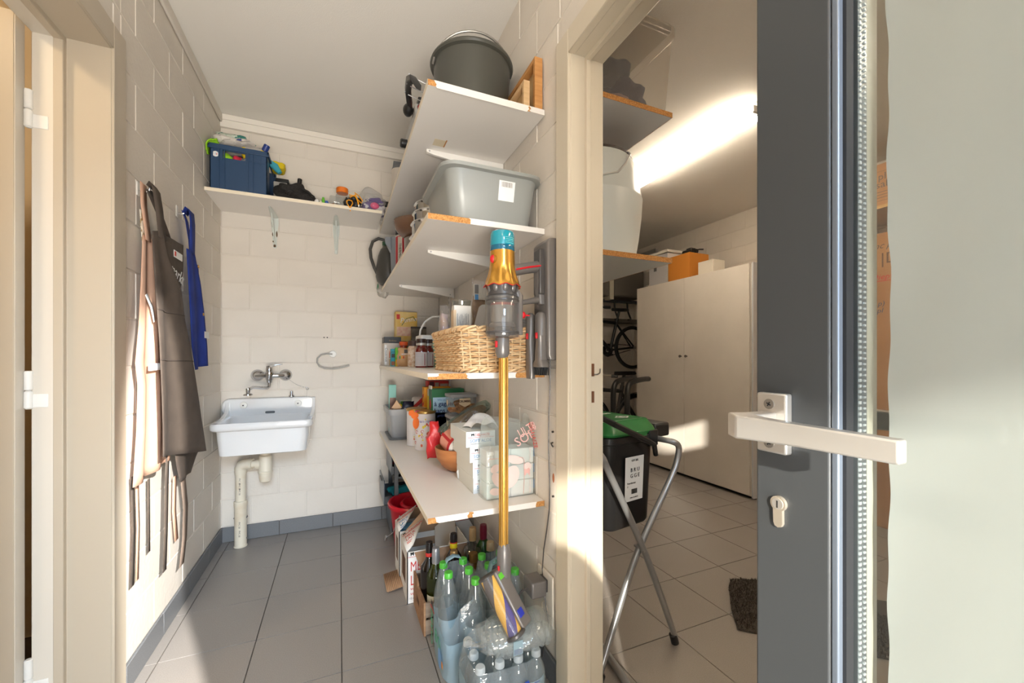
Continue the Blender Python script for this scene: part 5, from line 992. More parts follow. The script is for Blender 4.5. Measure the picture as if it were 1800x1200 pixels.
# tissue boxes: four in a stack
TB = M3('tissue_box',(226,226,218)); TBF = M3('tissue_box_front',(232,236,238))
def tissue(z, dx, lab):
    t_, hx, hy, h = carton('tissue_box', lab, 'box', 0.450+dx, 0.562+dx, 1.415, 1.64, z, z+0.0565, TB, [(0,1,0,1,TBF)], group='stacked tissue boxes')
    text('DELHAIZE', 0.013, (-0.024,-hy-0.0014,h*0.70), (1,0,0), (0,0,1), REDI, t_, w=False)
    bx(-hx+0.004,hx-0.004,-hy-0.0012,-hy,h*0.60,h*0.62).o('red_line', REDI, t_, w=False)
    text('SOFT ALOE', 0.0165, (-0.042,-hy-0.0014,h*0.30), (1,0,0), (0,0,1), BLUEI, t_, w=False); text('SANDWICH 3 PLY', 0.005, (-0.040,-hy-0.0014,h*0.17), (1,0,0), (0,0,1), INK, t_, w=False)
    lion = [(0,0),(0.002,0),(0.003,0.004),(0.007,0.004),(0.008,0),(0.010,0),(0.011,0.007),(0.009,0.010),(0.003,0.008),(0.001,0.010),(-0.002,0.008),(-0.001,0.005)]
    G().prism(lion,0,0.0004,basis((-0.036,-hy-0.001,h*0.70),(1,0,0),(0,0,1))).o('lion_mark', INK, t_, w=False)
    return t_
for k, (dx, lab) in enumerate(((0.001,'lowest'),(0.0,'second from the bottom'),(-0.012,'third from the bottom'),(-0.026,'topmost'))):
    tissue(Z4+0.057*k, dx, lab + ' white tissue box of the stack beside the wrapped tissue pack')
t_ = thing('tissue', 'white paper tissue pulled up from the topmost tissue box', 'tissue', (0.50,1.5,Z4+0.228)); G().grid(lambda u,v: (0.45+0.11*u+0.01*math.sin(6*v), 1.45+0.10*v, Z4+0.227+0.05*math.sin(PI*u)**0.7*(0.5+0.5*math.sin(PI*v))+0.008*math.sin(9*u+4*v)), 14, 10).o('sheet', M3('tissue_paper',(240,238,236),0.9), t_)
lump('crisp_bag', 'orange foil bag behind the tissue boxes', 'bag', (0.655,1.90,Z4+0.225), (0.028,0.03,0.035), mat('orange_foil',(196,112,40),0.3,bump=0.8,bs=50), 0.35, 91)
# wrapped family pack of tissue boxes
t_ = thing('tissue_multipack', 'large film wrapped multipack of tissue boxes at the near end of the lowest shelf', 'pack', (0.56,1.365,Z4))
MINTB = M3('mint_white_print',(228,236,231),0.45,c2=(236,230,226),ns=9)
for i in range(3):
    for j in range(2): bx(0.472+0.091*j,0.472+0.091*(j+1)-0.001,1.3275,1.4035,Z4+0.002+0.057*i,Z4+0.058+0.057*i).o('tissue_carton', MINTB, t_, bv=0.002, seg=1)
WRAP = clear('multipack_film',(248,251,250),0.05,0.10,milk=0.20,milkc=(234,240,237),bump=0.6,bs=18)
def wrapf(u,v):
    a = 2*PI*u; sx = math.copysign(abs(math.cos(a))**0.35, math.cos(a)); sy = math.copysign(abs(math.sin(a))**0.35, math.sin(a))
    tp_ = max(0,(v-0.62)/0.38); wx = 0.0995 - 0.008*tp_*(1+math.sin(3*a)); wy = 0.0450*(1-0.8*tp_)
    return (0.5625+wx*sx*(1+0.008*math.sin(9*a+8*v)), 1.3655+wy*sy+0.020*tp_+0.005*math.sin(5*a+12*v)*tp_, Z4+0.0012+(0.268+0.018*math.sin(3*a+1))*v)
G().grid(wrapf,48,30,cu=True).o('film_wrap', WRAP, t_)
PK = M3('pale_rose_print',(234,214,207),0.5); PK2 = M3('rose_print2',(230,182,174),0.5)
F_ = 1.3195
for (x,z,rx,rz_,m_,an) in ((0.560,0.075,0.030,0.042,PK,0.5),(0.51,0.07,0.018,0.030,PK,-0.6),(0.50,0.03,0.02,0.013,PK,0.2),(0.575,0.135,0.035,0.015,PK,0.3),(0.50,0.11,0.014,0.018,PK,1.0),(0.625,0.105,0.016,0.016,PK,0.2)):
    G().ell((0,0,0),(rx,0.0005,rz_),20,10,TR((x,F_,Z4+z),0,an,0)).o('petal_print', m_, t_)
text('SOFT',0.046,(0.585,F_+0.000,Z4+0.178),(0.87,0.0,0.42),(-0.5,0.25,0.85),PK2,t_); text('ULTRA',0.046,(0.600,F_+0.004,Z4+0.208),(0.87,0.0,0.42),(-0.5,0.25,0.85),PK2,t_,sx=0.7)
text('DELHAIZE',0.021,(0.636,F_+0.012,Z4+0.262),(0.12,-0.25,-1),(1,0,0.12),REDI,t_)
G().tube([(0.590,F_,Z4+0.142),(0.606,F_,Z4+0.14),(0.612,F_,Z4+0.13),(0.612,F_,Z4+0.06),(0.609,F_,Z4+0.01)],0.0009,6).o('red_line', PK2, t_)
G().prism([(0,0),(0.004,0),(0.006,0.007),(0.013,0.007),(0.015,0),(0.019,0),(0.021,0.02),(0.016,0.026),(0.006,0.021),(0.002,0.024),(-0.004,0.018),(-0.002,0.01)],0,0.0006,basis((0.614,F_,Z4+0.075),(1,0,0),(0,0,1))).o('lion_mark', PK2, t_)
for z in (0.02,0.077,0.134): text('SOFT ULTRA',0.0085,(0.632,F_,Z4+z+0.038),(0,0,-1),(1,0,0),PK,t_); text('DELHAIZE',0.007,(0.648,F_,Z4+z+0.038),(0,0,-1),(1,0,0),BLUEI,t_)
G().tube([(0.478,F_,Z4+0.145),(0.505,F_,Z4+0.145),(0.53,F_,Z4+0.148)],0.0009,6).o('red_line', PK2, t_)
bx(0.475,0.495,F_-0.001,F_,Z4+0.158,Z4+0.170).o('barcode_panel', M3('barcode_white',(224,228,224)), t_)
# ------------------------------------------------------------------ under the lowest shelf
DG = mat('dark_grey_plastic', (62, 66, 70), 0.45)
t_ = thing('drawer_tower', 'dark grey plastic drawer tower in the back corner under the lowest shelf', 'drawers', (0.45, 2.64, 0))
for x in (0.315, 0.58):
    for y in (2.50, 2.80): bx(x-0.012, x+0.012, y-0.012, y+0.012, 0.0, 0.565).o('post', DG, t_, bv=0.002)
for z in (0.02, 0.20, 0.375, 0.553): bx(0.31, 0.585, 2.495, 2.805, z-0.007, z+0.007).o('tray_frame', DG, t_, bv=0.002)
DGC = mat('smoky_drawer_plastic', (84, 90, 96), 0.3)
for i, (za, zb, dx) in enumerate(((0.215, 0.36, -0.055), (0.39, 0.54, -0.012), (0.035, 0.185, -0.012))):
    d = bx(0.300+dx, 0.306+dx, 2.515, 2.785, za, zb).o('drawer', DGC, t_, bv=0.002)
    g = G(); g.box(0.306+dx, 0.56+dx, 2.515, 2.519, za, za+0.05); g.box(0.306+dx, 0.56+dx, 2.781, 2.785, za, za+0.05); g.box(0.306+dx, 0.56+dx, 2.515, 2.785, za, za+0.004); g.o('drawer_tray', DG, d)
    bx(0.292+dx, 0.300+dx, 2.60, 2.70, zb-0.022, zb-0.012).o('drawer_grip', DG, d, bv=0.002)
lump('cloth', 'teal cloth in the pulled out drawer of the grey tower', 'cloth', (0.38, 2.60, 0.262), (0.10, 0.07, 0.035), clothm('teal_cloth', (20, 130, 140)), 0.3, 101)
lump('plastic_bag', 'clear crumpled bag inside the grey drawer tower above the teal cloth', 'bag', (0.44, 2.60, 0.46), (0.10, 0.08, 0.055), clear('smoky_bag', (200,190,184), 0.1, 0.1, milk=0.35, milkc=(120,108,100), bump=0.9, bs=26), 0.3, 102)
lump('cloth', 'pink cloth in the upper drawer of the grey tower', 'cloth', (0.37, 2.66, 0.42), (0.05, 0.07, 0.022), MATS['pink_cloth'], 0.3, 103)
RB = mat('red_bucket_plastic', (196, 20, 40), 0.28)
def bucket(name, lab, x, y, z, r0, r1, h, bail):
    t_ = thing(name, lab, 'bucket', (x, y, z))
    G().lathe([(0,0.004),(r0-0.006,0),(r0,0.005),(r1-0.006,h-0.03),(r1-0.004,h-0.026),(r1+0.006,h-0.022),(r1+0.008,h-0.008),(r1+0.003,h),(r1-0.008,h),(r1-0.014,h-0.012),(r0-0.006,0.012),(0,0.012)], n=48).o('bucket_body', RB, t_, w=False)
    if bail:
        G().tube([(-r1*0.72, -r1*0.78, h-0.035), (-r1*0.80,-r1*0.86,h-0.07), (-r1*0.95,-r1*0.80,h-0.12), (-r1*1.18,-r1*0.62,h-0.155)], 0.0028, 8).o('bail_wire', STEEL, t_, w=False)
        G().tube([(-r1*1.20,-r1*0.64,h-0.168), (-r1*1.16,-r1*0.60,h-0.142)], 0.007, 8).o('bail_grip', STEEL, t_, w=False)
    return t_
bucket('bucket', 'large red plastic bucket standing under the lowest shelf', 0.412, 2.375, 0.0, 0.118, 0.152, 0.275, True)
bucket('bucket', 'smaller red bucket stood inside the large red bucket', 0.435, 2.385, 0.045, 0.088, 0.105, 0.215, False)
CARD = mat('brown_cardboard', (176, 140, 108), 0.85, c2=(164, 128, 96), ns=12, bump=0.15, bs=90)
CARDW = mat('white_printed_card', (232, 230, 226), 0.6)
CARDI = mat('card_inside', (168, 138, 112), 0.9, bump=0.1, bs=60)
LION = [(0,0),(0.10,0),(0.15,0.25),(0.4,0.25),(0.5,0),(0.62,0),(0.68,0.6),(0.5,0.8),(0.2,0.62),(0.05,0.8),(-0.12,0.6),(-0.05,0.3)]
def lion(par, o, r, u, s, m=INK, w=True):
    M = basis(o, r, u)
    if w:
        q = par
        while q.parent: q = q.parent
    return G().prism([(a*s, b*s) for a, b in LION], 0, 0.0006, M).o('lion_mark', m, par, w=w)
def milkbox(lab, x0, x1, y0, y1, h, col, up):
    t_ = thing('milk_carton_box', lab, 'box', ((x0+x1)/2, (y0+y1)/2, 0)); e = 0.004
    bx(x0, x0+e, y0, y1, 0, h).o('side_wall', CARDW, t_); bx(x1-e, x1, y0, y1, 0, h).o('side_wall', CARDW, t_)
    f = bx(x0, x1, y0, y0+e, 0, h).o('front_wall', CARDW, t_); bx(x0, x1, y1-e, y1, 0, h).o('back_wall', CARDW, t_)
    bx(x0+e, x1-e, y0+e, y1-e, 0, 0.004).o('bottom', CARDI, t_)
    bx(x0-0.0008, x0, y0+0.05, y1-0.05, h*0.30, h*0.78).o('hand_hole', mat('hole_dark', (96,66,46), 0.9), t_)
    # flaps: printed outside, brown inside
    L_ = y1 - y0 - 0.006
    def on(q, t, k=0.0025): return (x0+q-0.5145*k, y0+0.006+t, h+0.6*q+0.857*k)
    G().add([on(0,0,0), on(0.03,0.02,0), on(0.11,L_,0), on(0,L_,0)], [(0,1,2,3)]).o('left_flap', CARDW, t_, thick=0.003)
    R, U = (1,0,0.6), (0,1,0)
    for k, wd in enumerate(('MELK', 'LAIT')): text(wd, 0.030, on(0.012, L_-0.075-0.030*k), R, U, col, t_, sx=0.75)
    G().tube([on(0.004, L_-0.036), on(0.088, L_-0.036)], 0.0009, 5).o('red_line', REDI, t_); lion(t_, on(0.010, L_-0.030), R, U, 0.018); text('DELHAIZE', 0.017, on(0.034, L_-0.030), R, U, REDI, t_)
    for k in range(2): G().tube([on(0.012, L_-0.122-0.012*k), on(0.036-0.006*k, L_-0.122-0.012*k)], 0.0012, 5).o('print_line', col, t_)
    G().add([(x0+0.004, y1-e, h-0.002), (x1-0.004, y1-e, h-0.002), (x1-0.03, y1+0.012, h+up), (x0+0.10, y1+0.012, h+up)], [(0,1,2,3)]).o('back_flap', CARDI, t_, thick=0.003)
    G().add([(x0+0.03, y0+e, h), (x1-0.004, y0+e, h), (x1-0.02, y0-0.035, h-0.07), (x0+0.055, y0-0.035, h-0.07)], [(0,1,2,3)]).o('front_flap', CARDI, t_, thick=0.003)
    return t_, f
t_, f = milkbox('front white milk carton box with red print, open flaps, beside the wooden crate', 0.278, 0.56, 1.835, 2.035, 0.228, REDI, 0.09)
text('MELK', 0.062, (0.291, 1.834, 0.142), (1,0,0), (0,0,1), REDI, t_, sx=0.62); text('LAIT', 0.062, (0.291, 1.834, 0.080), (1,0,0), (0,0,1), REDI, t_, sx=0.62)
for k in range(2): text('volle', 0.020, (0.292, 1.834, 0.058-0.022*k), (1,0,0), (0,0,1), REDI, t_)
G().tube([(0.279,1.8345,0.205),(0.36,1.8345,0.205)],0.0009,5).o('red_line', REDI, t_); lion(t_, (0.294,1.8345,0.210), (1,0,0), (0,0,1), 0.022); text('12 x 1L', 0.012, (0.288,1.834,0.018), (1,0,0), (0,0,1), INK, t_)
t_, f = milkbox('rear white milk carton box with blue print before the red bucket', 0.272, 0.56, 2.05, 2.205, 0.236, BLUEI, 0.05)
lump('rounded_bottle', 'white rounded bottle lying in the rear milk carton box', 'bottle', (0.43, 2.12, 0.255), (0.045,0.05,0.05), mat('milky_white', (214,214,212), 0.25), 0.05, 111)
lump('plastic_bag', 'blue and clear plastic bag in the rear milk carton box', 'bag', (0.345, 2.10, 0.225), (0.06,0.04,0.03), clear('blue_bag', (200,226,238), 0.15, 0.1, milk=0.5, milkc=(110,170,205), bump=0.8, bs=24), 0.3, 112)
t_ = thing('carton', 'white folded card carton with red line standing against the right wall', 'carton', (0.60, 2.0, 0.0)); G().prism([(0.50,0.0),(0.655,0.0),(0.655,0.20),(0.57,0.345),(0.50,0.33)],0,0.10,basis((0,2.15,0),(1,0,0),(0,0,1))).o('carton_body', CARDW, t_, bv=0.002); G().tube([(0.53,2.048,0.245),(0.63,2.048,0.245)],0.001,5).o('red_line', REDI, t_); text('Ovaltje', 0.016, (0.545,2.048,0.30), (0.9,0,-0.4), (0.4,0,0.9), INK, t_)
t_ = thing('carton', 'torn grey inner carton leaning in the front milk carton box', 'carton', (0.50,1.95,0.1)); G().prism([(0.44,0.05),(0.545,0.05),(0.545,0.26),(0.50,0.285),(0.44,0.25)],0,0.004,basis((0,1.99,0),(1,0,0),(0,0.1,1))).o('card_sheet', M3('grey_card',(198,190,180),0.85), t_)
t_ = thing('spray_bottle', 'white plastic squeeze bottle in the front milk carton box', 'bottle', (0.52,1.92,0.005)); G().lathe([(0,0),(0.03,0),(0.034,0.01),(0.034,0.17),(0.018,0.21),(0.014,0.215)], (0.505,1.90,0.005), 22).o('bottle_body', WHITE, t_); G().cyl(0.017,0.214,0.245,(0.505,1.90,0.005),18,b=0.002).o('cap', PAPERW, t_)
t_ = thing('cardboard_sheet', 'piece of brown corrugated cardboard lying on the floor beside the milk boxes', 'cardboard', (0.23,2.02,0))
g = G()
def crg(u,v): return (0.205+0.072*u, 1.955+0.165*v, 0.006+0.003*math.sin(u*2*PI*9)+0.012*u)
G().grid(crg,72,2).o('corrugated_sheet', CARD, t_, thick=0.002)
# wooden crate
OAK = mat('grey_brown_crate_wood', (150,132,114), 0.85, c2=(120,104,90), ns=6, stretch=(1,8,8), bump=0.4, bs=80)
OAK2 = mat('warm_crate_wood', (168,130,96), 0.85, c2=(140,104,74), ns=6, stretch=(1,8,8), bump=0.4, bs=80)
t_ = thing('wooden_crate', 'low wooden crate holding wine and spirit bottles under the lowest shelf', 'crate', (0.48,1.71,0))
for z0, z1 in ((0.006,0.062),(0.072,0.130)):
    bx(0.312,0.648,1.590,1.599,z0,z1).o('slat', OAK, t_, bv=0.001); bx(0.312,0.648,1.822,1.831,z0,z1).o('slat', OAK, t_, bv=0.001)
G().prism([(1.592,0.0),(1.83,0.0),(1.83,0.145),(1.76,0.145),(1.73,0.125),(1.69,0.125),(1.66,0.13),(1.592,0.132)],0,0.009,basis((0.305,0,0),(0,1,0),(0,0,1))).o('end_panel', OAK2, t_, bv=0.001)
bx(0.648,0.655,1.592,1.83,0,0.135).o('end_panel', OAK2, t_, bv=0.001)
for k in range(4): bx(0.312,0.648,1.60+0.057*k,1.65+0.057*k,0.001,0.007).o('bottom_slat', OAK, t_)
bx(0.3045,0.3052,1.69,1.75,0.06,0.085).o('hand_hole', MATS['hole_dark'], t_)
# bottles in the crate
def bottle(lab, x, y, glass, pr, cap, capm, z=0.008, label=None, liquid=None, extra=None, n=30):
    t_ = thing('bottle', lab, 'bottle', (x, y, z))
    G().lathe(pr, n=n).o('bottle_body', glass, t_, w=False)
    G().lathe([(cap[0]-0.002, cap[1])] + [(cap[0], cap[1]+0.001)] + [(cap[0]*(0.97 if k % 2 else 1.0), cap[1]+(cap[2]-cap[1])*k/6) for k in range(1,6)] + [(cap[0]-0.002, cap[2]), (0, cap[2])], n=n).o('capsule', capm, t_, w=False)
    if label: 
        r, z0, z1, m_ = label
        G().grid(lambda u, v: (r*math.cos(-3.0+2.9*u), r*math.sin(-3.0+2.9*u), z0+(z1-z0)*v), 22, 1).o('label', m_, t_, w=False)
    if liquid: G().lathe(liquid[0], n=n).o('liquid', liquid[1], t_, w=False)
    return t_
WINE = [(0,0.006),(0.03,0.0),(0.0365,0.004),(0.0372,0.01),(0.0372,0.185),(0.034,0.205),(0.022,0.228),(0.0155,0.245),(0.0142,0.29),(0.0142,0.302)]
GDK = mat('black_glass', (20,14,12), 0.06, coat=0.5)
BDX = [(0,0.006),(0.03,0.0),(0.0365,0.004),(0.0372,0.19),(0.033,0.21),(0.018,0.232),(0.0145,0.25),(0.0142,0.302)]
bottle('dark red wine bottle with black capsule at the left end of the wooden crate', 0.352, 1.715, GDK, BDX, (0.0155,0.225,0.306), mat('black_capsule',(28,24,24),0.3))
G().lathe([(0.0158,0.248),(0.0162,0.249),(0.0162,0.262),(0.0158,0.263)], (0.352,1.715,0.008), 24).o('red_band', REDI, C.objects.get('bottle') and [o for o in C.objects if o.get('label','').startswith('dark red wine')][0])
OLV = clear('olive_glass', (150,164,60), 0.10, 0.03, milk=0.25, milkc=(86,100,24))
gw = bottle('olive green white wine bottle with silver capsule in front of the crate', 0.366, 1.652, OLV, WINE, (0.0162,0.222,0.306), mat('silver_capsule',(190,190,194),0.3,0.7), label=(0.0376,0.03,0.125,M3('cream_wine_label',(226,220,196))))
G().grid(lambda u, v: (0.0379*math.cos(-2.4+1.7*u), 0.0379*math.sin(-2.4+1.7*u), 0.035+0.055*v), 14, 1).o('label_picture', M3('grey_engraving',(126,122,118),0.6,c2=(90,88,86),ns=60), gw, w=False)
gh = bottle('tall black bottle with yellow and red neck band in the crate', 0.468, 1.755, GDK, BDX, (0.0158,0.235,0.306), MATS['black_capsule'])
G().lathe([(0.0161,0.243),(0.0166,0.244),(0.0166,0.264),(0.0161,0.265)], n=24).o('yellow_band', M3('yellow_band',(236,206,30)), gh, w=False)
for z in (0.240,0.266): G().lathe([(0.0162,z),(0.0167,z+0.001),(0.0167,z+0.003),(0.0162,z+0.004)], n=24).o('red_band', REDI, gh, w=False)
GOLD = mat('gold_cap', (200,160,104), 0.35, 0.7)
bottle('dark bottle with small gold screw cap in front of the yellow banded bottle', 0.452, 1.69, GDK, [(0,0.0),(0.034,0.0),(0.036,0.006),(0.036,0.17),(0.016,0.215),(0.0145,0.24)], (0.0165,0.238,0.262), GOLD)
CLG = clear('clear_bottle_glass', (226,224,216), 0.12, 0.02)
bottle('round shouldered clear spirit bottle with long tan capsule in the crate', 0.566, 1.785, CLG, [(0,0.0),(0.048,0.0),(0.052,0.01),(0.054,0.16),(0.052,0.19),(0.040,0.215),(0.018,0.228),(0.0145,0.245),(0.0145,0.29)], (0.0168,0.246,0.305), mat('tan_capsule',(206,170,120),0.4,0.4), liquid=([(0,0.006),(0.045,0.006),(0.049,0.012),(0.049,0.12),(0,0.12)], clear('brown_spirit',(196,160,120),0.03,0.05,milk=0.2,milkc=(150,110,70))))
bottle('small brown bottle with brown cap between the clear bottles', 0.530, 1.66, mat('brown_glass',(96,66,28),0.08,coat=0.5), [(0,0),(0.026,0),(0.028,0.01),(0.028,0.17),(0.017,0.205),(0.014,0.215)], (0.0185,0.213,0.250), mat('bronze_cap',(132,98,50),0.4,0.5))
bottle('green wine bottle with wine red capsule standing against the right wall', 0.618, 1.785, clear('green_glass',(90,180,80),0.12,0.03,milk=0.3,milkc=(30,110,24)), WINE, (0.0168,0.236,0.308), mat('wine_red_capsule',(126,30,50),0.35,0.2), z=0.01)
bottle('clear bottle with pale gold cap behind the vacuum cleaner wand', 0.618, 1.69, CLG, [(0,0),(0.033,0),(0.035,0.008),(0.035,0.17),(0.017,0.21),(0.015,0.235)], (0.0175,0.232,0.270), mat('pale_gold_cap',(214,188,146),0.4,0.4), liquid=([(0,0.006),(0.03,0.006),(0.031,0.15),(0,0.15)], MATS['brown_spirit']))
# ------------------------------------------------------------------ water bottle packs
PET = clear('clear_pet', (252,254,254), 0.06, 0.04, milk=0.12, milkc=(226,234,236))
WAT = clear('water', (248,252,253), 0.02, 0.03)
LBL = clear('pale_blue_label', (226,240,250), 0.04, 0.2, milk=0.6, milkc=(200,230,244))
GRC = mat('bright_green_cap', (84,186,62), 0.35)
def wbottle(lab, x, y, group):
    t_ = thing('water_bottle', lab, 'bottle', (x, y, 0.003), group=group)
    G().lathe([(0,0.008),(0.022,0.0),(0.034,0.004),(0.0365,0.016),(0.0365,0.19),(0.034,0.215),(0.024,0.26),(0.0155,0.295),(0.0135,0.302),(0.0135,0.31)], n=28).o('bottle_body', PET, t_, w=False)
    G().lathe([(0.0142,0.300),(0.0152,0.301),(0.0152,0.318),(0.0135,0.3205),(0,0.3205)], n=22).o('cap', GRC, t_, w=False)
    G().lathe([(0,0.012),(0.033,0.012),(0.0345,0.02),(0.0345,0.19),(0.030,0.222),(0,0.222)], n=24).o('water', WAT, t_, w=False)
    G().lathe([(0.0369,0.03),(0.0371,0.032),(0.0371,0.165),(0.0369,0.167)], n=28).o('label', LBL, t_, w=False)
    return t_
LX = (0.362, 0.4385); RY = ((1.352,'nearest'),(1.428,'middle'),(1.504,'farthest'))
w0 = None; G1 = 'sparkling water bottles in the left green capped pack'; G2 = 'sparkling water bottles in the right green capped pack'
for i, x in enumerate(LX):
    for j, (y, nm) in enumerate(RY):
        if i == 0 and j == 0: continue
        lb = nm + (' green capped bottle in the left row of the left water pack' if i == 0 else ' green capped bottle in the right row of the left water pack')
        if w0 is None: w0 = wbottle(lb, x, y, G1)
        else: dup(w0, (x, y, 0.003), random.uniform(0,6), lb, G1)
for i, x in enumerate((0.516, 0.5915)):
    for j, (y, nm) in enumerate(((1.356,'nearest'),(1.432,'middle'),(1.508,'farthest'))):
        dup(w0, (x, y, 0.003), random.uniform(0,6), nm + (' green capped bottle in the left row of the right water pack' if i == 0 else ' green capped bottle beside the wall in the right water pack'), G2)
SHR = clear('shrink_film', (252,253,254), 0.05, 0.07, milk=0.2, milkc=(226,238,244), bump=1.0, bs=15)
BLF = clear('blue_printed_film', (226,242,250), 0.04, 0.12, milk=0.55, milkc=(206,232,245), bump=0.6, bs=15)
def packfilm(lab, x0, x1, y0, y1, h, torn, grp=None):
    t_ = thing('shrink_wrap', lab, 'film', ((x0+x1)/2, (y0+y1)/2, 0.002))
    cx, cy = (x0+x1)/2, (y0+y1)/2; wx, wy = (x1-x0)/2, (y1-y0)/2
    def fn(z0, z1, infl):
        def q(u, v):
            a = 2*PI*u; sx = math.copysign(abs(math.cos(a))**0.45, math.cos(a)); sy = math.copysign(abs(math.sin(a))**0.45, math.sin(a))
            z = z0 + (z1-z0)*v; tp = max(0, (z-0.19)/0.13); k = 1 - 0.22*tp + infl + 0.012*math.sin(6*a+z*30) + 0.006*math.sin(17*a - z*60)
            if torn: 
                dd = math.exp(-((math.cos(a)+0.75)**2 + (math.sin(a)+0.75)**2)*1.2); zz = z - max(0, z-0.12)*0.75*dd
            else: zz = z
            return (cx+wx*sx*k, cy+wy*sy*k, max(0.003, zz))
        return q
    G().grid(fn(0.14, 0.315, 0.0), 64, 22, cu=True).o('clear_film', SHR, t_)
    G().grid(fn(0.004, 0.155, 0.006), 64, 14, cu=True).o('printed_film', BLF, t_)
    return t_, fn
t_, fn = packfilm('torn shrink wrap of the left six pack of water bottles', 0.3245, 0.476, 1.3135, 1.541, 0.32, True)
for wd, y, z, s_, c in (('CARBO', 1.535, 0.02, 0.040, GREENI), ('BO', 1.46, 0.075, 0.062, GREENI)): text(wd, s_, (0.3195, y if s_ > 0.05 else 1.50, z), (0,-1,0) if s_ > 0.05 else (0,0,1), (0,0,1) if s_ > 0.05 else (0,1,0), c, t_)
lion(t_, (0.3195,1.52,0.165), (0,-1,0), (0,0,1), 0.026); G().tube([(0.3195,1.535,0.158),(0.3195,1.47,0.158)],0.001,5).o('red_line', REDI, t_)
G().ell((0.3192,1.385,0.055),(0.0006,0.024,0.034),16,10).o('drop_print', M3('drop_blue',(120,170,222)), t_); bx(0.3175,0.3182,1.335,1.350,0.05,0.068).o('orange_print', M3('orange_lab',(240,150,40)), t_)
for k in range(7): bx(0.40,0.46,1.3095,1.3102,0.04+0.014*k,0.046+0.014*k).o('print_line', M3('mid_blue_print',(110,170,215)), t_)
hb = G(); hp_ = [(0.362,1.50,0.312),(0.375,1.50,0.332),(0.40,1.50,0.342),(0.425,1.50,0.334),(0.438,1.50,0.312)]
G().grid(lambda u, v: ((lambda k, f: tuple(hp_[k][i]*(1-f)+hp_[k+1][i]*f + (0.028*(v-0.5) if i == 1 else 0) for i in range(3)))(min(int(u*4),3), u*4-min(int(u*4),3))), 16, 2).o('carry_strap', LBL, t_, thick=0.0006)
t_, fn = packfilm('shrink wrap of the right six pack of water bottles beside the wall', 0.479, 0.629, 1.3175, 1.546, 0.32, False)
hp2 = [(0.505,1.40,0.30),(0.515,1.40,0.335),(0.55,1.40,0.352),(0.585,1.40,0.335),(0.595,1.40,0.30)]
G().grid(lambda u, v: ((lambda k, f: tuple(hp2[k][i]*(1-f)+hp2[k+1][i]*f + (0.034*(v-0.5) if i == 1 else 0) for i in range(3)))(min(int(u*4),3), u*4-min(int(u*4),3))), 16, 2).o('carry_strap', LBL, t_, thick=0.0006)
text('CARBOO', 0.016, (0.517,1.384,0.337), (0.9,0,0.42), (-0.3,0.3,0.9), GREENI, t_)
# small bottles nearest the doorway
WCP = clear('white_milky_cap', (240,244,246), 0.08, 0.2, milk=0.7, milkc=(226,232,234))
sb = None; G3 = 'small water bottles in the near pack'
for j, (y, nm) in enumerate(((1.113,'front row'),(1.175,'second row'),(1.237,'third row'))):
    for i, x in enumerate((0.376,0.436,0.496,0.556)):
        lb = ('first','second','third','fourth')[i] + ' from the left white capped small bottle, ' + nm + ' of the near pack'
        if sb is None:
            sb = thing('small_water_bottle', lb, 'bottle', (x, y, 0.003), group=G3)
            G().lathe([(0,0.004),(0.024,0.0),(0.0285,0.006),(0.029,0.03),(0.0275,0.035),(0.029,0.04),(0.029,0.06),(0.0275,0.065),(0.029,0.07),(0.029,0.12),(0.026,0.145),(0.016,0.17),(0.0125,0.178),(0.0125,0.184)], n=24).o('bottle_body', PET, sb, w=False)
            G().lathe([(0.0125,0.178),(0.0145,0.179),(0.0145,0.193),(0.012,0.197),(0,0.1975)], n=20).o('cap', WCP, sb, w=False)
            G().lathe([(0,0.008),(0.026,0.008),(0.027,0.12),(0.018,0.155),(0,0.155)], n=18).o('water', WAT, sb, w=False)
        else: dup(sb, (x, y, 0.003), random.uniform(0,6), lb, G3)
t_ = thing('shrink_wrap', 'printed shrink wrap of the near pack of small water bottles', 'film', (0.466,1.175,0.002))
def sf(z0, z1):
    def q(u, v):
        a = 2*PI*u; sx = math.copysign(abs(math.cos(a))**0.42, math.cos(a)); sy = math.copysign(abs(math.sin(a))**0.42, math.sin(a)); z = z0+(z1-z0)*v
        k = 1 - 0.16*max(0,(z-0.13)/0.07) + 0.010*math.sin(8*a+40*z)
        return (0.466+0.121*sx*k, 1.175+0.094*sy*k, z)
    return q
G().grid(sf(0.118,0.185),56,12,cu=True).o('clear_film', SHR, t_); G().grid(sf(0.003,0.128),56,12,cu=True).o('printed_film', BLF, t_)
text('DELHAIZE', 0.020, (0.420,1.0765,0.118), (1,0,0.06), (0,0,1), M3('wine_red_print',(170,50,70)), t_)
lion(t_, (0.505,1.0765,0.128), (1,0,0.15), (0,0,1), 0.018, M3('deep_blue_print',(40,70,150)))
G().tube([(0.485,1.0765,0.108),(0.495,1.0765,0.117),(0.515,1.0765,0.122),(0.53,1.0765,0.128),(0.55,1.0765,0.130)],0.0008,5).o('blue_line', MATS['deep_blue_print'], t_)
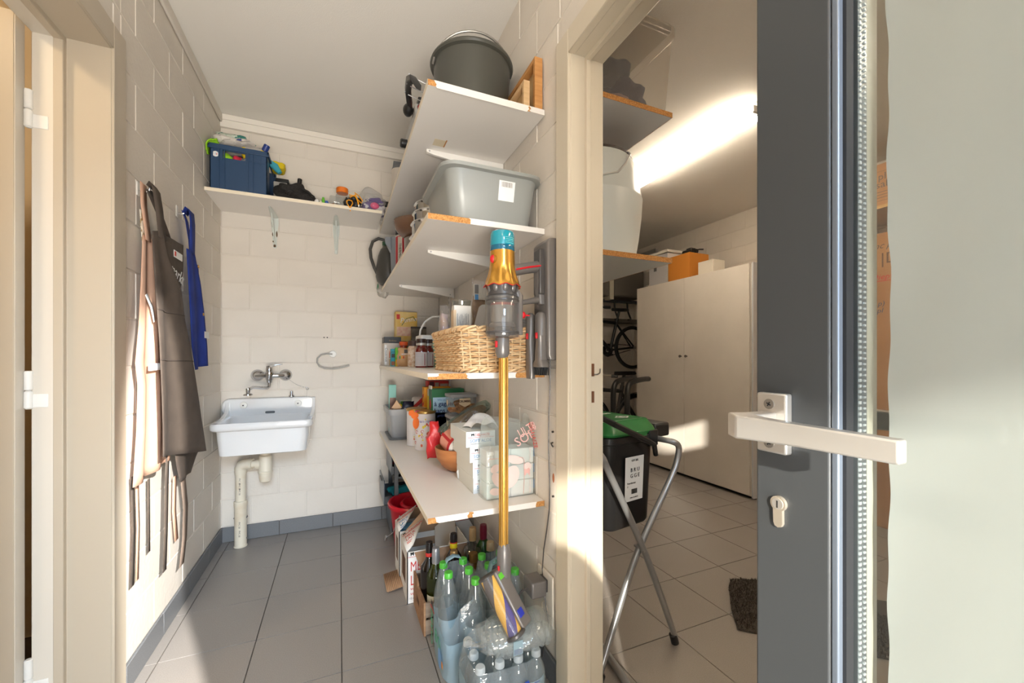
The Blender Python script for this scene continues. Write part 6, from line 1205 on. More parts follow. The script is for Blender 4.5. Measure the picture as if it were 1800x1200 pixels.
# clear pack lying on top
t_ = thing('bottle_multipack', 'film wrapped clear pack lying on top of the small water bottles', 'pack', (0.48,1.17,0.2))
RIB = clear('ribbed_plastic', (244,248,248), 0.16, 0.10, milk=0.20, milkc=(228,234,234))
for (y, z) in ((1.125,0.238),(1.185,0.240)):
    M = TR((0.415,y,z),0,PI/2,-0.05)
    G().lathe([(0,0)] + [(0.031 + 0.0025*math.sin(k*PI*0.5), 0.008+0.0045*k) for k in range(40)] + [(0,0.19)], n=28, M=M).o('ribbed_cup_stack', RIB, t_)
G().grid(lambda u,v: (0.385+0.245*v, 1.155+0.072*math.cos(2*PI*u)*(1-0.55*(abs(2*v-1)**5))+0.006*math.sin(9*v+12*u), 0.242+0.046*math.sin(2*PI*u)*(1-0.6*(abs(2*v-1)**5))+0.006*math.sin(20*v+18*u)),44,34,cu=True).o('film_wrap', clear('loose_film',(250,252,252),0.07,0.07,milk=0.16,milkc=(236,240,240),bump=1.0,bs=18), t_)
G().grid(lambda u,v: (0.345+0.06*u, 1.10+0.10*v+0.006*math.sin(9*u), 0.238+0.035*math.sin(5*v+3*u)*(1-u)+0.02*u),14,14).o('film_tail', MATS['loose_film'], t_)
bx(0.468,0.498,1.0825,1.0832,0.222,0.262).o('label_sticker', clear('sticker_film',(220,236,240),0.05,0.2,milk=0.6,milkc=(200,220,226)), t_)
g = G(); rnd = random.Random(8)
for k in range(16): g.box(0.470+0.0016*k,0.4708+0.0016*k,1.0815,1.0825,0.224,0.24)
tag(g.o('barcode', M3('barcode_blue',(120,130,150)), t_, flat=True), kind='stuff')
# ------------------------------------------------------------------ cordless vacuum cleaner on its wall dock
VG = mat('vacuum_grey', (122,117,114), 0.32, 0.35, bump=0.02, bs=80); VGD = mat('vacuum_dark_grey', (84,81,80), 0.35, 0.3)
VGOLD = mat('vacuum_gold', (212,158,70), 0.22, 0.75); VT = mat('vacuum_teal', (20,142,160), 0.12, coat=0.8); VT2 = mat('vacuum_teal_dark', (8,96,124), 0.15, coat=0.6); VR = mat('vacuum_red', (206,24,36), 0.3)
vx, vy = 0.4735, 1.185
va = thing('vacuum_cleaner', 'cordless stick vacuum cleaner with gold body and teal top hanging on its dock', 'vacuum cleaner', (vx, vy, 0.2))
G().lathe([(0.0375,1.432),(0.0385,1.434),(0.0385,1.475),(0.036,1.485),(0.030,1.489),(0,1.489)], (vx,vy,0), 40).o('filter_cap', VT, va)
G().lathe([(0.0382,1.425),(0.0392,1.427),(0.0392,1.440),(0.0385,1.442)], (vx,vy,0), 40).o('filter_band', VT2, va)
for k in range(4): G().tube([(vx+0.0387*math.cos(a), vy+0.0387*math.sin(a), 1.447+0.0055*k) for a in [-1.7+0.11*j for j in range(9)]], 0.0007, 5).o('vent_line', M3('pale_teal',(130,214,214)), va)
def fl(u, v):
    a = 2*PI*u; z = 1.428 - 0.108*v; k = max(0, (v-0.38)/0.62); lob = 0.5+0.5*math.cos(9*a)
    r = 0.0385 + 0.003*v + k*(0.004 + 0.010*k*k + 0.004*lob*math.sin(min(1,k)*PI*0.55)) - 0.005*k*(1-lob)*(1-k)
    return (vx + r*math.cos(a), vy + r*math.sin(a), z - 0.006*k*lob*(v > 0.9))
G().grid(fl, 144, 26, cu=True).o('gold_body', VGOLD, va)
G().tube([(lambda p: (p[0], p[1], p[2]-0.001))(fl(j/144, 1.0)) for j in range(144)], 0.0012, 5, True).o('red_rim', VR, va)
for k in range(9):
    a = 2*PI*(k+0.5)/9; G().ell((vx+0.040*math.cos(a), vy+0.040*math.sin(a), 1.314), (0.011,0.011,0.020), 12, 10).o('cyclone', VG, va)
G().lathe([(0.050,1.322),(0.044,1.300),(0.046,1.288),(0.052,1.284),(0.052,1.262)], (vx,vy,0), 44).o('cyclone_collar', VGD, va)
G().lathe([(0.051,1.283),(0.0525,1.281),(0.0525,1.166),(0.050,1.158),(0.03,1.153)], (vx,vy,0), 44).o('dust_bin', clear('bin_plastic',(214,212,210),0.10,0.03,milk=0.2,milkc=(196,192,188)), va)
for z in (1.268,1.168): G().lathe([(0.0525,z),(0.0535,z+0.001),(0.0535,z+0.006),(0.0525,z+0.007)], (vx,vy,0), 44).o('bin_ring', VGD, va)
G().lathe([(0.034,1.262),(0.036,1.260),(0.036,1.208),(0.030,1.20)], (vx,vy,0), 36).o('mesh_shroud', mat('mesh_shroud',(196,192,186),0.35,0.7,bump=0.6,bs=900), va)
G().lathe([(0.037,1.264),(0.037,1.256)], (vx,vy,0), 36).o('red_seal', M3('pink_seal',(206,120,112)), va); G().lathe([(0.026,1.20),(0.022,1.16)], (vx,vy,0), 30).o('inner_cone', VG, va); G().lathe([(0.033,1.203),(0.041,1.198),(0.043,1.190),(0.026,1.188)], (vx,vy,0), 36).o('shroud_skirt', VG, va)
G().loft([[(vx+0.040+x, vy+y, z) for x, y in rrect(0,0.024,-0.022,0.022,0.008)] for z in (1.165,1.29)] + [[(vx+0.036+x, vy+y, 1.305) for x, y in rrect(0,0.018,-0.018,0.018,0.006)]]).o('bin_spine', VG, va)
G().ell((vx-0.037, vy-0.016, 1.397), (0.010,0.010,0.013), 18, 12).o('trigger', VR, va); G().lathe([(0.014,-0.004),(0.014,0.004),(0.011,0.005)], (0,0,0), 20, basis((vx-0.034,vy-0.014,1.397),(0,1,0),(0,0,1))).o('trigger_ring', VGOLD, va)
G().tube([(vx+0.034,vy,1.370),(vx+0.085,vy+0.005,1.383),(vx+0.14,vy+0.012,1.396)], [0.0185,0.018,0.019], 18).o('handle_tube', VG, va)
G().tube([(vx+0.040,vy-0.0185,1.371),(vx+0.085,vy-0.0135,1.383),(vx+0.132,vy-0.007,1.393)], 0.003, 8).o('red_stripe', VR, va)
G().loft([[(vx+0.138+dx+x, vy+0.012+y, z) for x, y in rrect(-0.013,0.013,-0.016,0.016,0.008)] for z, dx in ((1.435,0.008),(1.40,0.0),(1.34,-0.002),(1.295,0.002),(1.268,0.006))]).o('hand_grip', VG, va, bv=0.002)
G().tube([(vx+0.055,vy,1.268),(vx+0.09,vy+0.004,1.275),(vx+0.135,vy+0.01,1.285)], [0.0075,0.0085,0.012], 12).o('lower_bar', VG, va)
G().ell((vx+0.066,vy-0.012,1.229), (0.009,0.009,0.011), 14, 10).o('bin_release', VR, va); bx(vx+0.07,vx+0.088,vy-0.017,vy-0.012,1.226,1.230).o('release_tab', VR, va)
G().lathe([(0.0215,1.155),(0.0225,1.15),(0.0225,1.108),(0.0165,1.094),(0.0150,1.092)], (vx,vy,0), 30).o('wand_socket', VG, va); bx(vx-0.027,vx-0.020,vy-0.012,vy-0.002,1.125,1.145).o('wand_release', VR, va, bv=0.002)
wx_ = vx+0.0035
G().lathe([(0.0148,1.10),(0.0148,0.485)], (wx_,vy,0), 32).o('wand_tube', VGOLD, va)
for a in (-2.3,-1.57,-0.8): G().tube([(wx_+0.0148*math.cos(a),vy+0.0148*math.sin(a),1.092),(wx_+0.0148*math.cos(a),vy+0.0148*math.sin(a),0.502)],0.0022,6).o('wand_rib', mat('vacuum_gold_pale',(234,190,110),0.2,0.75), va)
G().lathe([(0.0155,0.508),(0.0205,0.492),(0.0225,0.485),(0.0225,0.43),(0.0218,0.41),(0.0215,0.385),(0.020,0.372)], (wx_+0.002,vy,0), 30).o('head_neck', VG, va)
bx(wx_-0.024,wx_-0.018,vy-0.016,vy-0.008,0.425,0.445).o('neck_release', VR, va, bv=0.002)
for k in range(3): G().lathe([(0.0165,0.366+0.007*k),(0.0185,0.3695+0.007*k),(0.0165,0.373+0.007*k)], (wx_+0.003,vy-0.001,0), 22).o('blue_hose', mat('blue_hose',(36,56,160),0.4), va)
G().lathe([(0.0205,0.370),(0.021,0.36),(0.019,0.335),(0.012,0.325),(0,0.325)], (wx_+0.004,vy-0.006,0), 24).o('swivel_elbow', VG, va)
# cleaner head: roller along e1
e1 = Vector((0.37,-0.42,-0.83)).normalized(); hc = Vector((0.450,1.140,0.345)); HM = basis(hc, e1, (0.75,0.55,0.1)) @ Matrix.Scale(0.84, 4); HL = 0.100
def HX(p): return tuple(HM @ Vector(p))
for bnd, (nm, co) in enumerate((('roller_yellow',(226,178,84)),('roller_dark',(92,84,84)),('roller_yellow2',(226,178,84)),('roller_violet',(92,84,140)))):
    G().grid(lambda u, v: HX((-HL+2*HL*v, 0.027*math.cos(2*PI*(bnd*0.25+0.25*u)+3.6*v), 0.027*math.sin(2*PI*(bnd*0.25+0.25*u)+3.6*v))), 10, 26).o('brush_stripe', M3(nm, co, 0.85, bump=0.5, bs=400), va)
G().grid(lambda u, v: HX((-HL-0.004+(2*HL+0.008)*v, 0.034*math.cos(2.0+3.6*u), 0.034*math.sin(2.0+3.6*u))), 24, 6).o('clear_hood', clear('hood_plastic',(244,242,236),0.05,0.12,milk=0.05), va)
G().cyl(0.038, HL, HL+0.014, n=30, M=HM @ TR((0,0,0),0,PI/2,0), b=0.003).o('end_cap', VGD, va); G().cyl(0.034, -HL-0.008, -HL, n=30, M=HM @ TR((0,0,0),0,PI/2,0), b=0.003).o('end_cap', VGD, va)
G().box(-HL-0.004, HL+0.008, 0.012, 0.070, -0.028, 0.036, HM).o('head_housing', VG, va, bv=0.006)
G().box(0.045, 0.072, 0.03, 0.058, -0.0305, -0.027, HM).o('blue_button', mat('blue_button',(34,52,170),0.35), va, bv=0.001) ; G().box(0.045, 0.072, 0.02, 0.048, 0.0345, 0.038, HM).o('blue_button', MATS['blue_button'], va, bv=0.001)
G().box(-HL+0.01, -HL+0.03, 0.02, 0.05, 0.034, 0.0375, HM).o('green_light', M3('green_lens',(96,190,50)), va)
dk_ = thing('vacuum_dock', 'grey wall dock of the vacuum cleaner with two attachments clipped below', 'dock', (0.64, 1.21, 1.05))
G().loft([[(x, y, z) for x, y in rrect(x0,0.6585,1.158,1.262,0.010)] for x0, z in ((0.630,1.085),(0.622,1.10),(0.618,1.47),(0.630,1.484))]).o('dock_plate', VG, dk_, bv=0.003)
bx(0.600,0.622,1.176,1.222,1.30,1.45).o('dock_cradle', VGD, dk_, bv=0.005)
G().tube([(0.622,1.163,1.44),(0.640,1.162,1.432),(0.655,1.162,1.43)],0.001,5).o('seam', VGD, dk_); G().tube([(0.622,1.1625,1.35),(0.640,1.1618,1.342),(0.655,1.162,1.34)],0.001,5).o('seam', VGD, dk_)
for (x, y, r) in ((0.598,1.238,0.0165),(0.612,1.188,0.0205)):
    G().lathe([(r,1.165),(r,1.22),(r*0.85,1.236),(r*0.4,1.244),(0,1.245)], (x,y,0), 24).o('tool_holder', VG, dk_); bx(x-r-0.004,x-r+0.003,y-0.012,y-0.002,1.155,1.175).o('holder_release', VR, dk_, bv=0.002)
ct = thing('crevice_tool', 'long flat grey crevice tool clipped under the left of the vacuum dock', 'attachment', (0.598,1.238,1.03))
G().loft([[(0.598+x, 1.238+y, z) for x, y in rrect(-a,a,-b,b,min(a,b)*0.8)] for a, b, z in ((0.0155,0.0155,1.165),(0.0145,0.015,1.13),(0.0125,0.019,1.08),(0.0115,0.020,1.04),(0.0105,0.018,1.022))]).o('tool_body', VG, ct)
bt = thing('brush_tool', 'short grey dusting brush attachment clipped under the right of the vacuum dock', 'attachment', (0.612,1.188,1.04))
G().loft([[(0.612+dx+x, 1.188+y, z) for x, y in rrect(-a,a,-b,b,min(a,b)*0.7)] for a, b, z, dx in ((0.0195,0.0195,1.165,0),(0.016,0.016,1.15,0),(0.018,0.018,1.115,0),(0.019,0.019,1.085,0),(0.022,0.030,1.073,0.0),(0.019,0.033,1.062,0.0))]).o('tool_body', VG, bt)
g = G(); rnd = random.Random(9)
for k in range(90):
    x = 0.612+rnd.uniform(-0.016,0.016); y = 1.188+rnd.uniform(-0.029,0.029); g.tube([(x,y,1.064),(x+rnd.uniform(-.003,.003),y+rnd.uniform(-.003,.003),1.036)],0.0014,5)
tag(g.o('bristle', BLACK, bt), kind='stuff')
cb = thing('power_cable', 'thin grey charging cable running from the dock down to the socket and floor', 'cable', (0.65,1.22,0.06))
G().tube([(0.652,1.20,1.085),(0.654,1.203,1.0),(0.654,1.212,0.90),(0.654,1.214,0.78),(0.654,1.205,0.66),(0.653,1.207,0.58),(0.653,1.226,0.50),(0.652,1.245,0.43),(0.650,1.252,0.36),(0.648,1.24,0.29),(0.648,1.215,0.235),(0.650,1.205,0.20),(0.650,1.215,0.15),(0.650,1.24,0.10),(0.650,1.25,0.055)],0.0022,8).o('cable', VGD, cb)
so = thing('wall_socket', 'white double wall socket behind the charging cable', 'socket', (0.655,1.235,0.27))
bx(0.650,0.6595,1.180,1.288,0.190,0.362).o('cover_plate', CREAMW, so, bv=0.003)
G().lathe([(0.021,0.0),(0.021,0.0012),(0.019,0.0012),(0.017,-0.006),(0,-0.006)],(0,0,0),26,TR((0.650,1.234,0.235),0,-PI/2)).o('outlet', M3('cream_outlet',(222,206,178),0.4), so)
ad = thing('power_adapter', 'blocky grey power adapter plugged into the wall socket', 'adapter', (0.60,1.235,0.32)); bx(0.585,0.640,1.200,1.270,0.292,0.346).o('adapter_body', VG, ad, bv=0.006, seg=3); bx(0.640,0.652,1.212,1.258,0.298,0.340).o('plug_face', VGD, ad, bv=0.003); G().tube([(0.585,1.235,0.315),(0.560,1.23,0.312),(0.545,1.225,0.295)],0.003,8).o('cord_relief', VGD, ad)
# small marks on the right wall
for i, (y, z, nm) in enumerate(((1.19,0.845,'upper'),(1.188,0.63,'lower'))):
    tag(G().cyl(0.0035,0,0.006,(0,0,0),10,TR((XR-0.007,y,z),0,PI/2)).o('screw',dk), nm + ' small dark screw in the right wall beside the door frame','screw')
t_ = thing('wall_plug','small dark hook screw in the wall right of the charging cable','hook',(0.655,1.185,0.80)); G().tube([(0.661,1.195,0.808),(0.650,1.19,0.808),(0.648,1.18,0.803),(0.652,1.178,0.797)],0.0025,7).o('hook_wire',dk,t_)
tag(G().ell((0.6605,1.192,0.69),(0.0012,0.007,0.016),12,8).o('paint_chip',M3('raw_brick',(176,106,70),0.9)),'orange bare patch in the wall paint beside the door frame','patch')
# ------------------------------------------------------------------ garage
for lab, zt in (('upper white shelf board on the garage side of the wall under the clear tote', 2.108), ('lower white shelf board on the garage side of the wall under the white barrel', 1.506)):
    t_ = thing('garage_shelf', lab, 'shelf', (1.0, 2.5, zt-0.02))
    bx(XG0+0.002, 1.270, 1.282, 3.9, zt-0.02, zt).o('board', mat('cool_white_melamine',(226,228,232),0.4), t_); bx(XG0+0.002, 1.271, 1.2805, 1.2822, zt-0.0202, zt+0.0002).o('raw_end', CHIP, t_); bx(1.2698,1.2715,1.281,3.9,zt-0.0202,zt+0.0002).o('raw_edge', CHIP, t_)
    G().prism([(0.99,zt-0.021),(0.99,zt-0.030),(0.96,zt-0.037),(0.80,zt-0.085),(0.77,zt-0.095),(0.77,zt-0.021)],-0.012,0.012,basis((0,1.66,0),(1,0,0),(0,0,1))).o('bracket', WSTEEL, t_, bv=0.004)
TOTE = clear('tote_plastic', (244,242,238), 0.08, 0.05, milk=0.2, milkc=(220,214,206))
t_ = thing('clear_tote', 'tall clear plastic tote of dark clothes on the upper garage shelf', 'tote', (1.05,1.50,2.109))
G().loft([rr3(0.80,1.275,1.31,1.66,0.03,2.109), rr3(0.785,1.302,1.295,1.68,0.035,2.44), rr3(0.775,1.312,1.285,1.69,0.04,2.445), rr3(0.775,1.312,1.285,1.69,0.04,2.475)]).o('tote_body', TOTE, t_, bv=0.004)
G().loft([rr3(0.785,1.30,1.295,1.68,0.035,2.475), rr3(0.785,1.30,1.295,1.68,0.035,2.49)]).o('tote_lid', TOTE, t_, bv=0.004)
for i, (x,y,z,a,b,c,col,lab) in enumerate(((1.06,1.45,2.30,0.10,0.09,0.07,(44,48,66),'navy folded garment at the top inside the clear tote'),(1.13,1.46,2.215,0.13,0.11,0.06,(48,50,76),'dark blue garment at the right inside the clear tote'),(0.91,1.46,2.24,0.08,0.1,0.09,(84,110,84),'green garment at the left inside the clear tote'),(1.0,1.45,2.145,0.17,0.12,0.032,(150,120,122),'mauve garment at the bottom inside the clear tote'))):
    lump('garment', lab, 'clothes', (x,y,z), (a,b,c), clothm('garment_%s' % ('navy','blue','green','mauve')[i], col), 0.3, 120+i)
t_ = thing('barrel', 'white plastic barrel with wire handle on the lower garage shelf', 'barrel', (1.04,1.56,1.507))
G().lathe([(0,0.0),(0.20,0.0),(0.208,0.006),(0.224,0.10),(0.236,0.20),(0.240,0.27),(0.2405,0.275),(0.238,0.28),(0.226,0.36),(0.206,0.43),(0.198,0.448),(0.192,0.45),(0,0.45)], (1.04,1.56,1.507), 56).o('barrel_body', mat('white_barrel',(214,220,220),0.28), t_)
G().lathe([(0.190,0.449),(0.199,0.450),(0.199,0.458),(0.19,0.460),(0,0.460)], (1.04,1.56,1.507), 48).o('dark_rim', mat('barrel_rim',(64,52,44),0.5), t_)
G().tube([(1.13,1.385,1.965),(1.115,1.355,1.94),(1.075,1.335,1.885),(1.03,1.325,1.84),(0.96,1.335,1.82),(0.90,1.36,1.84)],0.004,8).o('wire_handle', mat('white_wire',(206,206,204),0.4), t_)
# tube light
t_ = thing('tube_light', 'twin fluorescent tube light on the garage ceiling', 'light', (2.17,2.1,2.45))
bx(2.145,2.195,1.53,2.66,ZC-0.045,ZC-0.001).o('light_housing', WHITE, t_, bv=0.004)
TUBE = mat('lit_tube',(255,238,214),0.4,emit=43.0)
for x in (2.118,2.222):
    G().cyl(0.013,0,1.09,(0,0,0),18,TR((x,1.55,ZC-0.055),-PI/2)).o('tube', TUBE, t_)
    for y in (1.545,2.645): bx(min(x,2.17),max(x,2.17),y-0.008,y+0.008,ZC-0.066,ZC-0.03).o('lamp_holder', WHITE, t_, bv=0.002)
t2_ = dup(t_, (2.17, 0.0, 2.45), 0.0, 'second twin tube light added out of view to fill the garage')  # extra fixture added out of frame to keep the garage bright
# wardrobe
WCAB = mat('white_wardrobe_board',(226,218,208),0.35,c2=(218,210,200),ns=3,bump=0.02,bs=30)
t_ = thing('wardrobe', 'white two door wardrobe standing along the right garage wall', 'wardrobe', (3.2,2.79,0))
bx(2.938,3.56,2.14,3.44,0.02,1.825).o('carcass', WCAB, t_, bv=0.002); bx(2.96,3.55,2.16,3.42,0,0.02).o('plinth', BLACK, t_)
for ya, yb, yk in ((2.158,2.797,2.765),(2.800,3.438,2.832)):
    d = bx(2.918,2.937,ya,yb,0.03,1.83).o('door', WCAB, t_, bv=0.0015)
    G().lathe([(0,0.024),(0.011,0.024),(0.0125,0.018),(0.006,0.012),(0.006,0.0)],(0,0,0),16,TR((2.918,yk,1.112),0,-PI/2)).o('knob', mat('pewter',(120,112,104),0.35,0.8), d)
bx(2.925,3.56,2.128,2.141,0.01,1.832).o('side_panel', mat('grey_white_panel',(206,208,210),0.4), t_, bv=0.001)
carton('cardboard_box','orange brown cardboard box on top of the wardrobe','box',3.05,3.30,2.86,3.13,1.832,2.10,M3('orange_card',(196,124,44),0.8))
t_, hx, hy, h = carton('storage_box','white and grey box with printed square on top of the wardrobe','box',3.05,3.35,3.14,3.40,1.832,2.16,M3('white_store_box',(222,218,212)),side=M3('grey_store_side',(186,184,186)))
bx(-hx-0.0015,-hx-0.0005,0.02,0.06,0.17,0.21).o('printed_square',M3('dark_square',(90,88,90)),t_,w=False)
carton('photo_box','flat pale box lying on top of the white and grey box','box',3.03,3.33,3.12,3.42,2.165,2.19,M3('flat_pale_box',(226,220,208)))
t_ = thing('binoculars','black binoculars lying on the orange brown box','binoculars',(3.12,2.93,2.102)); G().cyl(0.022,0,0.12,n=16,M=TR((3.12,2.88,2.125),-PI/2),b=0.004).o('barrel_tube',BLACK,t_); G().cyl(0.022,0,0.12,n=16,M=TR((3.17,2.88,2.125),-PI/2),b=0.004).o('barrel_tube',BLACK,t_); bx(3.11,3.18,2.90,2.96,2.135,2.16).o('bridge',BLACK,t_,bv=0.008); G().tube([(3.12,2.86,2.12),(3.11,2.80,2.115),(3.13,2.77,2.11)],0.006,8).o('strap',BLACK,t_)
carton('white_box','small white box on the wardrobe right of the orange brown box','box',3.05,3.20,2.60,2.76,1.832,1.975,M3('white_box_small',(224,216,202)))
carton('black_tray','thin dark picture frame lying behind the flat pale box','frame',3.40,3.58,3.2,3.5,1.832,2.22,M3('dark_frame',(44,42,40)))
t_ = thing('ceiling_track','grey steel door track under the garage ceiling in the far corner','track',(3.4,4.0,2.4)); bx(3.46,3.50,3.75,4.33,2.36,2.40).o('rail',STEEL,t_); bx(3.475,3.485,4.1,4.12,2.40,ZC-0.002).o('hanger',STEEL,t_); G().tube([(3.48,4.0,2.36),(3.40,3.95,2.25),(3.46,3.85,2.18)],0.02,8).o('black_arm',BLACK,t_)
# cardboard beyond the glazed door
KBOX = mat('kraft_box',(186,140,98),0.8,c2=(176,128,86),ns=4,bump=0.05,bs=60)
t_ = thing('wall_shelf','shelf board on the right garage wall under the reusable cardboard box','shelf',(3.4,1.7,2.06)); bx(3.20,XG1-0.002,1.2,2.05,2.055,2.075).o('board',WBOARD,t_); bx(3.198,3.2,1.2,2.05,2.055,2.075).o('edge_band',M3('tan_edge',(200,160,100)),t_)
for y in (1.3,1.95): bracket(t_,y,2.055,3.28,XG1-0.004)
t_, hx, hy, h = carton('cardboard_box','brown cardboard box with rounded print on the right garage shelf','box',3.21,3.60,1.25,1.78,2.076,2.345,KBOX)
text('Carton plus',0.062,(-hx-0.001,0.16,0.165),(0,-1,0),(0,0,1),M3('dim_ink',(96,84,78)),t_,w=False); text('réutilisable',0.062,(-hx-0.001,0.12,0.115),(0,-1,0),(0,0,1),MATS['dim_ink'],t_,w=False)
for k in range(3): bx(-hx-0.001,-hx,-0.10,0.15,0.085-0.018*k,0.088-0.018*k).o('print_line',MATS['dim_ink'],t_,w=False)
G().tube([(-hx-0.0005,y,z) for y,z in [(0.17+0.03*0,0.05),(0.19,0.07),(0.19,0.20),(0.17,0.22),(-0.2,0.22),(-0.2,0.03),(0.17,0.03)]],0.0012,5,True).o('print_frame',MATS['dim_ink'],t_,w=False)
t_, hx, hy, h = carton('cardboard_box','tall brown cardboard box with handwriting below the right garage shelf','box',3.22,3.60,1.22,1.86,0.001,1.90,KBOX)
x_ = -hx-0.001
text('Le Blanc par',0.055,(x_,0.10,1.80),(0,-1,0),(0,0,1),MATS['dim_ink'],t_,w=False,shear=0.4); text('|D|',0.10,(x_,-0.07,1.70),(0,-1,0),(0,0,1),M3('brown_stamp',(110,80,60)),t_,w=False)
text('Diepvries',0.05,(x_,-0.02,1.60),(0,-1,0),(0,0,1),REDI,t_,w=False,shear=0.3); bx(x_,x_+0.001,-0.20,-0.03,1.588,1.592).o('red_line',REDI,t_,w=False)
for k,s_ in enumerate(('kan (4x)','zout (2x)','vent (1p)-(1p)','dag vis compl','(oude?)')): text(s_,0.045,(x_,0.16,1.52-0.045*k),(0,-1,0),(0,0,1),M3('pen_blue',(70,80,104)),t_,w=False,shear=0.2)
# mat
t_ = thing('door_mat','brown grey shaggy mat on the garage floor beside the glazed door','mat',(1.75,1.2,0.0))
DM = mat('shaggy_mat',(96,86,76),0.95,c2=(60,54,48),ns=300,lo=0.4,hi=0.6,bump=1.0,bs=500)
MP = [(1.47,1.135),(1.56,1.235),(1.70,1.36),(1.77,1.405),(1.86,1.36),(2.3,0.95),(2.05,0.60)]
G().prism(MP,0.0005,0.010).o('mat_backing',DM,t_,bv=0.003)
g = G(); rnd = random.Random(12); cnt = 0
def inside(x,y):
    c=False; n=len(MP)
    for i in range(n):
        (x1,y1),(x2,y2)=MP[i],MP[(i+1)%n]
        if (y1>y)!=(y2>y) and x < (x2-x1)*(y-y1)/(y2-y1)+x1: c = not c
    return c
while cnt < 9000:
    x=rnd.uniform(1.46,2.1); y=rnd.uniform(0.7,1.41)
    if not inside(x,y): continue
    a=rnd.uniform(0,6.28); q=0.002; dx,dy=math.cos(a)*q,math.sin(a)*q; lx,ly=rnd.uniform(-.006,.006),rnd.uniform(-.006,.006); zz=rnd.uniform(0.016,0.024)
    g.add([(x-dx,y-dy,0.009),(x+dx,y+dy,0.009),(x+lx,y+ly,zz)],[(0,1,2)]); cnt+=1
tag(g.o('pile',DM,t_,flat=True),kind='stuff')
# food waste bin on its folding stand
BINB = mat('black_bin_plastic',(24,24,25),0.38,bump=0.03,bs=40); BING = mat('green_lid_plastic',(30,112,52),0.35,bump=0.03,bs=40)
b_ = thing('food_waste_bin','black food waste bin with green lid hanging in the tubular stand','bin',(0.889,1.197,0.452),math.radians(10.5))
def rl(x0,x1,y0,y1,r,z): return [(x,y,z) for x,y in rrect(x0,x1,y0,y1,r,5)]
G().loft([rl(0.02,0.245,0.02,0.34,0.035,0.0), rl(0.012,0.252,0.012,0.35,0.04,0.012), rl(0.0,0.262,0.0,0.40,0.04,0.32), rl(-0.010,0.272,-0.012,0.41,0.045,0.325), rl(-0.010,0.272,-0.012,0.41,0.045,0.348), rl(0.002,0.26,0.002,0.398,0.04,0.350)]).o('bin_body',BINB,b_,w=False,ang=50)
G().loft([rl(-0.006,0.265,-0.008,0.405,0.035,0.352), rl(-0.010,0.268,-0.012,0.408,0.035,0.36), rl(-0.006,0.264,-0.006,0.402,0.035,0.375), rl(0.012,0.255,0.02,0.39,0.03,0.402), rl(0.022,0.245,0.035,0.375,0.03,0.398)]).o('lid',BING,b_,w=False,ang=30)
lid_ = C.objects[-1] if False else None
bx(0.0,0.25,0.395,0.425,0.352,0.410).o('lid_hinge',BING,b_,w=False,bv=0.008); bx(0.06,0.22,0.026,0.036,0.398,0.405).o('lid_ridge',BING,b_,w=False,bv=0.002)
bx(0.262,0.355,0.0,0.30,0.325,0.380).o('lock_housing',BINB,b_,w=False,bv=0.008); bx(0.345,0.366,0.02,0.26,0.322,0.352).o('lock_lip',BINB,b_,w=False,bv=0.004); bx(0.21,0.262,-0.014,0.0,0.30,0.362).o('latch',BINB,b_,w=False,bv=0.004)
G().prism([(0.13,-0.018),(0.19,-0.018),(0.18,0.0),(0.14,0.0)],0.345,0.365).o('lid_tab',BING,b_,w=False,bv=0.002)
G().tube([(-0.03,0.02,0.43),(-0.02,-0.045,0.41),(0.05,-0.05,0.378),(0.15,-0.05,0.335),(0.195,-0.045,0.315),(0.225,-0.03,0.270)],[0.011]*4+[0.010,0.009],8).o('carry_handle',BINB,b_,w=False)
def dia(s,w_): return [(0,-s*0.72),(s,0),(0,s*0.72),(-s,0)]
LM = M3('lid_white_print',(222,226,218))
g = G()
for s_ in (0.042,):
    o_,i_ = dia(s_,0),dia(s_*0.72,0)
    for k in range(4):
        q=(k+1)%4; g.add([(*o_[k],0),(*o_[q],0),(*i_[q],0),(*i_[k],0)],[(0,1,2,3)],TR((0.200,0.115,0.3995),0,0,0))
g.add([(-0.014,-0.013,0),(0.014,-0.013,0),(0.014,-0.003,0),(-0.004,-0.003,0),(-0.004,0.004,0),(0.014,0.004,0),(0.014,0.013,0),(-0.014,0.013,0)],[(0,1,2,3,4,5,6,7)],TR((0.200,0.115,0.3995)))
g.o('logo_print',LM,b_,w=False); text('IVBO',0.034,(0.243,0.235,0.3995),(-1,0.0,0),(0,-1,0),LM,b_,w=False,bold=0.001)
lb = G().add([(0.082,-0.0016,0.105),(0.182,-0.0016,0.105),(0.184,-0.0075,0.272),(0.080,-0.0075,0.272)],[(0,1,2,3)]).o('white_label',PAPERW,b_,w=False)
def ly(z): return 0.0085 - 0.012*z/0.32*0 - 0.0 if False else (-0.0024 - 0.006*(z-0.105)/0.167)
up_ = (0,-0.036,1)
for s_,sz,x,z,al in (('GFT 25L',0.011,0.132,0.254,'CENTER'),('B R U',0.021,0.134,0.215,'CENTER'),('G G E',0.021,0.134,0.193,'CENTER'),('Peerdstraat',0.010,0.092,0.170,'LEFT'),('7',0.010,0.092,0.157,'LEFT'),('P/N01 156 485 72',0.006,0.132,0.116,'CENTER')):
    text(s_,sz,(x,ly(z)-0.0006,z),(1,0,0),up_,INK,lb,w=False,align=al)
g = G(); rnd = random.Random(2); x=0.117
while x<0.148:
    wd=rnd.choice((0.0008,0.0016)); g.box(x,x+wd,ly(0.14)-0.0012,ly(0.14)-0.0004,0.132,0.150); x+=wd+rnd.choice((0.0008,0.0014))
tag(g.o('barcode',INK,lb,w=False,flat=True),kind='stuff')
GALV = mat('silver_tube',(168,170,172),0.32,0.75)
s_ = thing('bin_stand','silver tubular folding cross stand carrying the food waste bin','stand',(0.99,1.14,0))
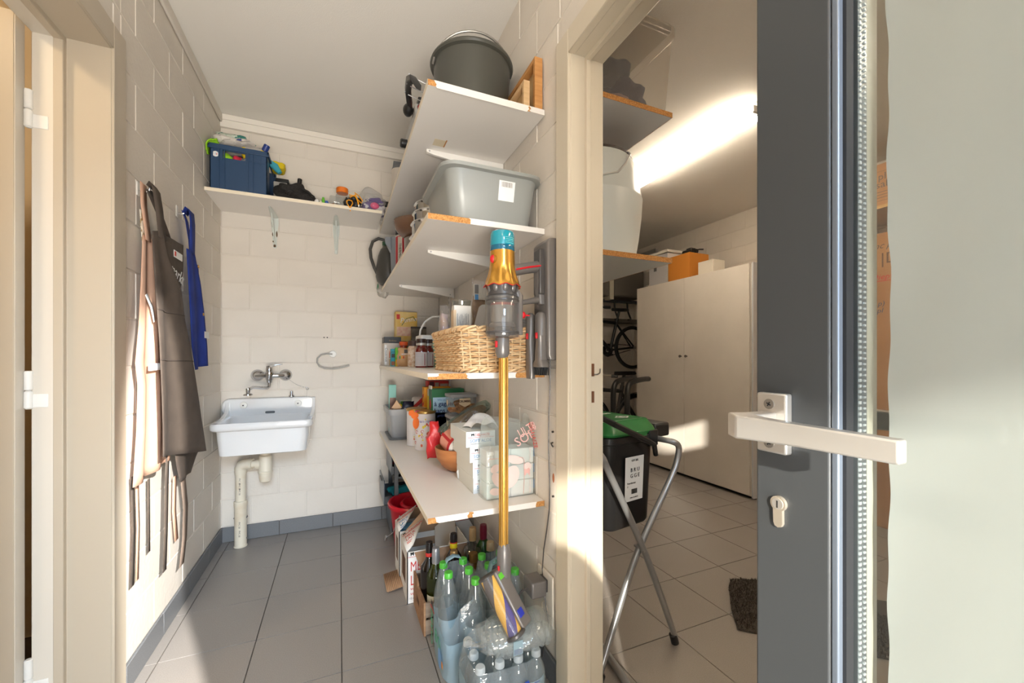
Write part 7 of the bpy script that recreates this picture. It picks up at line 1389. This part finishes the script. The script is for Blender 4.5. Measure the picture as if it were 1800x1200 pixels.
def sm(P_, k=5):
    out=[]; 
    for i in range(len(P_)-1):
        p0,p1,p2,p3=[Vector(P_[max(0,min(len(P_)-1,j))]) for j in (i-1,i,i+1,i+2)]
        for q in range(k):
            t=q/k; out.append(0.5*((2*p1)+(p2-p0)*t+(2*p0-5*p1+4*p2-p3)*t*t+(3*p1-p0-3*p2+p3)*t**3))
    return out+[Vector(P_[-1])]
G().tube(sm([(0.735,1.40,0.80),(0.75,1.22,0.80),(0.765,1.12,0.795),(0.795,1.106,0.765),(0.83,1.112,0.705),(0.99,1.137,0.422),(1.10,1.160,0.20),(1.180,1.177,0.03)]),0.0115,14).o('frame_tube',GALV,s_)
G().tube(sm([(1.12,1.50,0.775),(1.15,1.26,0.775),(1.175,1.19,0.772),(1.208,1.186,0.75),(1.20,1.185,0.70),(1.155,1.176,0.63),(0.99,1.160,0.400),(0.88,1.145,0.19),(0.795,1.125,0.03)]),0.0115,14).o('frame_tube',GALV,s_)
G().cyl(0.0145,0,0.045,n=16,M=TR((1.184,1.178,0.0),0,-0.32),b=0.004).o('rubber_foot',BLACK,s_); G().cyl(0.0145,0,0.045,n=16,M=TR((0.788,1.123,0.0),0,0.40),b=0.004).o('rubber_foot',BLACK,s_)
G().cyl(0.005,-0.03,0.022,n=12,M=TR((0.99,1.148,0.411),PI/2)).o('pivot_bolt',STEEL,s_)
G().tube(sm([(0.735,1.40,0.80),(0.80,1.60,0.62),(1.02,1.66,0.40),(1.19,1.70,0.03)]),0.0115,12).o('rear_tube',GALV,s_); G().tube(sm([(1.12,1.50,0.775),(1.10,1.64,0.62),(0.95,1.68,0.38),(0.80,1.70,0.03)]),0.0115,12).o('rear_tube',GALV,s_)
G().tube(sm([(0.905,1.29,0.014),(0.895,1.20,0.014),(0.875,1.08,0.014),(0.84,1.00,0.014)]),0.013,12).o('floor_tube',GALV,s_)
# bicycles
def bicycle(lab, loc, rz, R, wb, col, tilt=0.0, fenders=False):
    t_ = thing('bicycle', lab, 'bicycle', loc, rot=(0, tilt, rz))
    for x in (0, wb):
        wl_ = G().tube([(x+R*math.cos(a),0,R+R*0.965*math.sin(a)) for a in [2*PI*k/48 for k in range(48)]],R*0.075,8,True).o('tyre',mat('tyre_rubber',(18,18,18),0.8),t_,w=False)
        G().tube([(x+R*0.90*math.cos(a),0,R+R*0.90*math.sin(a)) for a in [2*PI*k/40 for k in range(40)]],R*0.028,6,True).o('rim',mat('rim_'+col[0],col[2],0.3,0.8),wl_,w=False)
        g=G()
        for k in range(18):
            a=2*PI*k/18; g.tube([(x,0.02*(-1)**k,R),(x+R*0.9*math.cos(a),0,R+R*0.9*math.sin(a))],0.0011,4)
        g.o('spokes',STEEL,wl_,w=False); G().cyl(0.02,-0.04,0.04,n=12,M=TR((x,0,R),PI/2)).o('hub',STEEL,wl_,w=False)
    bb=(wb*0.44,0,R*0.86); st_=(wb*0.30,0,R*2.35); hd=(wb*0.80,0,R*2.25); hd2=(wb*0.83,0,R*1.95)
    fm=mat('frame_'+col[0],col[1],0.35,0.2)
    for nm,a,b,r in (('seat_tube',bb,st_,R*0.05),('down_tube',bb,hd2,R*0.062),('top_tube',(wb*0.32,0,R*2.15),hd,R*0.048),('chain_stay',bb,(0,0.03,R),R*0.03),('chain_stay',bb,(0,-0.03,R),R*0.03),('seat_stay',(wb*0.315,0,R*2.1),(0,0.03,R),R*0.026),('seat_stay',(wb*0.315,0,R*2.1),(0,-0.03,R),R*0.026),('head_tube',(wb*0.785,0,R*2.42),hd2,R*0.06),('fork',hd2,(wb,0.035,R),R*0.036),('fork',hd2,(wb,-0.035,R),R*0.036),('seat_post',st_,(wb*0.265,0,R*2.72),R*0.038)):
        G().tube([a,b],r*1.45,10).o(nm,fm,t_,w=False)
    G().loft([[(wb*0.265+dx,y*w_,R*2.76+z) for y,z in ((-1,0),(-0.6,0.03*R*3),(0.6,0.03*R*3),(1,0),(0.5,-0.05*R),(-0.5,-0.05*R))] for dx,w_ in ((-R*0.42,0.06),(-R*0.25,0.07),(0,0.04),(R*0.30,0.02),(R*0.42,0.012))]).o('saddle',BLACK,t_,w=False,bv=0.004)
    G().tube([(wb*0.785,0,R*2.40),(wb*0.78,0,R*2.62),(wb*0.80,0,R*2.66)],R*0.04,8).o('stem',fm,t_,w=False)
    G().tube(sm([(wb*0.70,-0.26,R*2.72),(wb*0.80,-0.16,R*2.74),(wb*0.82,0,R*2.66),(wb*0.80,0.16,R*2.74),(wb*0.70,0.26,R*2.72)]),0.012,10).o('handlebar',mat('bar_'+col[0],col[3],0.35,0.4),t_,w=False)
    for s__ in (-1,1): G().tube([(wb*0.68,s__*0.26,R*2.72),(wb*0.76,s__*0.23,R*2.73)],0.017,8).o('grip',BLACK,t_,w=False)
    G().lathe([(R*0.10,-0.004),(R*0.30,-0.004),(R*0.30,0.004),(R*0.10,0.004)],(0,0,0),28,TR((bb[0],-0.05,bb[2]),PI/2)).o('chainring',BLACK,t_,w=False)
    for s__ in (-1,1): G().tube([(bb[0],s__*0.06,bb[2]),(bb[0]+s__*R*0.42,s__*0.08,bb[2]-s__*R*0.22)],0.010,8).o('crank',BLACK,t_,w=False); bx(bb[0]+s__*R*0.42-0.04,bb[0]+s__*R*0.42+0.04,s__*0.12-0.035,s__*0.12+0.035,bb[2]-s__*R*0.22-0.01,bb[2]-s__*R*0.22+0.01).o('pedal',BLACK,t_,w=False,bv=0.003)
    G().tube([(0,-0.05,R+0.03),(bb[0],-0.05,bb[2]+R*0.30)],0.005,6).o('chain',BLACK,t_,w=False); G().tube([(0,-0.05,R-0.03),(bb[0],-0.05,bb[2]-R*0.30)],0.005,6).o('chain',BLACK,t_,w=False)
    if fenders:
        for x in (0,wb): G().grid(lambda u,v: (x+R*1.07*math.cos(0.3+2.4*u),-0.03+0.06*v,R+R*1.07*math.sin(0.3+2.4*u)),22,2).o('mudguard',BLACK,t_,w=False,thick=0.002)
        bx(-R*0.5,-R*0.38,-0.03,0.03,R*0.55,R*0.85).o('reflector',mat('orange_reflector',(230,90,30),0.25),t_,w=False,bv=0.004)
    return t_
bicycle('black bicycle hung on the rear garage wall above the other bicycle', (3.37,4.05,0.97), PI, 0.258, 0.78, ('black',(24,24,25),(30,30,30),(24,24,25)))
bicycle('grey city bicycle with silver rims parked below the hung bicycle', (3.28,3.86,0.0), PI+0.04, 0.33, 0.76, ('grey',(60,58,56),(180,180,182),(176,166,150)), fenders=True)
t_ = thing('bike_rack','black tubular floor rack with two bent hoops before the bicycles','rack',(2.5,3.2,0))
for y in (3.20,3.02):
    x=2.41+0.02*(y<3.1)+0.02; G().tube(sm([(x,y,0.0),(x,y,0.45),(x,y,0.74),(x+0.03,y+0.02,0.83),(x+0.10,y+0.05,0.87),(x+0.30,y+0.14,0.885),(x+0.42,y+0.19,0.885)]),0.026,12).o('hoop',BLACK,t_)
bx(2.38,2.50,2.98,3.25,0.0,0.012).o('base_plate',BLACK,t_,bv=0.002)
lp = thing('bike_lamp','silver headlight tube of the parked bicycle above the rack','lamp',(2.55,3.6,1.0)); G().tube([(2.52,3.60,1.10),(2.53,3.60,0.98),(2.55,3.60,0.86)],0.026,12).o('lamp_body',SATIN,lp); G().tube([(2.52,3.60,1.10),(2.50,3.60,1.15),(2.56,3.60,1.18)],0.012,8).o('lamp_arm',BLACK,lp)
GP = mat('dim_grey_panel',(104,99,92),0.6)
for i,(xa,xb,lab) in enumerate(((2.35,3.05,'left grey wall cabinet above the hung bicycle'),(3.12,3.58,'right grey wall cabinet above the hung bicycle'))):
    t_ = thing('wall_cabinet',lab,'cabinet',((xa+xb)/2,4.2,1.86)); bx(xa,xb,4.10,YG-0.002,1.86,2.30).o('cabinet_body',GP,t_,bv=0.003); bx(xa+0.005,xb-0.005,4.088,4.10,1.87,2.29).o('door',GP,t_,bv=0.002); G().ell((xb-0.05,4.082,1.92),(0.008,0.006,0.008),12,8).o('knob',CHROME,t_)
t_ = thing('upright_strip','pale vertical strip between the two grey wall cabinets','strip',(3.085,4.2,1.86)); bx(3.055,3.115,4.09,YG-0.002,1.82,2.31).o('strip_board',M3('pale_strip',(206,200,180)),t_,bv=0.002)
t_ = thing('hook_rail','dark rail with long hooks on the rear garage wall over the bicycles','rail',(2.9,4.25,1.75)); bx(2.3,3.6,4.20,4.24,1.80,1.835).o('rail_bar',DG,t_,bv=0.003)
for x in (2.5,2.72,2.95,3.2,3.4): G().tube(sm([(x,4.19,1.80),(x,4.18,1.70),(x+0.01,4.14,1.60),(x-0.04,4.08,1.575),(x-0.10,4.05,1.57)]),0.011,8).o('hook',BLACK,t_)
bx(2.3,3.6,4.235,4.34,1.55,1.60).o('lower_bar',GP,t_,bv=0.003)
